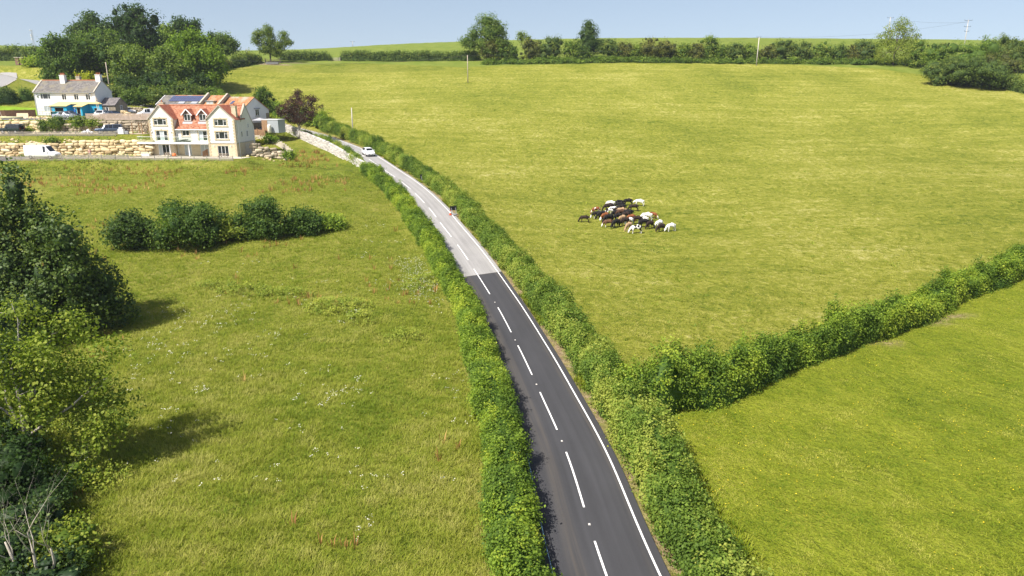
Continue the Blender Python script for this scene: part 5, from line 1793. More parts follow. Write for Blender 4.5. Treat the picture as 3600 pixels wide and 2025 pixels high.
def boulder_wall(name, label, line, mat, seed, bw=1.05, bh=.55, batter=.22, cat='stone wall', flat=.0, jitter=.22, depth=.85):
    """line: (x, y, z bottom, z top) points; courses of separate rough stones"""
    g = np.random.default_rng(seed)
    q = np.array(line, float)
    s = np.r_[0, np.cumsum(np.hypot(*np.diff(q[:, :2], axis=0).T))]
    Fo = Foliage()
    L = s[-1]
    hmax = (q[:, 3] - q[:, 2]).max()
    sv, sf = cube_sphere(3)
    k = 0
    while k * bh < hmax:
        t = -g.uniform(0, bw)
        while t < L:
            w = bw * g.uniform(.5, 1.5)
            c = np.clip(t + w / 2, 0, L)
            x, y, zb, zt = [np.interp(c, s, q[:, m]) for m in range(4)]
            z = zb + (k + .5) * bh
            if z < zt + bh * .25:
                dx, dy = [np.interp(min(L, c + .5), s, q[:, m]) - np.interp(max(0, c - .5), s, q[:, m]) for m in range(2)]
                n = math.hypot(dx, dy)
                dx, dy = dx / n, dy / n
                h = bh * g.uniform(.85, 1.4)
                p = sv * (1 + .16 * (vnoise(sv * 1.3 + g.uniform(0, 90, 3), .8, seed) - .5))[:, None]
                p = np.sign(p) * np.abs(p) ** (.62 - flat)
                p = p * np.array([w * .52, depth * .6, h * .53])
                a = g.normal() * .10
                px = p[:, 0] * math.cos(a) - p[:, 2] * math.sin(a)
                pz = p[:, 0] * math.sin(a) + p[:, 2] * math.cos(a)
                off = k * bh * batter + g.uniform(-jitter, jitter)
                V = np.c_[x + dx * px - dy * (p[:, 1] + off), y + dy * px + dx * (p[:, 1] + off), z + pz]
                Fo.add(V, sf, np.full(len(sf), np.clip(g.normal(.5, .24), 0, 1)))
            t += w * .97
        k += 1
    o = Fo.build(name, mat)
    return tag(o, label, cat)


boulder_wall('boulder_wall', 'lower retaining wall of yellow boulders behind the white van', [(-122, 140.4, 8.3, 10.6), (-104, 140.4, 8.3, 10.9), (-92, 140.7, 8.3, 10.7), (-82, 141.2, 8.3, 11.2), (-71.0, 141.6, 8.3, 11.2)], M_BOULDER, 401, bw=1.25, bh=.52)
boulder_wall('boulder_wall', 'upper retaining wall of pale yellow boulders below the silver car', [(-128, 149.7, 12.2, 14.6), (-97, 149.7, 12.2, 14.6)], M_BOULDER, 402, bw=1.5, bh=.62)
boulder_wall('boulder_wall', 'grey boulder wall behind the blue pickup, left of the cream house', [(-97, 149.6, 12.2, 13.6), (-84, 149.7, 12.2, 14.5), (-70.5, 149.9, 12.2, 14.7)], M_BOULDER_G, 403, bw=1.2, bh=.5)
boulder_wall('boulder_wall', 'low curved boulder wall right of the cream house', [(*og(888, 548), og(888, 548).z + 2.6), (*og(930, 553), og(930, 553).z + 2.0), (*og(970, 557), og(970, 557).z + 1.7), (*og(1003, 560), og(1003, 560).z + 1.2)], M_BOULDER_G, 404, bw=1.1, bh=.5)
boulder_wall('stone_heap', 'heap of pale rubble stones below the timber deck', [(-54.0, 152.0, 9.8, 11.0), (-49.5, 151.0, 9.9, 10.7)], M_BOULDER, 405, bw=.7, bh=.4, cat='rubble heap', jitter=.4)
boulder_wall('garden_wall', 'low pale stone wall below the cottage lawn at left edge', [(-134, 163.8, 14.75, 15.7), (-115, 164.2, 14.75, 15.6)], M_BOULDER, 406, bw=.6, bh=.25, batter=.05, depth=.5)
boulder_wall('yard_wall', 'dark stone wall at the yard edge beyond the stone shed', [(-95.8, 181.6, 14.7, 16.4), (-88.8, 180.2, 14.7, 16.2)], M_BOULDER_G, 407, bw=.6, bh=.25, batter=.03, depth=.5)
boulder_wall('yard_wall', 'low stone wall curving from the stone shed to the car park', [(-92.4, 173.6, 14.7, 16.0), (-90.2, 170.6, 14.7, 15.8), (-87.6, 169.0, 14.7, 15.4)], M_BOULDER, 408, bw=.6, bh=.25, batter=.03, depth=.5)
# dry stone retaining wall along the left of the road
WB = [(1296, 618, 131), (1225, 571, 141), (1155, 531, 149), (1085, 500, 158), (995, 456, 168)]
WT = [7.9, 9.0, 10.35, 11.4, 13.2]
line = []
for (x, y, Z), zt in zip(WB, WT):
    q = P(x, y, Z)
    line.append((q.x, q.y, q.z - .3, zt))
boulder_wall('drystone_wall', 'long pale grey layered stone wall beside the road, from house to hedge', line[::-1], M_DRYSTONE, 409, bw=.62, bh=.17, batter=.02, flat=.25, jitter=.03, depth=.45)


def fence(name, label, pts, h, mat, cat='fence', style='picket', post_every=2.0, group=None, post_mat=None):
    """pts: (x, y, z) feet of the fence"""
    o = thing(name, label, cat, pts[0], 0, group)
    q = np.array([tuple(p) for p in pts], float) - np.array(tuple(pts[0]))
    s = np.r_[0, np.cumsum(np.linalg.norm(np.diff(q, axis=0), axis=1))]
    def at(t): return Vector([np.interp(t, s, q[:, m]) for m in range(3)])
    L = s[-1]
    pk, rl = MB(), MB()
    up = Vector((0, 0, 1))
    if style == 'picket':
        t = .06
        while t < L:
            p = at(t)
            pk.bar(p + up * .06, p + up * h, .07, .02)
            t += .19
        n = max(1, int(L / 2))
        for k in range(n):
            for z in (.28, h * .82):
                rl.bar(at(L * k / n) + up * z + Vector((0, .04, 0)), at(L * (k + 1) / n) + up * z + Vector((0, .04, 0)), .05, .07)
        pk.build('pickets', mat, o)
        rl.build('rail', mat, o)
    else:
        n = max(1, int(round(L / post_every)))
        for k in range(n):
            a, b = at(L * k / n), at(L * (k + 1) / n)
            zlo = min(a.z, b.z) if style == 'step' else None
            m = 7 if style != 'close' else 1
            for j in range(m):
                z0, z1 = h * j / m + .03, h * (j + 1) / m - (.015 if m > 1 else 0)
                A0, B0 = Vector((a.x, a.y, a.z if zlo is None else zlo)), Vector((b.x, b.y, b.z if zlo is None else zlo))
                d = (B0 - A0)
                nrm = Vector((-d.y, d.x, 0)).normalized() * .02
                pk.slab([A0 + up * z0 - nrm, B0 + up * z0 - nrm, B0 + up * z1 - nrm, A0 + up * z1 - nrm], .03)
        pk.build('boards', mat, o)
    n = max(1, int(round(L / post_every)))
    for k in range(n + 1):
        p = at(L * k / n)
        r = MB().box(-.055, .055, -.055, .055, -.2, h + .08).build('post', post_mat or mat, o)
        r.location = p + Vector((0, .09, 0))
    return o


def gp(x, y, dz=0.0): return Vector((x, y, float(gz(x, y)[0]) + dz))


M_PICKET = plain('silvered_picket', (.36, .33, .28), .9, .1, .15, 3)
M_PICKET_D = plain('dark_picket', (.20, .18, .15), .9, .1, .2, 3)
M_PANEL = plain('panel_boards', (.46, .36, .28), .9, .1, .18, 2)
GP = 'weathered picket fences on the terraces'
fence('picket_fence', 'upper picket fence along the lane with the blue pickup', [gp(x, 144.6) for x in np.arange(-124, -79, 4)] + [gp(-79, 144.6)], .95, M_PICKET, group=GP, post_every=2.6)
fence('picket_fence', 'lower picket fence on the grass strip above the van wall', [gp(x, 142.4) for x in np.arange(-113, -92, 4)] + [gp(-91.5, 142.4)], .95, M_PICKET, group=GP, post_every=2.6)
fence('picket_fence', 'dark picket fence between white van and the meadow', [gp(-103.5, 131.2), gp(-100, 131.8), gp(-93, 132.2)], 1.0, M_PICKET_D, group=GP)
fence('picket_fence', 'front picket fence bordering the meadow below the cream house', [gp(-92.8, 132.3), gp(-84, 132.6), gp(-72, 133.0), gp(-60, 133.0), gp(-51.5, 132.6)], .85, M_PICKET, group=GP, post_every=2.4)
fence('picket_fence', 'second pale fence line behind the front fence, left of the house', [gp(-90, 135.6), gp(-80, 135.8), gp(-72.6, 136.0)], .8, M_PICKET, group=GP, post_every=2.4)
fence('panel_fence', 'brown board fence with dark posts above the grey boulder wall', [Vector((x, 151.4, Z_UP)) for x in (-88.3, -82, -76, -70.6)], 1.35, M_PANEL, style='panel', post_every=2.95, post_mat=M_PICKET_D)
fence('panel_fence', 'dark brown fence behind the white goal by the cottage', [gp(-121, 163.4, .1), gp(-113, 163.6, .1), gp(-108.5, 166.5, .1)], 1.5, plain('dark_brown_board', (.12, .075, .05), .9, .1, .2, 3), style='close')
fence('panel_fence', 'pale straw fence at the left edge below the cottage lawn', [gp(-134, 162.6, .1), gp(-121.2, 163.2, .1)], 1.0, plain('straw_panel', (.48, .38, .24), .9, .1, .2, 3), style='close')
fpx = [(884, 497, 149.5), (935, 500, 148.5), (972, 510, 146.0), (1002, 528, 142.6), (1030, 552, 138.4)]
fence('board_fence', 'pale stepped board fence descending the bank right of the house', [og(a[0], a[1]) for a in fpx], 1.45, plain('pale_board', (.56, .50, .41), .9, .1, .12, 3), style='step', post_every=1.9)
q1, q2 = og(1030, 552), og(1003, 568)
fence('board_fence', 'short grey fence end facing the meadow at the boulder wall', [gp(q1.x, q1.y), gp(q2.x, q2.y)], 1.3, M_TIMBER_GREY, style='close', post_every=1.4)

# ---- timber deck, container and parasol behind the house
dq = P(905, 440, 157)
dz = float(gz(dq.x, dq.y)[0])
deck = thing('timber_deck', 'brown timber deck with slatted screen behind the cream house', 'deck', (-58.3, 161.4, 12.2), R(-18))
MB().box(0, 4.2, 0, 4.5, -.12, 0).build('deck_boards', M_TIMBER_BR, deck)
m_ = MB()
for k in range(6): m_.box(0, 4.2, -.05, 0, -1.9 + k * .31, -1.62 + k * .31)
m_.build('front_boards', M_TIMBER_BR, deck)
m_ = MB()
for k in range(9): m_.box(1.4, 4.2, 3.6, 3.66, .02 + k * .22, .22 + k * .22)
m_.build('slatted_screen', plain('orange_timber', (.38, .22, .12), .85, .15, .2, 3), deck)
for x in (.1, 2.1, 4.1):
    MB().box(x - .07, x + .07, -.12, -.05, -2.0, .5).build('post', M_TIMBER_BR, deck)
cq = rotp(deck, 4.6, .4)
ct = thing('metal_container', 'grey metal storage container with a timber clad end behind the house', 'container', (cq.x, cq.y, 11.7), R(-18))
MB().box(0, 2.7, 0, 2.6, 0, 2.75).build('body', plain('container_grey', (.36, .40, .41), .5, .4, .06, 1), ct)
m_ = MB()
for k in range(13): m_.box(.1 + k * .19, .2 + k * .19, -.03, 0, .1, 2.65)
m_.build('corrugation', plain('container_rib', (.40, .43, .44), .5, .4, .05, 1), ct)
m_ = MB()
for k in range(11): m_.box(-1.5, -.03, -.06, 0, .1 + k * .235, .32 + k * .235)
m_.build('timber_cladding', plain('cladding_timber', (.30, .19, .11), .85, .15, .2, 3), ct)
MB().box(-1.55, 2.8, -.1, 2.7, 2.75, 2.85).build('roof', plain('container_roof', (.55, .56, .55), .6), ct)
o = MB().lathe([(.3, 0), (.42, .15), (.42, 1.5), (.34, 1.75), (.1, 1.85)], 14).build('oil_tank', plain('tank_cream', (.70, .66, .56), .5), None, True)
q = rotp(ct, .9, -.7)
o.location = (q.x, q.y, 11.7)
tag(o, 'upright cream tank standing against the grey container', 'tank')
ps = thing('parasol', 'grey square parasol tilted over the timber deck', 'parasol', rotp(deck, 1.4, 2.2), R(-18))
MB().tube([(0, 0, 0), (0, 0, 2.4)], .04, 6).build('pole', M_TIMBER, ps)
MB().add([(-1.3, -1.3, 2.05), (1.3, -1.3, 2.05), (1.3, 1.3, 2.05), (-1.3, 1.3, 2.05), (0, 0, 2.6), (0, 0, 2.5)], [(0, 1, 4), (1, 2, 4), (2, 3, 4), (3, 0, 4), (1, 0, 5), (2, 1, 5), (3, 2, 5), (0, 3, 5)]).build('canopy', plain('grey_canvas', (.34, .34, .36), .9, .1, .05), ps)
so = thing('garden_sofa', 'black rattan garden sofa on the timber deck', 'sofa', rotp(deck, 2.6, 1.6), R(-18))
MB().box(-.9, .9, -.4, .4, .05, .42).build('seat', plain('black_rattan', (.02, .02, .022), .7), so)
MB().box(-.9, .9, .25, .42, .42, .85).box(-.9, -.75, -.4, .25, .42, .65).box(.75, .9, -.4, .25, .42, .65).build('backrest', plain('black_rattan_back', (.025, .025, .027), .7), so)

# ---- pergola and builders' things
pg = thing('pergola', 'small open timber pergola between boulder wall and the cream house', 'pergola', gp(-76.4, 146.4), R(-4))
for x in (0, 2.0, 4.0):
    for y in (0, 2.4):
        MB().box(x - .07, x + .07, y - .07, y + .07, 0, 2.2).build('post', M_TIMBER_BR, pg)
m_ = MB()
for k in range(9): m_.box(-.3 + k * .55, -.22 + k * .55, -.3, 2.7, 2.32, 2.45)
m_.box(-.4, 4.4, -.06, .06, 2.2, 2.32).box(-.4, 4.4, 2.34, 2.46, 2.2, 2.32)
m_.build('roof_beams', M_TIMBER, pg)
gl = thing('football_goal', 'white football goal with torn net before the dark fence', 'goal', gp(-118.0, 161.2, .1), R(2))
for x in (0, 4.6):
    MB().tube([(x, 0, 0), (x, 0, 2.0)], .05, 8).tube([(x, 0, 2.0), (x, .5, 2.0), (x, 1.2, 0)], .035, 6).build('post', M_UPVC, gl)
MB().tube([(0, 0, 2.0), (4.6, 0, 2.0)], .05, 8).build('crossbar', M_UPVC, gl)
m_ = MB()
g = np.random.default_rng(8)
for k in range(24):
    x = .1 + k * .19
    m_.tube([(x, .05, 1.98), (x, .45, 1.95 - .5 * math.sin(k / 23 * math.pi)), (x + g.normal() * .08, .7, 1.0 - .3 * math.sin(k / 23 * math.pi))], .012, 3)
for k in range(7):
    m_.tube([(i * .46, .12 + k * .09, 1.93 - .13 * k - .45 * math.sin(i / 10 * math.pi) * min(1, k / 4)) for i in range(11)], .012, 3)
m_.build('net', M_UPVC, gl)
o = MB()
for k in range(9):
    o.tube([(-3.2 + g.normal() * .3, k % 5 * .28, .15 + k // 5 * .25), (3 + g.normal() * .3, k % 5 * .28 + g.normal() * .05, .15 + k // 5 * .25)], .13, 8)
o = o.build('timber_poles', plain('orange_pole', (.46, .24, .10), .8, .2, .2, 2), None, True)
o.location = gp(-116.5, 158.6, .05)
tag(o, 'stack of orange brown timber poles at left edge by the upper lane', 'timber stack')
o = MB().box(-1.2, 1.2, -.05, 0, 0, 1.1).box(-1.0, 1.3, -.12, -.06, 0, .85).build('plywood_sheets', plain('plywood', (.66, .52, .34), .8, .2, .08, 2))
o.location = gp(-106.3, 158.6, .06)
o.rotation_euler = (R(-14), 0, R(4))
tag(o, 'pale plywood sheets leaning left of the silver car', 'plywood')
o = MB().tube([(-2.4, 0, .25), (2.2, 0, .25)], .22, 10).build('pipe_roll', plain('sage_cloth', (.42, .42, .25), .9), None, True)
o.location = gp(-107.5, 157.2, .05)
tag(o, 'long sage green roll lying in front of the plywood sheets', 'roll')
tr = thing('scaffold_trestle', 'steel scaffold trestle with planks before the blue extension', 'scaffold', rotp(cot, 3.6, -4.2), R(-2))
for x in (0, 1.6, 3.2):
    MB().tube([(x, 0, 0), (x, 0, 1.9)], .03, 6).tube([(x, 1.0, 0), (x, 1.0, 1.9)], .03, 6).build('upright', M_LEAD, tr)
MB().box(-.3, 3.6, .1, .9, 1.0, 1.05).build('plank', M_FRESHWOOD, tr)
MB().tube([(-.3, 0, 1.75), (3.6, 0, 1.75)], .03, 6).tube([(-.3, 0, .5), (3.6, 1, .5)], .03, 6).build('rail', M_LEAD, tr)
ld = thing('ladder', 'long timber ladder leaning on the right end of the blue extension', 'ladder', rotp(cot, 17.2, -2.9), R(-2))
a, b = Vector((0, -.6, 0)), Vector((-1.5, 1.3, 4.1))
MB().bar(a, b, .07).bar(a + Vector((.42, 0, 0)), b + Vector((.42, 0, 0)), .07).build('stile', M_FRESHWOOD, ld)
m_ = MB()
for k in range(1, 13): m_.bar(a.lerp(b, k / 13), a.lerp(b, k / 13) + Vector((.42, 0, 0)), .035)
m_.build('rungs', M_FRESHWOOD, ld)
o = MB().lathe([(.28, 0), (.30, .05), (.30, .28), (.315, .30), (.30, .32), (.30, .58), (.315, .60), (.30, .62), (.29, .88), (.27, .90)], 16).build('barrel', plain('blue_grey_drum', (.16, .19, .24), .5, .4), None, True)
o.location = rotp(cot, 11.9, -5.6)
tag(o, 'blue grey drum standing before the door of the blue extension', 'barrel')
m_ = MB()
for (x, y, z, r) in ((0, 0, .3, .42), (.8, .1, .28, .4), (1.5, -.1, .25, .36), (.5, .3, .6, .35), (-.6, .2, .22, .32)):
    m_.ball((x, y, z), (r, r * .8, r * .75), 8)
o = m_.build('white_bags', plain('white_sack', (.72, .73, .76), .7, .3, .12, 3), None, True)
o.location = gp(-86.2, 146.6, .05)
tag(o, 'heap of white sacks beside the blue pickup', 'sacks')
cr = thing('white_crates', 'white boxes and junk at the right end of the upper picket fence', 'boxes', gp(-78.9, 145.4, .05), R(5))
MB().box(0, 1.1, 0, .8, 0, .95).build('box', M_UPVC, cr, bevel=.03)
MB().box(1.2, 1.9, .1, .7, 0, .6).build('box', M_LEAD, cr, bevel=.03)
MB().box(.2, .9, .1, .7, .96, 1.3).build('box', M_UPVC, cr, bevel=.03)
o = MB().box(-1.2, 1.2, -.35, .35, 0, .35).box(-1.25, 1.25, -.4, .4, .35, .42).build('pink_pallet', plain('pink_foam', (.62, .32, .26), .8, .2, .08), None, bevel=.02)
o.location = gp(-97.2, 133.6, .06)
tag(o, 'pink covered pallet in front of the white van', 'pallet')
for i, (x, lab) in enumerate(((69, 'left brick gate pier by the upper left road'), (86, 'right brick gate pier by the upper left road'))):
    q = P(x, 250, 236)
    pr = thing('gate_pier', lab, 'gate pier', (q.x, q.y, H(q.x, q.y)), 0, 'brick gate piers')
    MB().box(-.55, .55, -.55, .55, -.3, 2.2).build('shaft', M_BRICK, pr)
    MB().box(-.7, .7, -.7, .7, 2.2, 2.42).build('cap', M_COPING, pr)
rl = thing('railing', 'short black railing between shed and car park', 'railing', gp(-92.6, 171.9, .02), R(-20))
m_ = MB().tube([(0, 0, .95), (4.2, 0, .95)], .025, 6)
m_.build('top_rail', M_LENS if False else plain('black_iron', (.03, .03, .03), .5), rl)
for k in range(8):
    MB().tube([(k * .6, 0, 0), (k * .6, 0, .95)], .022, 5).build('post', bpy.data.materials['black_iron'], rl)

# ---- plants on the terraces
for i, (x, y, z, w, h, mat, lab) in enumerate([
        (-93.2, 149.2, 12.6, 1.7, 3.2, M_OAK, 'dark green bush growing out of the boulder wall below the silver car'),
        (-96.2, 149.0, 12.4, .9, 2.6, M_OAK, 'narrow bush left of the dark bush in the boulder wall'),
        (-89.0, 150.0, 13.5, 1.8, 2.3, M_BRAMBLE, 'grey-green bush on the boulder wall below the white car'),
        (-85.6, 150.0, 13.6, 1.9, 1.4, M_ASH, 'yellow-green plants on top of the grey boulder wall'),
        (-101.5, 149.0, 12.2, 1.4, 1.5, M_PINK, 'pink flowering bush at the foot of the boulder wall'),
        (-99.0, 149.0, 12.2, 1.0, 1.4, M_HEDGE, 'small green bush right of the pink flowers'),
        (-107.5, 149.0, 12.2, .8, .9, M_BRAMBLE, 'small low plant behind the dark off-roader'),
        (-107.4, 142.2, 10.8, 1.6, 1.5, M_ASH, 'light green bush at the left end of the lower picket fence'),
        (-90.6, 142.4, 10.9, 1.3, 1.1, M_BRAMBLE, 'rough plant at the right end of the lower picket fence'),
        (-53.2, 150.6, 9.6, 1.8, 1.5, M_YELLOW, 'yellow-green bush between house and container'),
        (-50.0, 150.4, 10.2, 1.6, 1.8, M_BRIGHT, 'bright green bush in front of the oil tank'),
        (-42.6, 137.6, 8.2, 1.3, 1.6, M_HEDGE, 'dark bush at the lower end of the board fence')]):
    g = np.random.default_rng(500 + i)
    z = max(z, H(x, y)) if z < 12 and x > -60 else z
    tree('bush', lab, 'bush', (x, y, z - .1), auto_lobes(w, h, .0, 7, g), int(260 * w * h) + 220, .24, mat, 500 + i, trunk=False, per=10)

# ---- loose rubble and weeds that make the terraces rough
g = np.random.default_rng(640)
Fo = Foliage()
sv, sf = cube_sphere(2)
for (n, x0, x1, y0, y1, s0, s1) in ((150, -122, -73, 141.9, 143.8, .12, .42), (120, -126, -74, 148.2, 149.2, .12, .5), (110, -126, -99, 157.5, 163, .1, .55), (60, -99, -72, 138.6, 140.4, .12, .4), (60, -126, -96, 151.2, 152.4, .15, .5), (50, -54, -44, 140, 147, .12, .4)):
    for _ in range(n):
        x, y, s = g.uniform(x0, x1), g.uniform(y0, y1), g.uniform(s0, s1)
        p = sv * (1 + .35 * (vnoise(sv + g.uniform(0, 90, 3), .9, 5) - .5))[:, None] * np.array([s, s * g.uniform(.6, 1), s * g.uniform(.4, .8)])
        Fo.add(p + np.array([x, y, float(gz(x, y)[0]) + s * .2]), sf, np.full(len(sf), g.uniform(.1, .9)))
o = Fo.build('loose_rubble', M_BOULDER)
o['kind'] = 'stuff'
o['label'] = 'loose yellow rubble strewn over the terraces'
Fo = Foliage()
for (n, x0, x1, y0, y1) in ((150, -122, -73, 141.8, 144.4), (60, -126, -74, 148.4, 149.3), (60, -126, -90, 150.6, 151.6), (40, -99, -73, 139.0, 140.4), (40, -92, -52, 131.5, 132.3), (50, -134, -114, 164.4, 166.0)):
    for _ in range(n):
        x, y = g.uniform(x0, x1), g.uniform(y0, y1)
        k = int(g.integers(8, 22))
        pp = np.array([x, y, float(gz(x, y)[0]) + .2]) + g.normal(size=(k, 3)) * np.array([.35, .3, .16])
        V, Qd = leaf_quads(pp, unit(g.normal(size=(k, 3)) * .5 + np.array([-.2, -.4, .8])), .24 * g.uniform(.6, 1.3, k), g)
        Fo.add(V, Qd, np.clip(g.uniform(.2, .9) + g.normal(size=k) * .1, 0, 1))
o = Fo.build('terrace_weeds', M_BRAMBLE)
o['kind'] = 'stuff'
o['label'] = 'weeds growing along walls and fences of the terraces'
# ------------------------------------------------------------------ vehicles
def paint(name, col, metal=0.0, rough=.28):
    t = NT(name)
    f = t.noise(t.coord('Object'), 1.5, 3)
    return t.done(t.ramp(f, [(.3, tuple(q * .94 for q in col)), (.7, col)]), rough, .5, None, metal)


M_TYRE = plain('tyre', (.018, .018, .018), .9, .1)
M_RIM = plain('rim', (.45, .45, .46), .35, .5, .05, 4, .6)
M_CARGLASS = plain('car_glass', (.012, .015, .018), .05, .7)
M_TRIM = plain('black_trim', (.02, .02, .02), .6)
M_LAMP = plain('lamp_glass', (.75, .77, .80), .1, .7)
M_RED = plain('tail_lamp', (.40, .02, .015), .2, .5)
M_PLATE = plain('plate', (.75, .75, .70), .5)


def vehicle(name, label, cat, loc, rz, st, hw, mat, sides, front=None, rear=None, wheels=(-1.4, 1.4), wr=.32, pitch=0.0, skirt=False, group=None):
    """st: stations (x, z bottom, z belt, z roof, width factor, roof width factor) from rear to front; +x is forwards"""
    o = thing(name, label, cat, loc, rz, group)
    o.rotation_euler = Euler((0, pitch, rz), 'XYZ')
    rings = []
    for (x, zb, zm, zr, k, kr) in st:
        h, r = hw * k, hw * kr
        rings.append([Vector((x, h * .90, zb)), Vector((x, h, zb + (zm - zb) * .35)), Vector((x, h * .97, zm)), Vector((x, r, zr)), Vector((x, -r, zr)), Vector((x, -h * .97, zm)), Vector((x, -h, zb + (zm - zb) * .35)), Vector((x, -h * .90, zb))])
    vs, fs = [v for r in rings for v in r], []
    for i in range(len(rings) - 1):
        for k in range(8):
            fs.append((i * 8 + k, i * 8 + (k + 1) % 8, (i + 1) * 8 + (k + 1) % 8, (i + 1) * 8 + k))
    fs.append(tuple(range(7, -1, -1)))
    fs.append(tuple((len(rings) - 1) * 8 + k for k in range(8)))
    body = MB().add(vs, fs).build('body', mat, o, True, bevel=.045)
    def pane(nm, a, b, c, d, ins=.09, lift=.012):
        n = (b - a).cross(d - a).normalized()
        m = (a + b + c + d) / 4
        q = [p.lerp(m, ins) + n * lift for p in (a, b, c, d)]
        MB().slab(q, .01).build(nm, M_CARGLASS, o)
    for (i, j) in sides:
        pane('side_window', rings[j][2], rings[i][2], rings[i][3], rings[j][3], .10)
        pane('side_window', rings[i][5], rings[j][5], rings[j][4], rings[i][4], .10)
    if front:
        i, j = front
        pane('windscreen', rings[j][4], rings[j][3], rings[i][3], rings[i][4])
    if rear:
        i, j = rear
        pane('rear_window', rings[i][3], rings[i][4], rings[j][4], rings[j][3])
    for x in wheels:
        for s in (-1, 1):
            m = Matrix.Translation((x, s * hw * .88, wr)) @ Matrix.Rotation(R(90), 4, 'X')
            w = MB().lathe([(wr * .6, -.11), (wr * .95, -.10), (wr, -.06), (wr, .06), (wr * .95, .10), (wr * .6, .11)], 18, m).build('wheel', M_TYRE, o, True)
            MB().lathe([(wr * .1, -.118), (wr * .60, -.115), (wr * .62, -.10), (wr * .62, .10), (wr * .60, .115), (wr * .1, .118)], 14, m).build('rim', M_RIM, w)
    xf, xr = st[-1][0], st[0][0]
    zf, zr_ = st[-1][2], st[0][2]
    for s in (-1, 1):
        MB().box(xf - .16, xf + .012, s * hw * .60 - .17, s * hw * .60 + .17, zf - .13, zf + .02).build('headlight', M_LAMP, o, bevel=.02)
        MB().box(xr - .012, xr + .06, s * hw * .68 - .12, s * hw * .68 + .12, zr_ - .2, zr_ + .02).build('tail_light', M_RED, o)
        MB().box(st[-3][0] - .55, st[-3][0] - .38, s * hw * 1.0 - .02 * s, s * (hw * 1.0 + .2), st[-3][2] + .02, st[-3][2] + .17).build('wing_mirror', mat, o, bevel=.03)
    MB().box(xf - .02, xf + .02, -hw * .42, hw * .42, st[-1][1] + .06, zf - .16).build('grille', M_TRIM, o)
    MB().box(xf + .012, xf + .03, -.26, .26, st[-1][1] + .02, st[-1][1] + .13).build('number_plate', M_PLATE, o)
    MB().box(xr - .03, xr - .01, -.26, .26, zr_ - .34, zr_ - .23).build('number_plate', M_PLATE, o)
    return o


SALOON = [(-2.35, .38, .78, .80, .86, .72), (-2.2, .28, .96, .98, .95, .76), (-1.45, .24, .99, 1.02, 1, .74), (-.75, .22, .98, 1.42, 1, .66), (.40, .22, .96, 1.44, 1, .66), (1.20, .24, .95, .98, 1, .76), (2.1, .28, .80, .83, .95, .74), (2.36, .36, .66, .68, .84, .66)]
HATCH = [(-1.95, .38, .80, .84, .88, .74), (-1.85, .26, .98, 1.02, .97, .74), (-1.45, .24, 1.0, 1.40, 1, .68), (-.3, .22, .98, 1.48, 1, .68), (.30, .22, .97, 1.46, 1, .68), (1.05, .24, .96, .99, 1, .78), (1.75, .28, .84, .87, .95, .74), (1.98, .36, .70, .72, .86, .66)]
OFFROAD = [(-2.25, .55, 1.15, 1.22, .96, .86), (-2.2, .48, 1.18, 1.86, 1, .84), (-1.2, .46, 1.18, 1.92, 1, .84), (-.1, .46, 1.17, 1.92, 1, .84), (.55, .46, 1.16, 1.86, 1, .82), (.95, .46, 1.16, 1.20, 1, .84), (2.05, .48, 1.06, 1.10, .97, .82), (2.25, .55, .96, .99, .92, .8)]
SUV = [(-2.2, .45, .98, 1.02, .92, .78), (-2.1, .34, 1.10, 1.16, 1, .8), (-1.75, .32, 1.12, 1.62, 1, .74), (-.4, .30, 1.10, 1.70, 1, .74), (.35, .30, 1.08, 1.66, 1, .74), (1.0, .32, 1.06, 1.10, 1, .82), (1.95, .36, .96, .99, .96, .8), (2.2, .45, .80, .83, .88, .72)]
VAN = [(-3.0, .45, 1.15, 2.42, .98, .86), (-2.92, .38, 1.16, 2.46, 1, .88), (-.4, .36, 1.16, 2.48, 1, .88), (.75, .36, 1.16, 2.44, 1, .86), (1.25, .36, 1.18, 2.34, 1, .80), (2.05, .36, 1.20, 1.32, 1, .80), (2.75, .40, 1.02, 1.06, .96, .78), (3.0, .48, .82, .86, .9, .7)]
MINIVAN = [(-2.1, .42, 1.0, 1.66, .95, .80), (-2.0, .34, 1.02, 1.78, 1, .80), (-.5, .30, 1.02, 1.84, 1, .80), (.2, .30, 1.02, 1.82, 1, .78), (.65, .30, 1.02, 1.72, 1, .74), (1.40, .32, 1.04, 1.10, 1, .80), (2.0, .36, .88, .92, .95, .76), (2.2, .44, .72, .76, .88, .7)]
PICKUP = [(-2.5, .55, 1.05, 1.72, .95, .80), (-2.4, .46, 1.06, 1.80, 1, .80), (-.9, .44, 1.06, 1.84, 1, .80), (-.1, .44, 1.06, 1.78, 1, .76), (.55, .44, 1.05, 1.74, 1, .74), (1.15, .44, 1.05, 1.09, 1, .84), (2.25, .48, .96, 1.0, .96, .82), (2.5, .56, .84, .87, .9, .76)]
M_WHITECAR = paint('white_paint', (.80, .80, .80))
M_SILVER = paint('silver_paint', (.40, .42, .46), .5, .3)
M_NAVY = paint('navy_paint', (.020, .026, .050))
M_DKGREEN = paint('dark_green_paint', (.018, .030, .028))
M_BLUEGREY = paint('blue_grey_paint', (.085, .115, .17), .3)

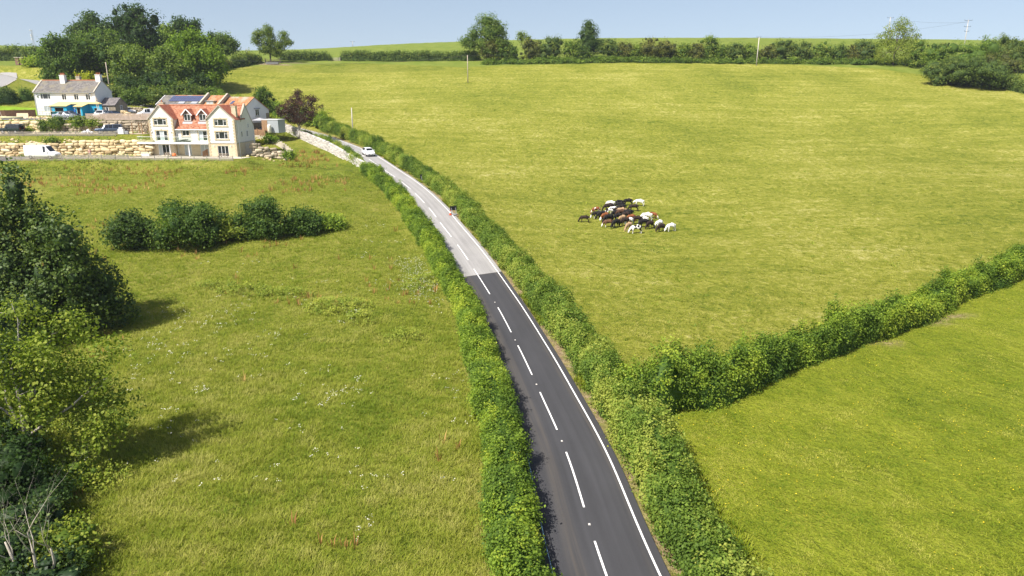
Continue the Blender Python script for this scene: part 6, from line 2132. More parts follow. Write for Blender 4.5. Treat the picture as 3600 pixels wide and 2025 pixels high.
# the car on the road, driving towards the camera
s = road_s(P(1300, 536, 149)) - 5
q = road_at(np.array([s]), -.2 + 1.35, .035)[0]
t = RT[int(s)]
dz = ROAD[int(s) - 3, 2] - ROAD[int(s) + 3, 2]
vehicle('white_car', 'white hatchback driving down the grey road towards the camera', 'car', q, math.atan2(-t[1], -t[0]), HATCH, .92, M_WHITECAR, [(2, 3), (3, 4)], (4, 5), (1, 2), (-1.2, 1.25), .33, pitch=-math.atan2(dz, 6))
YP = 'vehicles parked by the houses'
def yard(px, y, Z, z):
    q = P(px, y, Z)
    return Vector((q.x, q.y, z + .06))
v = vehicle('panel_van', 'white panel van with open rear door parked before the boulder wall', 'van', Vector((-88.8, 136.4, Z_LOW + .06)), R(-4), VAN, 1.0, M_WHITECAR, [(3, 4)], (4, 5), None, (-1.85, 1.95), .35, group=YP)
d = MB().box(-.03, .03, 0, .95, .5, 2.3).build('rear_door', M_WHITECAR, v)
d.location = (-3.02, .92, 0)
d.rotation_euler = (0, 0, R(75))
v = vehicle('off_roader', 'dark green boxy off-roader parked on the middle lane at left edge', 'car', Vector((-101.2, 147.2, float(gz(-101.2, 147.2)[0]) + .06)), R(176), OFFROAD, .93, M_DKGREEN, [(1, 2), (2, 3), (3, 4)], (4, 5), None, (-1.35, 1.4), .38, group=YP)
MB().lathe([(.1, -.1), (.36, -.09), (.38, 0), (.36, .09), (.1, .1)], 16, Matrix.Translation((-2.36, .1, 1.2)) @ Matrix.Rotation(R(90), 4, 'Y')).build('spare_wheel', M_TYRE, v)
vehicle('saloon_car', 'silver saloon car parked on the upper lane below the cottage', 'car', yard(229, 421, 152.5, Z_UP), R(-6), SALOON, .92, M_SILVER, [(3, 4)], (4, 5), (2, 3), (-1.42, 1.42), .33, group=YP)
vehicle('hatchback', 'dark blue car half hidden behind the silver saloon', 'car', yard(248, 413, 156.5, Z_UP), R(-8), HATCH, .88, M_NAVY, [(2, 3), (3, 4)], (4, 5), (1, 2), (-1.2, 1.25), .31, group=YP)
vehicle('white_estate', 'white car facing the camera at the left end of the brown board fence', 'car', yard(357, 418, 155.5, Z_UP), R(-82), SUV, .92, M_WHITECAR, [(2, 3), (3, 4)], (4, 5), (1, 2), (-1.35, 1.35), .34, group=YP)
vehicle('hatchback', 'dark blue car behind the brown board fence beside the white car', 'car', yard(400, 409, 158.5, Z_UP), R(-28), HATCH, .9, M_NAVY, [(2, 3), (3, 4)], (4, 5), (1, 2), (-1.2, 1.25), .31, group=YP)
vehicle('small_van', 'small white van parked in the yard left of the cream house roof', 'van', yard(519, 402, 160.5, Z_UP), R(214), MINIVAN, .92, M_WHITECAR, [(2, 3), (3, 4)], (4, 5), None, (-1.3, 1.4), .32, group=YP)
vehicle('white_suv', 'white car parked behind the stone shed', 'car', yard(447, 366, 175.5, Z_UP), R(-34), SUV, .94, M_WHITECAR, [(2, 3), (3, 4)], (4, 5), (1, 2), (-1.35, 1.35), .34, group=YP)
vehicle('pickup', 'blue grey pickup with canopy parked below the grey boulder wall', 'car', Vector((-81.8, 147.6, float(gz(-81.8, 147.6)[0]) + .06)), R(198), PICKUP, .95, M_BLUEGREY, [(1, 2), (2, 3), (3, 4)], (4, 5), None, (-1.55, 1.55), .38, group=YP)

# ------------------------------------------------------------------ road works signs, cone, sandbag
M_SIGNBACK = plain('sign_back', (.015, .015, .015), .6)
M_STEEL = plain('galvanised_steel', (.42, .43, .44), .5, .4)


def road_sign(label, loc, rz, w, h, z0):
    o = thing('road_sign', label, 'road sign', loc, rz, 'temporary road signs seen from behind')
    MB().box(-w / 2, w / 2, -.015, .015, z0, z0 + h).build('board', M_SIGNBACK, o, bevel=.01)
    for x in (-w * .3, w * .3):
        MB().bar((x, .03, z0 + h), (x, .03, 0), .035).bar((x, .03, z0 + h * .7), (x, -.55, 0), .03).build('leg', M_STEEL, o)
    MB().bar((-w * .3, .03, .2), (w * .3, .03, .2), .03).build('brace', M_STEEL, o)
    return o


q = og(1597, 757)
sg = road_at(np.array([road_s(q)]), 2.75, .05)[0]
road_sign('black backed road sign with a red cone on the road edge', sg, R(28), 1.05, .62, .62)
cone = thing('traffic_cone', 'red and white traffic cone under the black road sign', 'cone', (sg[0] - .42, sg[1] - .35, sg[2]))
MB().box(-.2, .2, -.2, .2, 0, .04).lathe([(.15, .04), (.11, .25), (.11, .26)], 14).build('base', plain('cone_red', (.62, .09, .03), .6), cone)
MB().lathe([(.11, .26), (.075, .48)], 14).build('sleeve', plain('cone_white', (.85, .85, .82), .4), cone, True)
MB().lathe([(.075, .48), (.03, .72), (.0, .73)], 14).build('tip', bpy.data.materials['cone_red'], cone, True)
o = MB().ball((0, 0, .11), (.34, .2, .12), 10).ball((.28, .05, .08), (.1, .1, .07), 8).build('sandbag', plain('grey_sandbag', (.20, .21, .22), .9), None, True)
o.location = (sg[0] + .3, sg[1] - .6, sg[2])
tag(o, 'grey sandbag at the foot of the road sign', 'sandbag')
q = og(1489, 634)
sg2 = road_at(np.array([road_s(q)]), 4.0, .0)[0]
road_sign('black backed road sign half hidden against the hedge further up', (sg2[0], sg2[1], float(gz(sg2[0], sg2[1])[0])), R(32), .95, .75, .45)
pts = [tuple(v) for v in road_at(np.arange(14, 52, 1.0), -2.62, .75)]
o = MB().tube(pts, .022, 6).build('blue_rail', plain('blue_pipe', (.05, .10, .15), .5), None, True)
tag(o, 'thin blue rail along the road side of the left hedge', 'rail')

# ------------------------------------------------------------------ poles, mast, gates
M_POLEWOOD = plain('pole_wood', (.36, .31, .25), .9, .1, .25, 2)
M_POLEPALE = plain('pale_pole', (.46, .43, .39), .8, .1, .12, 2)
M_IRON = plain('dark_iron', (.06, .06, .065), .6)


def pole(label, base, h, r, mat, arms=(), lean=(0, 0), group='electricity poles'):
    o = thing('utility_pole', label, 'pole', base, 0, group)
    MB().tube([(0, 0, -.3), (lean[0] * h * .5, lean[1] * h * .5, h * .5), (lean[0] * h, lean[1] * h, h)], [r * 1.15, r, r * .8], 8).build('shaft', mat, o, True)
    for (z, w, n) in arms:
        a = MB().box(-w / 2, w / 2, -.06, .06, h - z - .06, h - z + .06).build('crossarm', M_IRON, o)
        for k in range(n):
            x = -w / 2 + w * k / max(1, n - 1)
            MB().lathe([(.05, 0), (.08, .08), (.05, .16), (.07, .22), (.03, .3)], 8, Matrix.Translation((x, 0, h - z + .06))).build('insulator', M_IRON, a)
    return o


b = og(2659, 230)
p3 = pole('white pole with three insulators in front of the skyline hedgerow', b, (230 - 133) / F * 250, .17, M_POLEPALE, [(.1, 1.5, 3)], (.012, 0))
b2 = og(1645, 290)
pole('lone brown pole standing in the hay field below the largest tree', b2, 8.4, .14, M_POLEWOOD)
b1 = P(1241, 470, 166)
b1.z = H(b1.x, b1.y)
pole('grey pole in the roadside hedge above the white car', b1, P(1236, 378, 166).z - b1.z, .13, M_POLEPALE)
b4 = P(385, 310, 188)
b4.z = H(b4.x, b4.y)
pole('tall dark pole behind the right end of the white cottage', b4, P(378, 219, 188).z - b4.z, .15, M_POLEWOOD)
b5 = P(72, 228, 285)
b5.z = H(b5.x, b5.y)
pole('pole beside the distant tree at far left skyline', b5, P(66, 170, 285).z - b5.z, .17, M_POLEPALE, [(.3, 1.6, 2)])
for (x, y, Z, arms, lab) in ((3405, 70, 290, [(.2, 3.0, 3), (2.6, 2.6, 3), (4.4, 1.8, 2)], 'pole with three crossarms above the right skyline hedgerow'), (3131, 60, 305, [(.3, 2.6, 3)], 'pole with one crossarm behind the airy tree'),
                              (1240, 158, 425, [(.2, 2.4, 2)], 'tiny far pole on the green skyline between hedge and largest tree'), (866, 173, 395, [], 'tiny far pole on the skyline left of the lone tree'), (825, 168, 400, [], 'tiny far pole right of the round skyline tree')):
    tp = P(x, y, Z)
    gzv = H(tp.x, tp.y)
    pole(lab, (tp.x, tp.y, gzv), max(3, tp.z - gzv), .15, M_POLEPALE, arms)
tp = P(110, 104, 420)
gzv = H(tp.x, tp.y)
mast = thing('lattice_mast', 'thin grey lattice mast on the far left skyline', 'mast', (tp.x, tp.y, gzv))
hm = tp.z - gzv
mm = MB()
for k in range(3):
    a = 2.094 * k
    mm.tube([(math.cos(a) * .6, math.sin(a) * .6, -.5), (math.cos(a) * .35, math.sin(a) * .35, hm)], .06, 4)
n = int(hm / 1.1)
for j in range(n):
    for k in range(3):
        a, b = 2.094 * k, 2.094 * (k + 1)
        r0, r1 = .6 - .25 * j / n, .6 - .25 * (j + 1) / n
        mm.tube([(math.cos(a) * r0, math.sin(a) * r0, hm * j / n), (math.cos(b) * r1, math.sin(b) * r1, hm * (j + 1) / n)], .035, 3)
mm.build('lattice', plain('mast_steel', (.42, .42, .44), .6), mast)
MB().tube([(-.9, 0, hm - .5), (.3, 0, hm - .3)], .06, 4).ball((-.9, 0, hm - .4), .35, 6).box(-1.0, -.6, -.2, .2, hm * .62, hm * .62 + 1.6).box(-1.0, -.6, -.2, .2, hm * .45, hm * .45 + 1.2).build('antenna', plain('antenna_white', (.62, .62, .63), .5), mast)


def wire(label, a, b, sag, n=20, r=.022):
    a, b = Vector(a), Vector(b)
    pts = []
    for k in range(n + 1):
        p = a.lerp(b, k / n)
        p.z -= sag * 4 * (k / n) * (1 - k / n)
        pts.append(p)
    o = MB().tube(pts, r, 4).build('overhead_wire', M_IRON)
    tag(o, label, 'wire', 'overhead wires')


t3 = Vector(b) if False else Vector((p3.location.x, p3.location.y, p3.location.z + (230 - 133) / F * 250))
wire('overhead wire from the white pole to the lone brown pole', t3, b2 + Vector((0, 0, 8.3)), 1.5)
wire('overhead wire from the white pole towards the three armed pole', t3, P(3405, 75, 290), 2.0)
wire('overhead wire from the brown field pole to the wood', b2 + Vector((0, 0, 8.3)), P(660, 195, 214), 2.5)
wire('overhead wire between the two poles over the right skyline', P(3405, 78, 290), P(3131, 66, 305), .8)


def gate(label, base, w, h, rz, mat):
    o = thing('field_gate', label, 'gate', base, rz)
    mb = MB()
    for k in range(5): mb.box(0, w, -.02, .02, .15 + k * h / 5, .25 + k * h / 5)
    mb.bar((.05, .03, .15), (w - .05, .03, h), .05, .08).box(0, .08, -.03, .03, .1, h).box(w - .08, w, -.03, .03, .1, h)
    mb.build('bars', mat, o)
    for x in (-.15, w + .15):
        MB().box(x - .1, x + .1, -.1, .1, -.3, h + .25).build('post', mat, o)
    return o


q = P(934, 215, 266)
gate('dark timber field gate under the lone skyline tree', (q.x, q.y, H(q.x, q.y)), 5.4, 1.5, R(-2), plain('gate_timber', (.10, .085, .06), .9))
q = P(1166, 200, 276)
gate('pale field gate in the gap between the two clipped hedges', (q.x, q.y, H(q.x, q.y)), 3.0, 1.2, R(2), M_PICKET)
q = P(957, 219, 263)
o = MB().add([(-2.2, -.4, .1), (2.2, -.4, .1), (2.2, .4, .1), (-2.2, .4, .1), (-2.4, -.6, .8), (2.4, -.6, .8), (2.4, .6, .8), (-2.4, .6, .8), (-2.2, -.45, .3), (2.2, -.45, .3), (2.2, .45, .3), (-2.2, .45, .3)],
             [(3, 2, 1, 0), (0, 1, 5, 4), (1, 2, 6, 5), (2, 3, 7, 6), (3, 0, 4, 7), (8, 9, 10, 11), (4, 5, 9, 8), (5, 6, 10, 9), (6, 7, 11, 10), (7, 4, 8, 11)]).build('feed_trough', M_LEAD)
o.location = (q.x, q.y, H(q.x, q.y))
tag(o, 'grey feed trough below the dark field gate', 'trough')
for i, (x, lab) in enumerate(((3461, 'thin fence post on the right skyline, nearer the thicket'), (3490, 'thin fence post on the right skyline, nearer the edge'))):
    tp = P(x, 134, 300)
    g_ = H(tp.x, tp.y)
    o = MB().tube([(0, 0, -.3), (0, 0, max(2, tp.z - g_))], .1, 6).build('fence_post', M_POLEWOOD)
    o.location = (tp.x, tp.y, g_)
    tag(o, lab, 'fence post', 'skyline fence posts')
# ------------------------------------------------------------------ cattle and people
def skin_mesh(name, verts, edges, radii, sub=1, root=0):
    me = bpy.data.meshes.new(name)
    me.from_pydata([tuple(v) for v in verts], edges, [])
    o = bpy.data.objects.new(name, me)
    COL.objects.link(o)
    o.modifiers.new('skin', 'SKIN').use_smooth_shade = True
    for i, r in enumerate(radii):
        sv = me.skin_vertices[0].data[i]
        sv.radius = r if hasattr(r, '__len__') else (r, r)
        sv.use_root = i == root
    s = o.modifiers.new('sub', 'SUBSURF')
    s.levels = s.render_levels = sub
    dg = bpy.context.evaluated_depsgraph_get()
    out = bpy.data.meshes.new_from_object(o.evaluated_get(dg))
    out.name = name
    bpy.data.objects.remove(o)
    bpy.data.meshes.remove(me)
    out.polygons.foreach_set('use_smooth', [True] * len(out.polygons))
    return out


def cow_mesh(pose):
    """young cattle, +x forwards. pose 'graze' head at the grass, 'walk' head half down with a stepping leg, 'stand' head up"""
    V, E, Rr = [], [], []
    def v(p, r, link=None):
        V.append(p); Rr.append(r)
        if link is not None: E.append((link, len(V) - 1))
        return len(V) - 1
    mid = v((0, 0, .93), (.30, .33))
    ribs = v((.32, 0, .93), (.28, .33), mid)
    sh = v((.56, 0, .97), (.22, .29), ribs)
    loin = v((-.30, 0, .98), (.27, .29), mid)
    hip = v((-.58, 0, 1.0), (.25, .25), loin)
    rump = v((-.78, 0, .96), (.15, .16), hip)
    tail = v((-.86, 0, .86), .035, rump)
    tail2 = v((-.88, .02, .52), .025, tail)
    v((-.87, .03, .30), .045, tail2)
    if pose == 'stand':
        nk = [(.78, 0, 1.12), (.95, 0, 1.26)]; hd = [(1.10, 0, 1.24), (1.30, 0, 1.06)]
    elif pose == 'walk':
        nk = [(.80, .03, .90), (.98, .06, .76)]; hd = [(1.10, .08, .66), (1.24, .10, .40)]
    else:
        nk = [(.80, -.02, .80), (.96, -.04, .54)]; hd = [(1.05, -.05, .38), (1.16, -.06, .10)]
    n1 = v(nk[0], (.15, .20), sh)
    n2 = v(nk[1], (.12, .14), n1)
    h1 = v(hd[0], (.12, .13), n2)
    m = tuple(hd[0][k] * .45 + hd[1][k] * .55 for k in range(3))
    h2 = v(m, (.09, .10), h1)
    v(hd[1], (.07, .07), h2)
    for s in (-1, 1):
        v((hd[0][0] - .04, hd[0][1] + s * .20, hd[0][2] + .06), (.055, .025), h1)
        st = .14 * s if pose == 'walk' else (.05 * s)
        a = v((.50, s * .15, .66), (.10, .12), ribs)
        b = v((.50 + st * .6, s * .15, .38), (.055, .06), a)
        c = v((.49 + st * .9, s * .15, .12), .040, b)
        v((.51 + st, s * .15, .025), .050, c)
        a = v((-.50, s * .16, .66), (.12, .15), hip)
        b = v((-.72 - st * .3, s * .16, .42), (.055, .07), a)
        c = v((-.66 - st * .8, s * .16, .13), .040, b)
        v((-.63 - st * .8, s * .16, .025), .050, c)
    return skin_mesh('cow', V, E, Rr, 1)


def coat(name, base, patch=None, thr=.55, scale=1.7, face=None, legs=None, belly=None):
    t = NT(name)
    tc = t.n('ShaderNodeTexCoord')
    sp = t.n('ShaderNodeSeparateXYZ')
    t.l(tc.outputs['Object'], sp.inputs[0])
    oi = t.n('ShaderNodeObjectInfo')
    ofs = t.n('ShaderNodeVectorMath', operation='ADD')
    t.l(tc.outputs['Object'], ofs.inputs[0])
    sc = t.n('ShaderNodeVectorMath', operation='SCALE')
    sc.inputs[0].default_value = (37, 53, 71)
    t.l(oi.outputs['Random'], sc.inputs['Scale'])
    t.l(sc.outputs[0], ofs.inputs[1])
    n = t.noise(ofs.outputs[0], scale, 2, .4)
    c = t.mix(t.noise(tc.outputs['Object'], 5, 3), tuple(q * .8 for q in base), tuple(min(1, q * 1.15) for q in base))
    if patch: c = t.mix(t.math('GREATER_THAN', n, thr), c, patch)
    if face: c = t.mix(t.math('GREATER_THAN', t.math('ADD', sp.outputs[0], t.math('MULTIPLY', n, .1)), 1.06), c, face)
    if legs: c = t.mix(t.math('LESS_THAN', t.math('ADD', sp.outputs[2], t.math('MULTIPLY', n, .2)), .48), c, legs)
    return t.done(c, .75, .2)


BLK, WHT, BRN, RED, TAN, DBR = (.012, .011, .011), (.74, .72, .68), (.075, .038, .022), (.20, .070, .025), (.34, .23, .13), (.028, .018, .014)
COATS = {
    'black': ('black', coat('black_coat', BLK)), 'dbrown': ('dark brown', coat('dark_brown_coat', DBR)), 'brown': ('brown', coat('brown_coat', BRN)), 'red': ('red brown', coat('red_coat', RED)), 'tan': ('fawn', coat('fawn_coat', TAN)),
    'white': ('white', coat('white_coat', WHT, (.30, .28, .26), .70)), 'wblackhead': ('white with a black head', coat('white_dark_head', WHT, BLK, .68, face=(.02, .02, .02))),
    'holstein': ('black and white patched', coat('patched_coat', WHT, BLK, .50, 1.5, face=WHT, legs=WHT)), 'roan': ('red and white patched', coat('roan_coat', RED, WHT, .56, 2.4)), 'bwface': ('black white faced', coat('black_white_face', BLK, WHT, .74, face=WHT, legs=WHT)),
    'brwface': ('brown white faced', coat('brown_white_face', (.11, .055, .03), WHT, .74, face=WHT, legs=WHT)), 'rwface': ('red brown white faced', coat('red_white_face', RED, None, face=WHT))}
CM = {k: cow_mesh(k) for k in ('graze', 'walk', 'stand')}
for m_ in CM.values():
    m_.materials.append(COATS['black'][1])
# crop x, feet y, heading (180 = facing left), size, coat, pose, distinguishing words
COWS = [
    (440, 728, 182, 1.0, 'dbrown', 'graze', 'standing alone at the left of the herd'), (680, 545, 205, 1.1, 'roan', 'graze', 'at the upper left of the herd'), (975, 412, 185, 1.0, 'white', 'graze', 'at the back of the herd, left of centre'),
    (1145, 398, 15, 1.0, 'bwface', 'graze', 'turned right at the back of the herd'), (1330, 378, 187, 1.15, 'black', 'graze', 'at the back right, beside the white cow apart'), (1565, 378, 172, 1.05, 'white', 'walk', 'standing apart at the top right of the herd'),
    (945, 486, 190, 1.2, 'dbrown', 'graze', 'third row, left of the all white back'), (1175, 440, 186, 1.1, 'black', 'graze', 'upper middle of the herd, under the white faced one'), (1200, 486, 186, 1.1, 'black', 'graze', 'upper middle, above the white backed cow'),
    (1035, 528, 184, 1.05, 'white', 'graze', 'in the middle of the herd with its back showing'), (1450, 490, 184, 1.15, 'dbrown', 'graze', 'right of the herd by itself, facing left'), (700, 650, 190, 1.15, 'bwface', 'graze', 'at the left edge of the main group'),
    (970, 560, 188, 1.05, 'holstein', 'graze', 'left of centre among dark cows'), (800, 665, 205, 1.2, 'black', 'graze', 'left of the red brown one, head low'), (1200, 570, 196, 1.2, 'tan', 'graze', 'centre of the herd behind the darker brown one'),
    (1190, 612, 200, 1.15, 'brown', 'graze', 'centre of the herd below the fawn back'), (865, 690, 215, 1.2, 'rwface', 'graze', 'at the front left with head down'), (930, 735, 212, 1.25, 'black', 'graze', 'front left beside the red brown one'),
    (1100, 610, 200, 1.1, 'black', 'graze', 'dead centre of the herd'), (1340, 622, 190, 1.15, 'black', 'graze', 'right of the centre of the herd'), (1290, 668, 205, 1.15, 'dbrown', 'graze', 'right of centre in front of the all black one'),
    (935, 826, 186, 1.15, 'brwface', 'graze', 'at the front edge with white legs, left of centre'), (1080, 836, 222, 1.2, 'black', 'graze', 'at the front edge, left of the fawn one'), (1130, 690, 205, 1.1, 'black', 'graze', 'in front of the centre, by the tan back'),
    (1215, 735, 215, 1.05, 'tan', 'graze', 'front centre, back only, between black ones'), (1400, 700, 205, 1.0, 'red', 'graze', 'right of centre in the front rows'), (1265, 800, 210, 1.2, 'dbrown', 'graze', 'front centre, left of the white back'),
    (1365, 780, 215, 1.0, 'white', 'graze', 'front centre behind the fawn one'), (1345, 890, 232, 1.15, 'tan', 'graze', 'at the very front, facing the camera'), (1515, 762, 190, 1.15, 'dbrown', 'graze', 'between centre and the right hand white group'),
    (1715, 686, 194, 1.25, 'wblackhead', 'graze', 'large, in the right hand group'), (1835, 640, -35, 1.0, 'rwface', 'graze', 'turned right behind the large white one'), (1665, 745, 205, 1.0, 'white', 'graze', 'partly hidden in the right hand group'),
    (1660, 815, 205, 1.15, 'black', 'graze', 'right of centre behind the patched one'), (1500, 945, 188, 1.2, 'holstein', 'graze', 'at the very front of the herd, face white'), (1785, 845, 222, 1.15, 'dbrown', 'graze', 'front right, facing the camera'),
    (1970, 830, 215, 1.15, 'wblackhead', 'graze', 'right, second from the right end'), (2010, 900, 218, 1.15, 'dbrown', 'graze', 'front right beside two white ones'), (2215, 885, 212, 1.1, 'white', 'graze', 'furthest right of the whole herd'),
    (1130, 540, 190, 1.1, 'dbrown', 'graze', 'middle of the herd between white and fawn')]
gc = np.random.default_rng(77)
for i, (cx, fy, hd, sz, ck, pose, words_) in enumerate(COWS):
    fx, fyy = 1980 + cx * .1708, 660 + fy * .1708
    q = og(fx, fyy)
    o = bpy.data.objects.new('cow', CM[pose])
    COL.objects.link(o)
    o.material_slots[0].link = 'OBJECT'
    o.material_slots[0].material = COATS[ck][1]
    o.location = (q.x, q.y, q.z - .02)
    k = .86 * sz * gc.uniform(.96, 1.04)
    o.scale = (k, k * gc.uniform(.95, 1.05), k)
    o.rotation_euler = (0, 0, R(hd + gc.uniform(-6, 6)))
    tag(o, f'{COATS[ck][0]} cow {words_}', 'cow', 'cattle herd grazing in the hay field')


def person(label, loc, rz, shirt, trousers, skin, hair, cap=None, arm_fwd=.2, shorts=False):
    """standing figure 1.75 m tall facing -y of itself"""
    o = thing('person', label, 'person', loc, rz)
    V, E, Rr = [], [], []
    def v(p, r, link=None):
        V.append(p); Rr.append(r)
        if link is not None: E.append((link, len(V) - 1))
        return len(V) - 1
    pel = v((0, 0, .93), (.15, .11))
    wa = v((0, 0, 1.12), (.14, .10), pel)
    ch = v((0, 0, 1.32), (.17, .12), wa)
    nk = v((0, 0, 1.49), .055, ch)
    h0 = v((0, -.02, 1.58), (.075, .085), nk)
    v((0, -.01, 1.70), (.078, .092), h0)
    v((0, -.115, 1.61), .016, h0)
    for s in (-1, 1):
        a = v((s * .19, 0, 1.42), .062, ch)
        b = v((s * .25, -.02, 1.15), .045, a)
        c = v((s * .24, -.02 - arm_fwd, .95), .034, b)
        p = v((s * .24, -.05 - arm_fwd * 1.15, .89), (.036, .020), c)
        for k in range(4):
            f = v((s * (.21 + .018 * k), -.07 - arm_fwd * 1.2, .83), .010, p)
            v((s * (.21 + .017 * k), -.085 - arm_fwd * 1.2, .795 - .008 * (k in (1, 2))), .008, f)
        t_ = v((s * .205, -.085 - arm_fwd * 1.15, .88), .010, p)
        v((s * .20, -.10 - arm_fwd * 1.2, .85), .009, t_)
        a = v((s * .10, 0, .86), .095, pel)
        b = v((s * .11, -.02, .49), .060, a)
        c = v((s * .115, .01, .10), .040, b)
        v((s * .12, -.13, .035), (.040, .030), c)
        v((s * .098, -.105, 1.655), .012, h0) if False else None
    me = skin_mesh('body', V, E, Rr, 1)
    b = link_mesh('body', me, plain('skin_' + label[:6].strip().replace(' ', '_'), skin, .6, .3, .05), o)
    # clothes: shells over the body
    def shell(nm, f, off, mat):
        bm = bmesh.new()
        bm.from_mesh(me)
        bm.normal_update()
        for w in bm.verts: w.co += w.normal * off
        dl = [fc for fc in bm.faces if not f(fc.calc_center_median())]
        bmesh.ops.delete(bm, geom=dl, context='FACES')
        m = bpy.data.meshes.new(nm)
        bm.to_mesh(m)
        bm.free()
        return link_mesh(nm, m, mat, o, True)
    shell('shirt', lambda p: .92 < p.z < 1.50 and (abs(p.x) < .2 or p.z > 1.12), .022, shirt)
    shell('trousers', lambda p: (.5 if shorts else .09) < p.z < .98 and abs(p.x) < .20, .018, trousers)
    shell('shoes', lambda p: p.z < .1, .012, M_TRIM)
    shell('hair', lambda p: p.z > 1.60 and (p.y > -.05 or p.z > 1.72), .012, hair)
    e = MB()
    for s in (-1, 1): e.ball((s * .032, -.103, 1.655), .010, 6)
    e.build('eyes', M_TRIM, o)
    if cap:
        MB().lathe([(.098, 1.68), (.095, 1.75), (.05, 1.80), (.0, 1.805)], 12).box(-.07, .07, -.2, -.08, 1.68, 1.69).build('cap', cap, o, True)
    return o


M_SKIN_HAIR = plain('grey_hair', (.30, .28, .26), .8)
person('worker in blue shirt, dark shorts and white cap at the blue extension door', rotp(cot, 13.0, -5.6, .05), R(170), plain('blue_shirt', (.02, .12, .45), .8), plain('dark_shorts', (.02, .022, .03), .8), (.48, .26, .17), plain('dark_hair', (.03, .02, .015), .8), plain('white_cap', (.75, .74, .70), .8), .15, True)
person('grey haired man in a pink shirt standing before the lower boulder wall', gp(-80.6, 137.6, .05), R(190), plain('pink_shirt', (.60, .36, .30), .8), plain('light_trousers', (.42, .40, .36), .8), (.46, .26, .18), M_SKIN_HAIR, None, .22)
# ------------------------------------------------------------------ grass, weeds and flowers
M_GRASS = foliage('long_grass', (.085, .130, .011), (.168, .188, .022), (.262, .245, .075), .4, .08, 1.65)
M_STRAW = foliage('cut_grass', (.090, .140, .012), (.220, .228, .026), (.430, .390, .135), .4, .08, 1.2)
M_GREENGRASS = foliage('pasture_grass', (.085, .140, .010), (.195, .225, .018), (.360, .335, .080), .4, .08, 1.3)
M_DOCK = foliage('rusty_weed', (.10, .050, .020), (.20, .105, .040), (.28, .18, .07), .3, .05, 2.0)
M_UMBEL = foliage('white_umbels', (.50, .50, .36), (.62, .60, .48), (.70, .70, .64), .1, .1, 1.0)
M_BUTTER = foliage('yellow_flowers', (.55, .42, .02), (.70, .52, .03), (.75, .60, .05), .1, .1, 1.0)


def sides(X, Y):
    d, k, off = road_near(X, Y)
    return off


def scatter(n, box, zone, g, ref=42.0, pw=2.0):
    """random ground points, thinning out with distance, inside the picture's reach"""
    out = []
    tot = 0
    while tot < n:
        X = g.uniform(box[0], box[1], n * 2)
        Y = g.uniform(box[2], box[3], n * 2)
        Zc = Y * CP + 14.0 * SP
        keep = g.uniform(size=len(X)) < np.minimum(1, (ref / Zc) ** pw)
        keep &= np.abs(X) < Zc * .74 + 3
        X, Y = X[keep], Y[keep]
        m = zone(X, Y)
        X, Y = X[m], Y[m]
        out.append(np.c_[X, Y])
        tot += len(X)
    q = np.concatenate(out)[:n]
    return np.c_[q, gz(q[:, 0], q[:, 1])]


def blades(name, label, pts, nb, h, w, spread, mat, g, tint, lean=.55, patch=5.0):
    """tufts: nb narrow leaves each, leaning outwards"""
    N = len(pts)
    m = np.repeat(np.arange(N), nb)
    a = g.uniform(0, 2 * math.pi, len(m))
    d = np.c_[np.cos(a), np.sin(a), np.zeros(len(m))]
    b = pts[m] + d * g.uniform(0, spread, (len(m), 1)) - np.array([0, 0, .04])
    hh = (h * g.uniform(.5, 1.25, len(m)) * (.7 + .6 * vnoise(pts[:, :2], 1.6, 33)[m]))[:, None]
    sd = np.c_[-d[:, 1], d[:, 0], np.zeros(len(m))] * (w * g.uniform(.7, 1.3, (len(m), 1)))
    mid = b + np.array([0, 0, 1]) * hh * .6 + d * hh * lean * .35
    tip = b + np.array([0, 0, 1]) * hh * .95 + d * hh * lean
    V = np.stack([b - sd, b + sd, mid + sd * .8, mid - sd * .8, tip], 1).reshape(-1, 3)
    i = np.arange(len(m)) * 5
    Q = np.concatenate([np.stack([i, i + 1, i + 2, i + 3], -1), np.stack([i + 3, i + 2, i + 4, i + 4], -1)])
    # second quad degenerate tip: use a thin quad instead
    V2 = V.reshape(-1, 5, 3)
    tip2 = V2[:, 4:5] + (V2[:, 2:3] - V2[:, 3:4]) * .12
    V = np.concatenate([V2, tip2], 1).reshape(-1, 3)
    i = np.arange(len(m)) * 6
    Q = np.concatenate([np.stack([i, i + 1, i + 2, i + 3], -1), np.stack([i + 3, i + 2, i + 5, i + 4], -1)])
    pt = vnoise(pts[:, :2], patch, 35)
    pt2 = vnoise(pts[:, :2], 1.1, 36)
    T = tint[0] + (tint[1] - tint[0]) * np.clip(.5 + .6 * (pt - .5) + .9 * (pt2 - .5), 0, 1)
    T = np.clip(T[m] + g.normal(size=len(m)) * .14, 0, 1)
    o = np_mesh(name, V, Q, mat, None, np.r_[T, T])
    o['kind'] = 'stuff'
    o['label'] = label
    return o


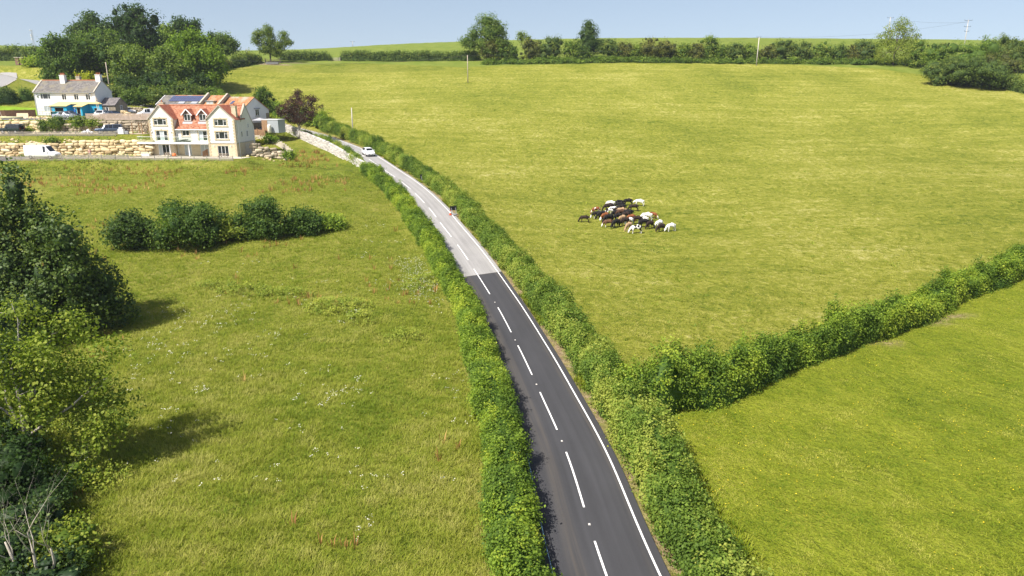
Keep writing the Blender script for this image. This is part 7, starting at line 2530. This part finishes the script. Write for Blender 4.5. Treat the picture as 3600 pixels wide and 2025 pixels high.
gg = np.random.default_rng(2024)
by = lambda X: interp_line(BR, X)
zone_left = lambda X, Y: (sides(X, Y) < -5.2) & (Y < 131)
zone_mown = lambda X, Y: (sides(X, Y) > 6.8) & (Y > by(X) + 1.5)
zone_lush = lambda X, Y: (sides(X, Y) > 6.8) & (Y < by(X) - 1.5)
p = scatter(80000, (-75, 8, 26, 132), zone_left, gg, 40, 1.5)
blades('meadow_grass', 'uncut olive and straw meadow grass left of the road', p, 7, .27, .012, .25, M_GRASS, gg, (.15, .85), .9)
p = scatter(46000, (-40, 110, 42, 200), zone_mown, gg, 55, 1.6)
blades('cut_grass', 'short straw yellow cut grass of the cow field', p, 5, .15, .018, .25, M_STRAW, gg, (.1, .95), 1.6, 4.0)
p = scatter(26000, (5, 75, 24, 90), zone_lush, gg, 40, 1.5)
blades('pasture_grass', 'short green pasture grass right of the road', p, 5, .11, .014, .2, M_GREENGRASS, gg, (.1, .9), 1.3, 3.0)
p = scatter(420, (-40, 110, 42, 230), lambda X, Y: zone_mown(X, Y) & (vnoise(np.c_[X, Y], 14.0, 81) > .5), gg, 120, 1.0)
blades('rank_tufts', 'darker rank grass tufts scattered in the cow field', p, 14, .22, .03, .4, M_HEDGE, gg, (.2, .8), .8)
# grass margin along both hedges and the road verge
s = gg.uniform(8, 170, 9000)
off = np.where(gg.uniform(size=9000) < .6, gg.uniform(3.1, 3.9, 9000), gg.uniform(6.4, 7.6, 9000))
q = road_at(s, 0.0)
n_ = RN[np.clip(s.astype(int), 0, len(RN) - 1)]
q[:, :2] += n_ * off[:, None]
q[:, 2] = gz(q[:, 0], q[:, 1])
keep = vnoise(q[:, :2], 3.0, 44) > np.where(off < 4, .52, .3)
blades('verge_grass', 'grass of the road verge and hedge foot', q[keep], 6, .34, .025, .25, M_GREENGRASS, gg, (.05, .7))

# rusty docks below the house, some down the meadow
p = np.concatenate([scatter(300, (-90, -28, 112, 131.5), lambda X, Y: zone_left(X, Y) & (vnoise(np.c_[X, Y], 6.0, 51) > .52), gg, 200, 1),
                    scatter(120, (-60, 0, 30, 115), lambda X, Y: zone_left(X, Y) & (vnoise(np.c_[X, Y], 5.0, 52) > .68), gg, 60, 1),
                    scatter(110, (-46, -22, 132, 150), lambda X, Y: (sides(X, Y) < -6.5) & (X > -44) & (vnoise(np.c_[X, Y], 4.0, 53) > .45), gg, 200, 1)])
blades('rusty_weeds', 'rust brown dock weeds scattered over the meadow', p, 8, .7, .028, .3, M_DOCK, gg, (0, 1), .35)
# low leafy patches (nettle and bramble)
Fo = Foliage()
for (px, py, rx, ry, n_l) in [(1190, 1085, 3.6, 2.6, 1500), (860, 1030, 3.2, 1.6, 900), (1000, 1040, 3.0, 1.5, 600), (1480, 1000, 2.0, 2.5, 600), (120, 600, 8, 3.2, 2600), (330, 588, 6, 2, 900), (980, 585, 7, 1.6, 1000), (1075, 590, 5, 1.6, 600), (1420, 1190, 2.0, 1.5, 350), (660, 600, 5, 1.5, 500),
                              (1010, 480, 4, 2.0, 700), (1180, 620, 3, 2, 400), (330, 1700, 2.0, 1.6, 700), (300, 1500, 2.5, 1.6, 500), (1270, 1130, 2, 1.3, 350), (760, 1010, 2.5, 1.2, 500)]:
    c = og(px, py)
    nc = n_l // 8
    a, r = gg.uniform(0, 2 * math.pi, nc), np.sqrt(gg.uniform(0, 1, nc))
    X, Y = c.x + np.cos(a) * r * rx, c.y + np.sin(a) * r * ry
    hgt = .55 * (1 - r ** 2) * (.5 + vnoise(np.c_[X, Y], 1.2, 61)) + .18
    P3 = np.c_[X, Y, gz(X, Y) + hgt]
    m = np.repeat(np.arange(nc), 8)
    pp = P3[m] + gg.normal(size=(len(m), 3)) * .17
    nn = unit(gg.normal(size=(len(m), 3)) * .5 + np.array([-.3, -.4, .9]))
    Vv, Qq = leaf_quads(pp, nn, .19 * gg.uniform(.6, 1.3, len(m)), gg)
    Fo.add(Vv, Qq, np.clip(.3 + .5 * vnoise(pp, 1.0, 62) + gg.normal(size=len(m)) * .1, 0, 1))
o = Fo.build('undergrowth', M_ASH)
o['kind'] = 'stuff'
o['label'] = 'low leafy nettle and bramble patches in the meadow'


def umbels(name, label, pts, size, mat, hgt, g, ex=5):
    n = len(pts)
    m = np.repeat(np.arange(n), ex)
    pp = pts[m] + np.c_[g.normal(size=(len(m), 2)) * size * 1.1, hgt + g.normal(size=len(m)) * .05]
    nn = unit(g.normal(size=(len(m), 3)) * .25 + np.array([0, -.15, 1]))
    V, Qd = leaf_quads(pp, nn, size * g.uniform(.7, 1.4, len(m)), g)
    # leaf_quads makes pointed diamonds; flower heads are wider
    o = np_mesh(name, V, Qd, mat, None, g.uniform(0, 1, len(Qd)))
    o['kind'] = 'stuff'
    o['label'] = label
    return o


cl = []
for _ in range(80):
    c = scatter(1, (-42, -1, 34, 100), lambda X, Y: zone_left(X, Y) & (X > -38), gg, 60, .6)[0]
    k = int(gg.integers(1, 6))
    cl.append(c[:2] + gg.normal(size=(k, 2)) * np.array([.7, .6]))
for (px, py, n, sp) in [(680, 1110, 26, 1.2), (720, 1160, 18, 1.2), (560, 1270, 22, 1.2), (560, 1330, 20, 1.5), (1180, 1400, 34, 1.1), (1265, 1115, 16, .6), (1180, 1390, 16, .7), (500, 1230, 14, 1.0), (620, 1500, 12, 1.0), (1380, 1010, 26, 1.4), (1250, 1860, 9, .5), (640, 1180, 20, 2.2), (820, 1120, 16, 1.6), (900, 1230, 16, 1.6), (1600, 1370, 12, .7)]:
    c = og(px, py)
    cl.append(np.array([[c.x, c.y]]) + gg.normal(size=(n // 2 + 2, 2)) * sp * 1.25)
q = np.concatenate(cl)
q = q[(sides(q[:, 0], q[:, 1]) < -5.5)]
umbels('white_flowers', 'flat white flower heads dotted over the meadow', np.c_[q, gz(q[:, 0], q[:, 1])], .075, M_UMBEL, .36, gg, 4)
c0, c1 = og(1480, 915), og(1545, 1060)
t = gg.uniform(0, 1, 420)
q = np.c_[c0.x + (c1.x - c0.x) * t, c0.y + (c1.y - c0.y) * t] + gg.normal(size=(420, 2)) * np.array([1.1, 1.0]) + np.array([-1.2, 0])
q = q[(sides(q[:, 0], q[:, 1]) < -5.0)]
umbels('daisy_patch', 'patch of small white daisies beside the left road hedge', np.c_[q, gz(q[:, 0], q[:, 1])], .075, M_UMBEL, .35, gg, 2)
p = scatter(500, (6, 60, 28, 80), lambda X, Y: zone_lush(X, Y) & (vnoise(np.c_[X, Y], 7.0, 71) > .5), gg, 45, 1.5)
umbels('yellow_flowers', 'tiny yellow flowers in the green pasture', p, .07, M_BUTTER, .14, gg, 1)
# ------------------------------------------------------------------ thin summer haze
t = NT('summer_air')
pv = t.n('ShaderNodeVolumePrincipled')
pv.inputs['Color'].default_value = (.80, .88, 1.0, 1)
pv.inputs['Density'].default_value = 0.00012
pv.inputs['Anisotropy'].default_value = 0.2
t.l(pv.outputs[0], t.out.inputs['Volume'])
zl = float(gZ.min()) - 1.5
haze = MB().box(float(gx.min()) - 2, float(gx.max()) + 2, float(gy.min()) - 2, float(gy.max()) + 2, zl, 75.0).build('haze', t.m)
haze['kind'] = 'stuff'
haze['label'] = 'thin pale summer haze over the fields'
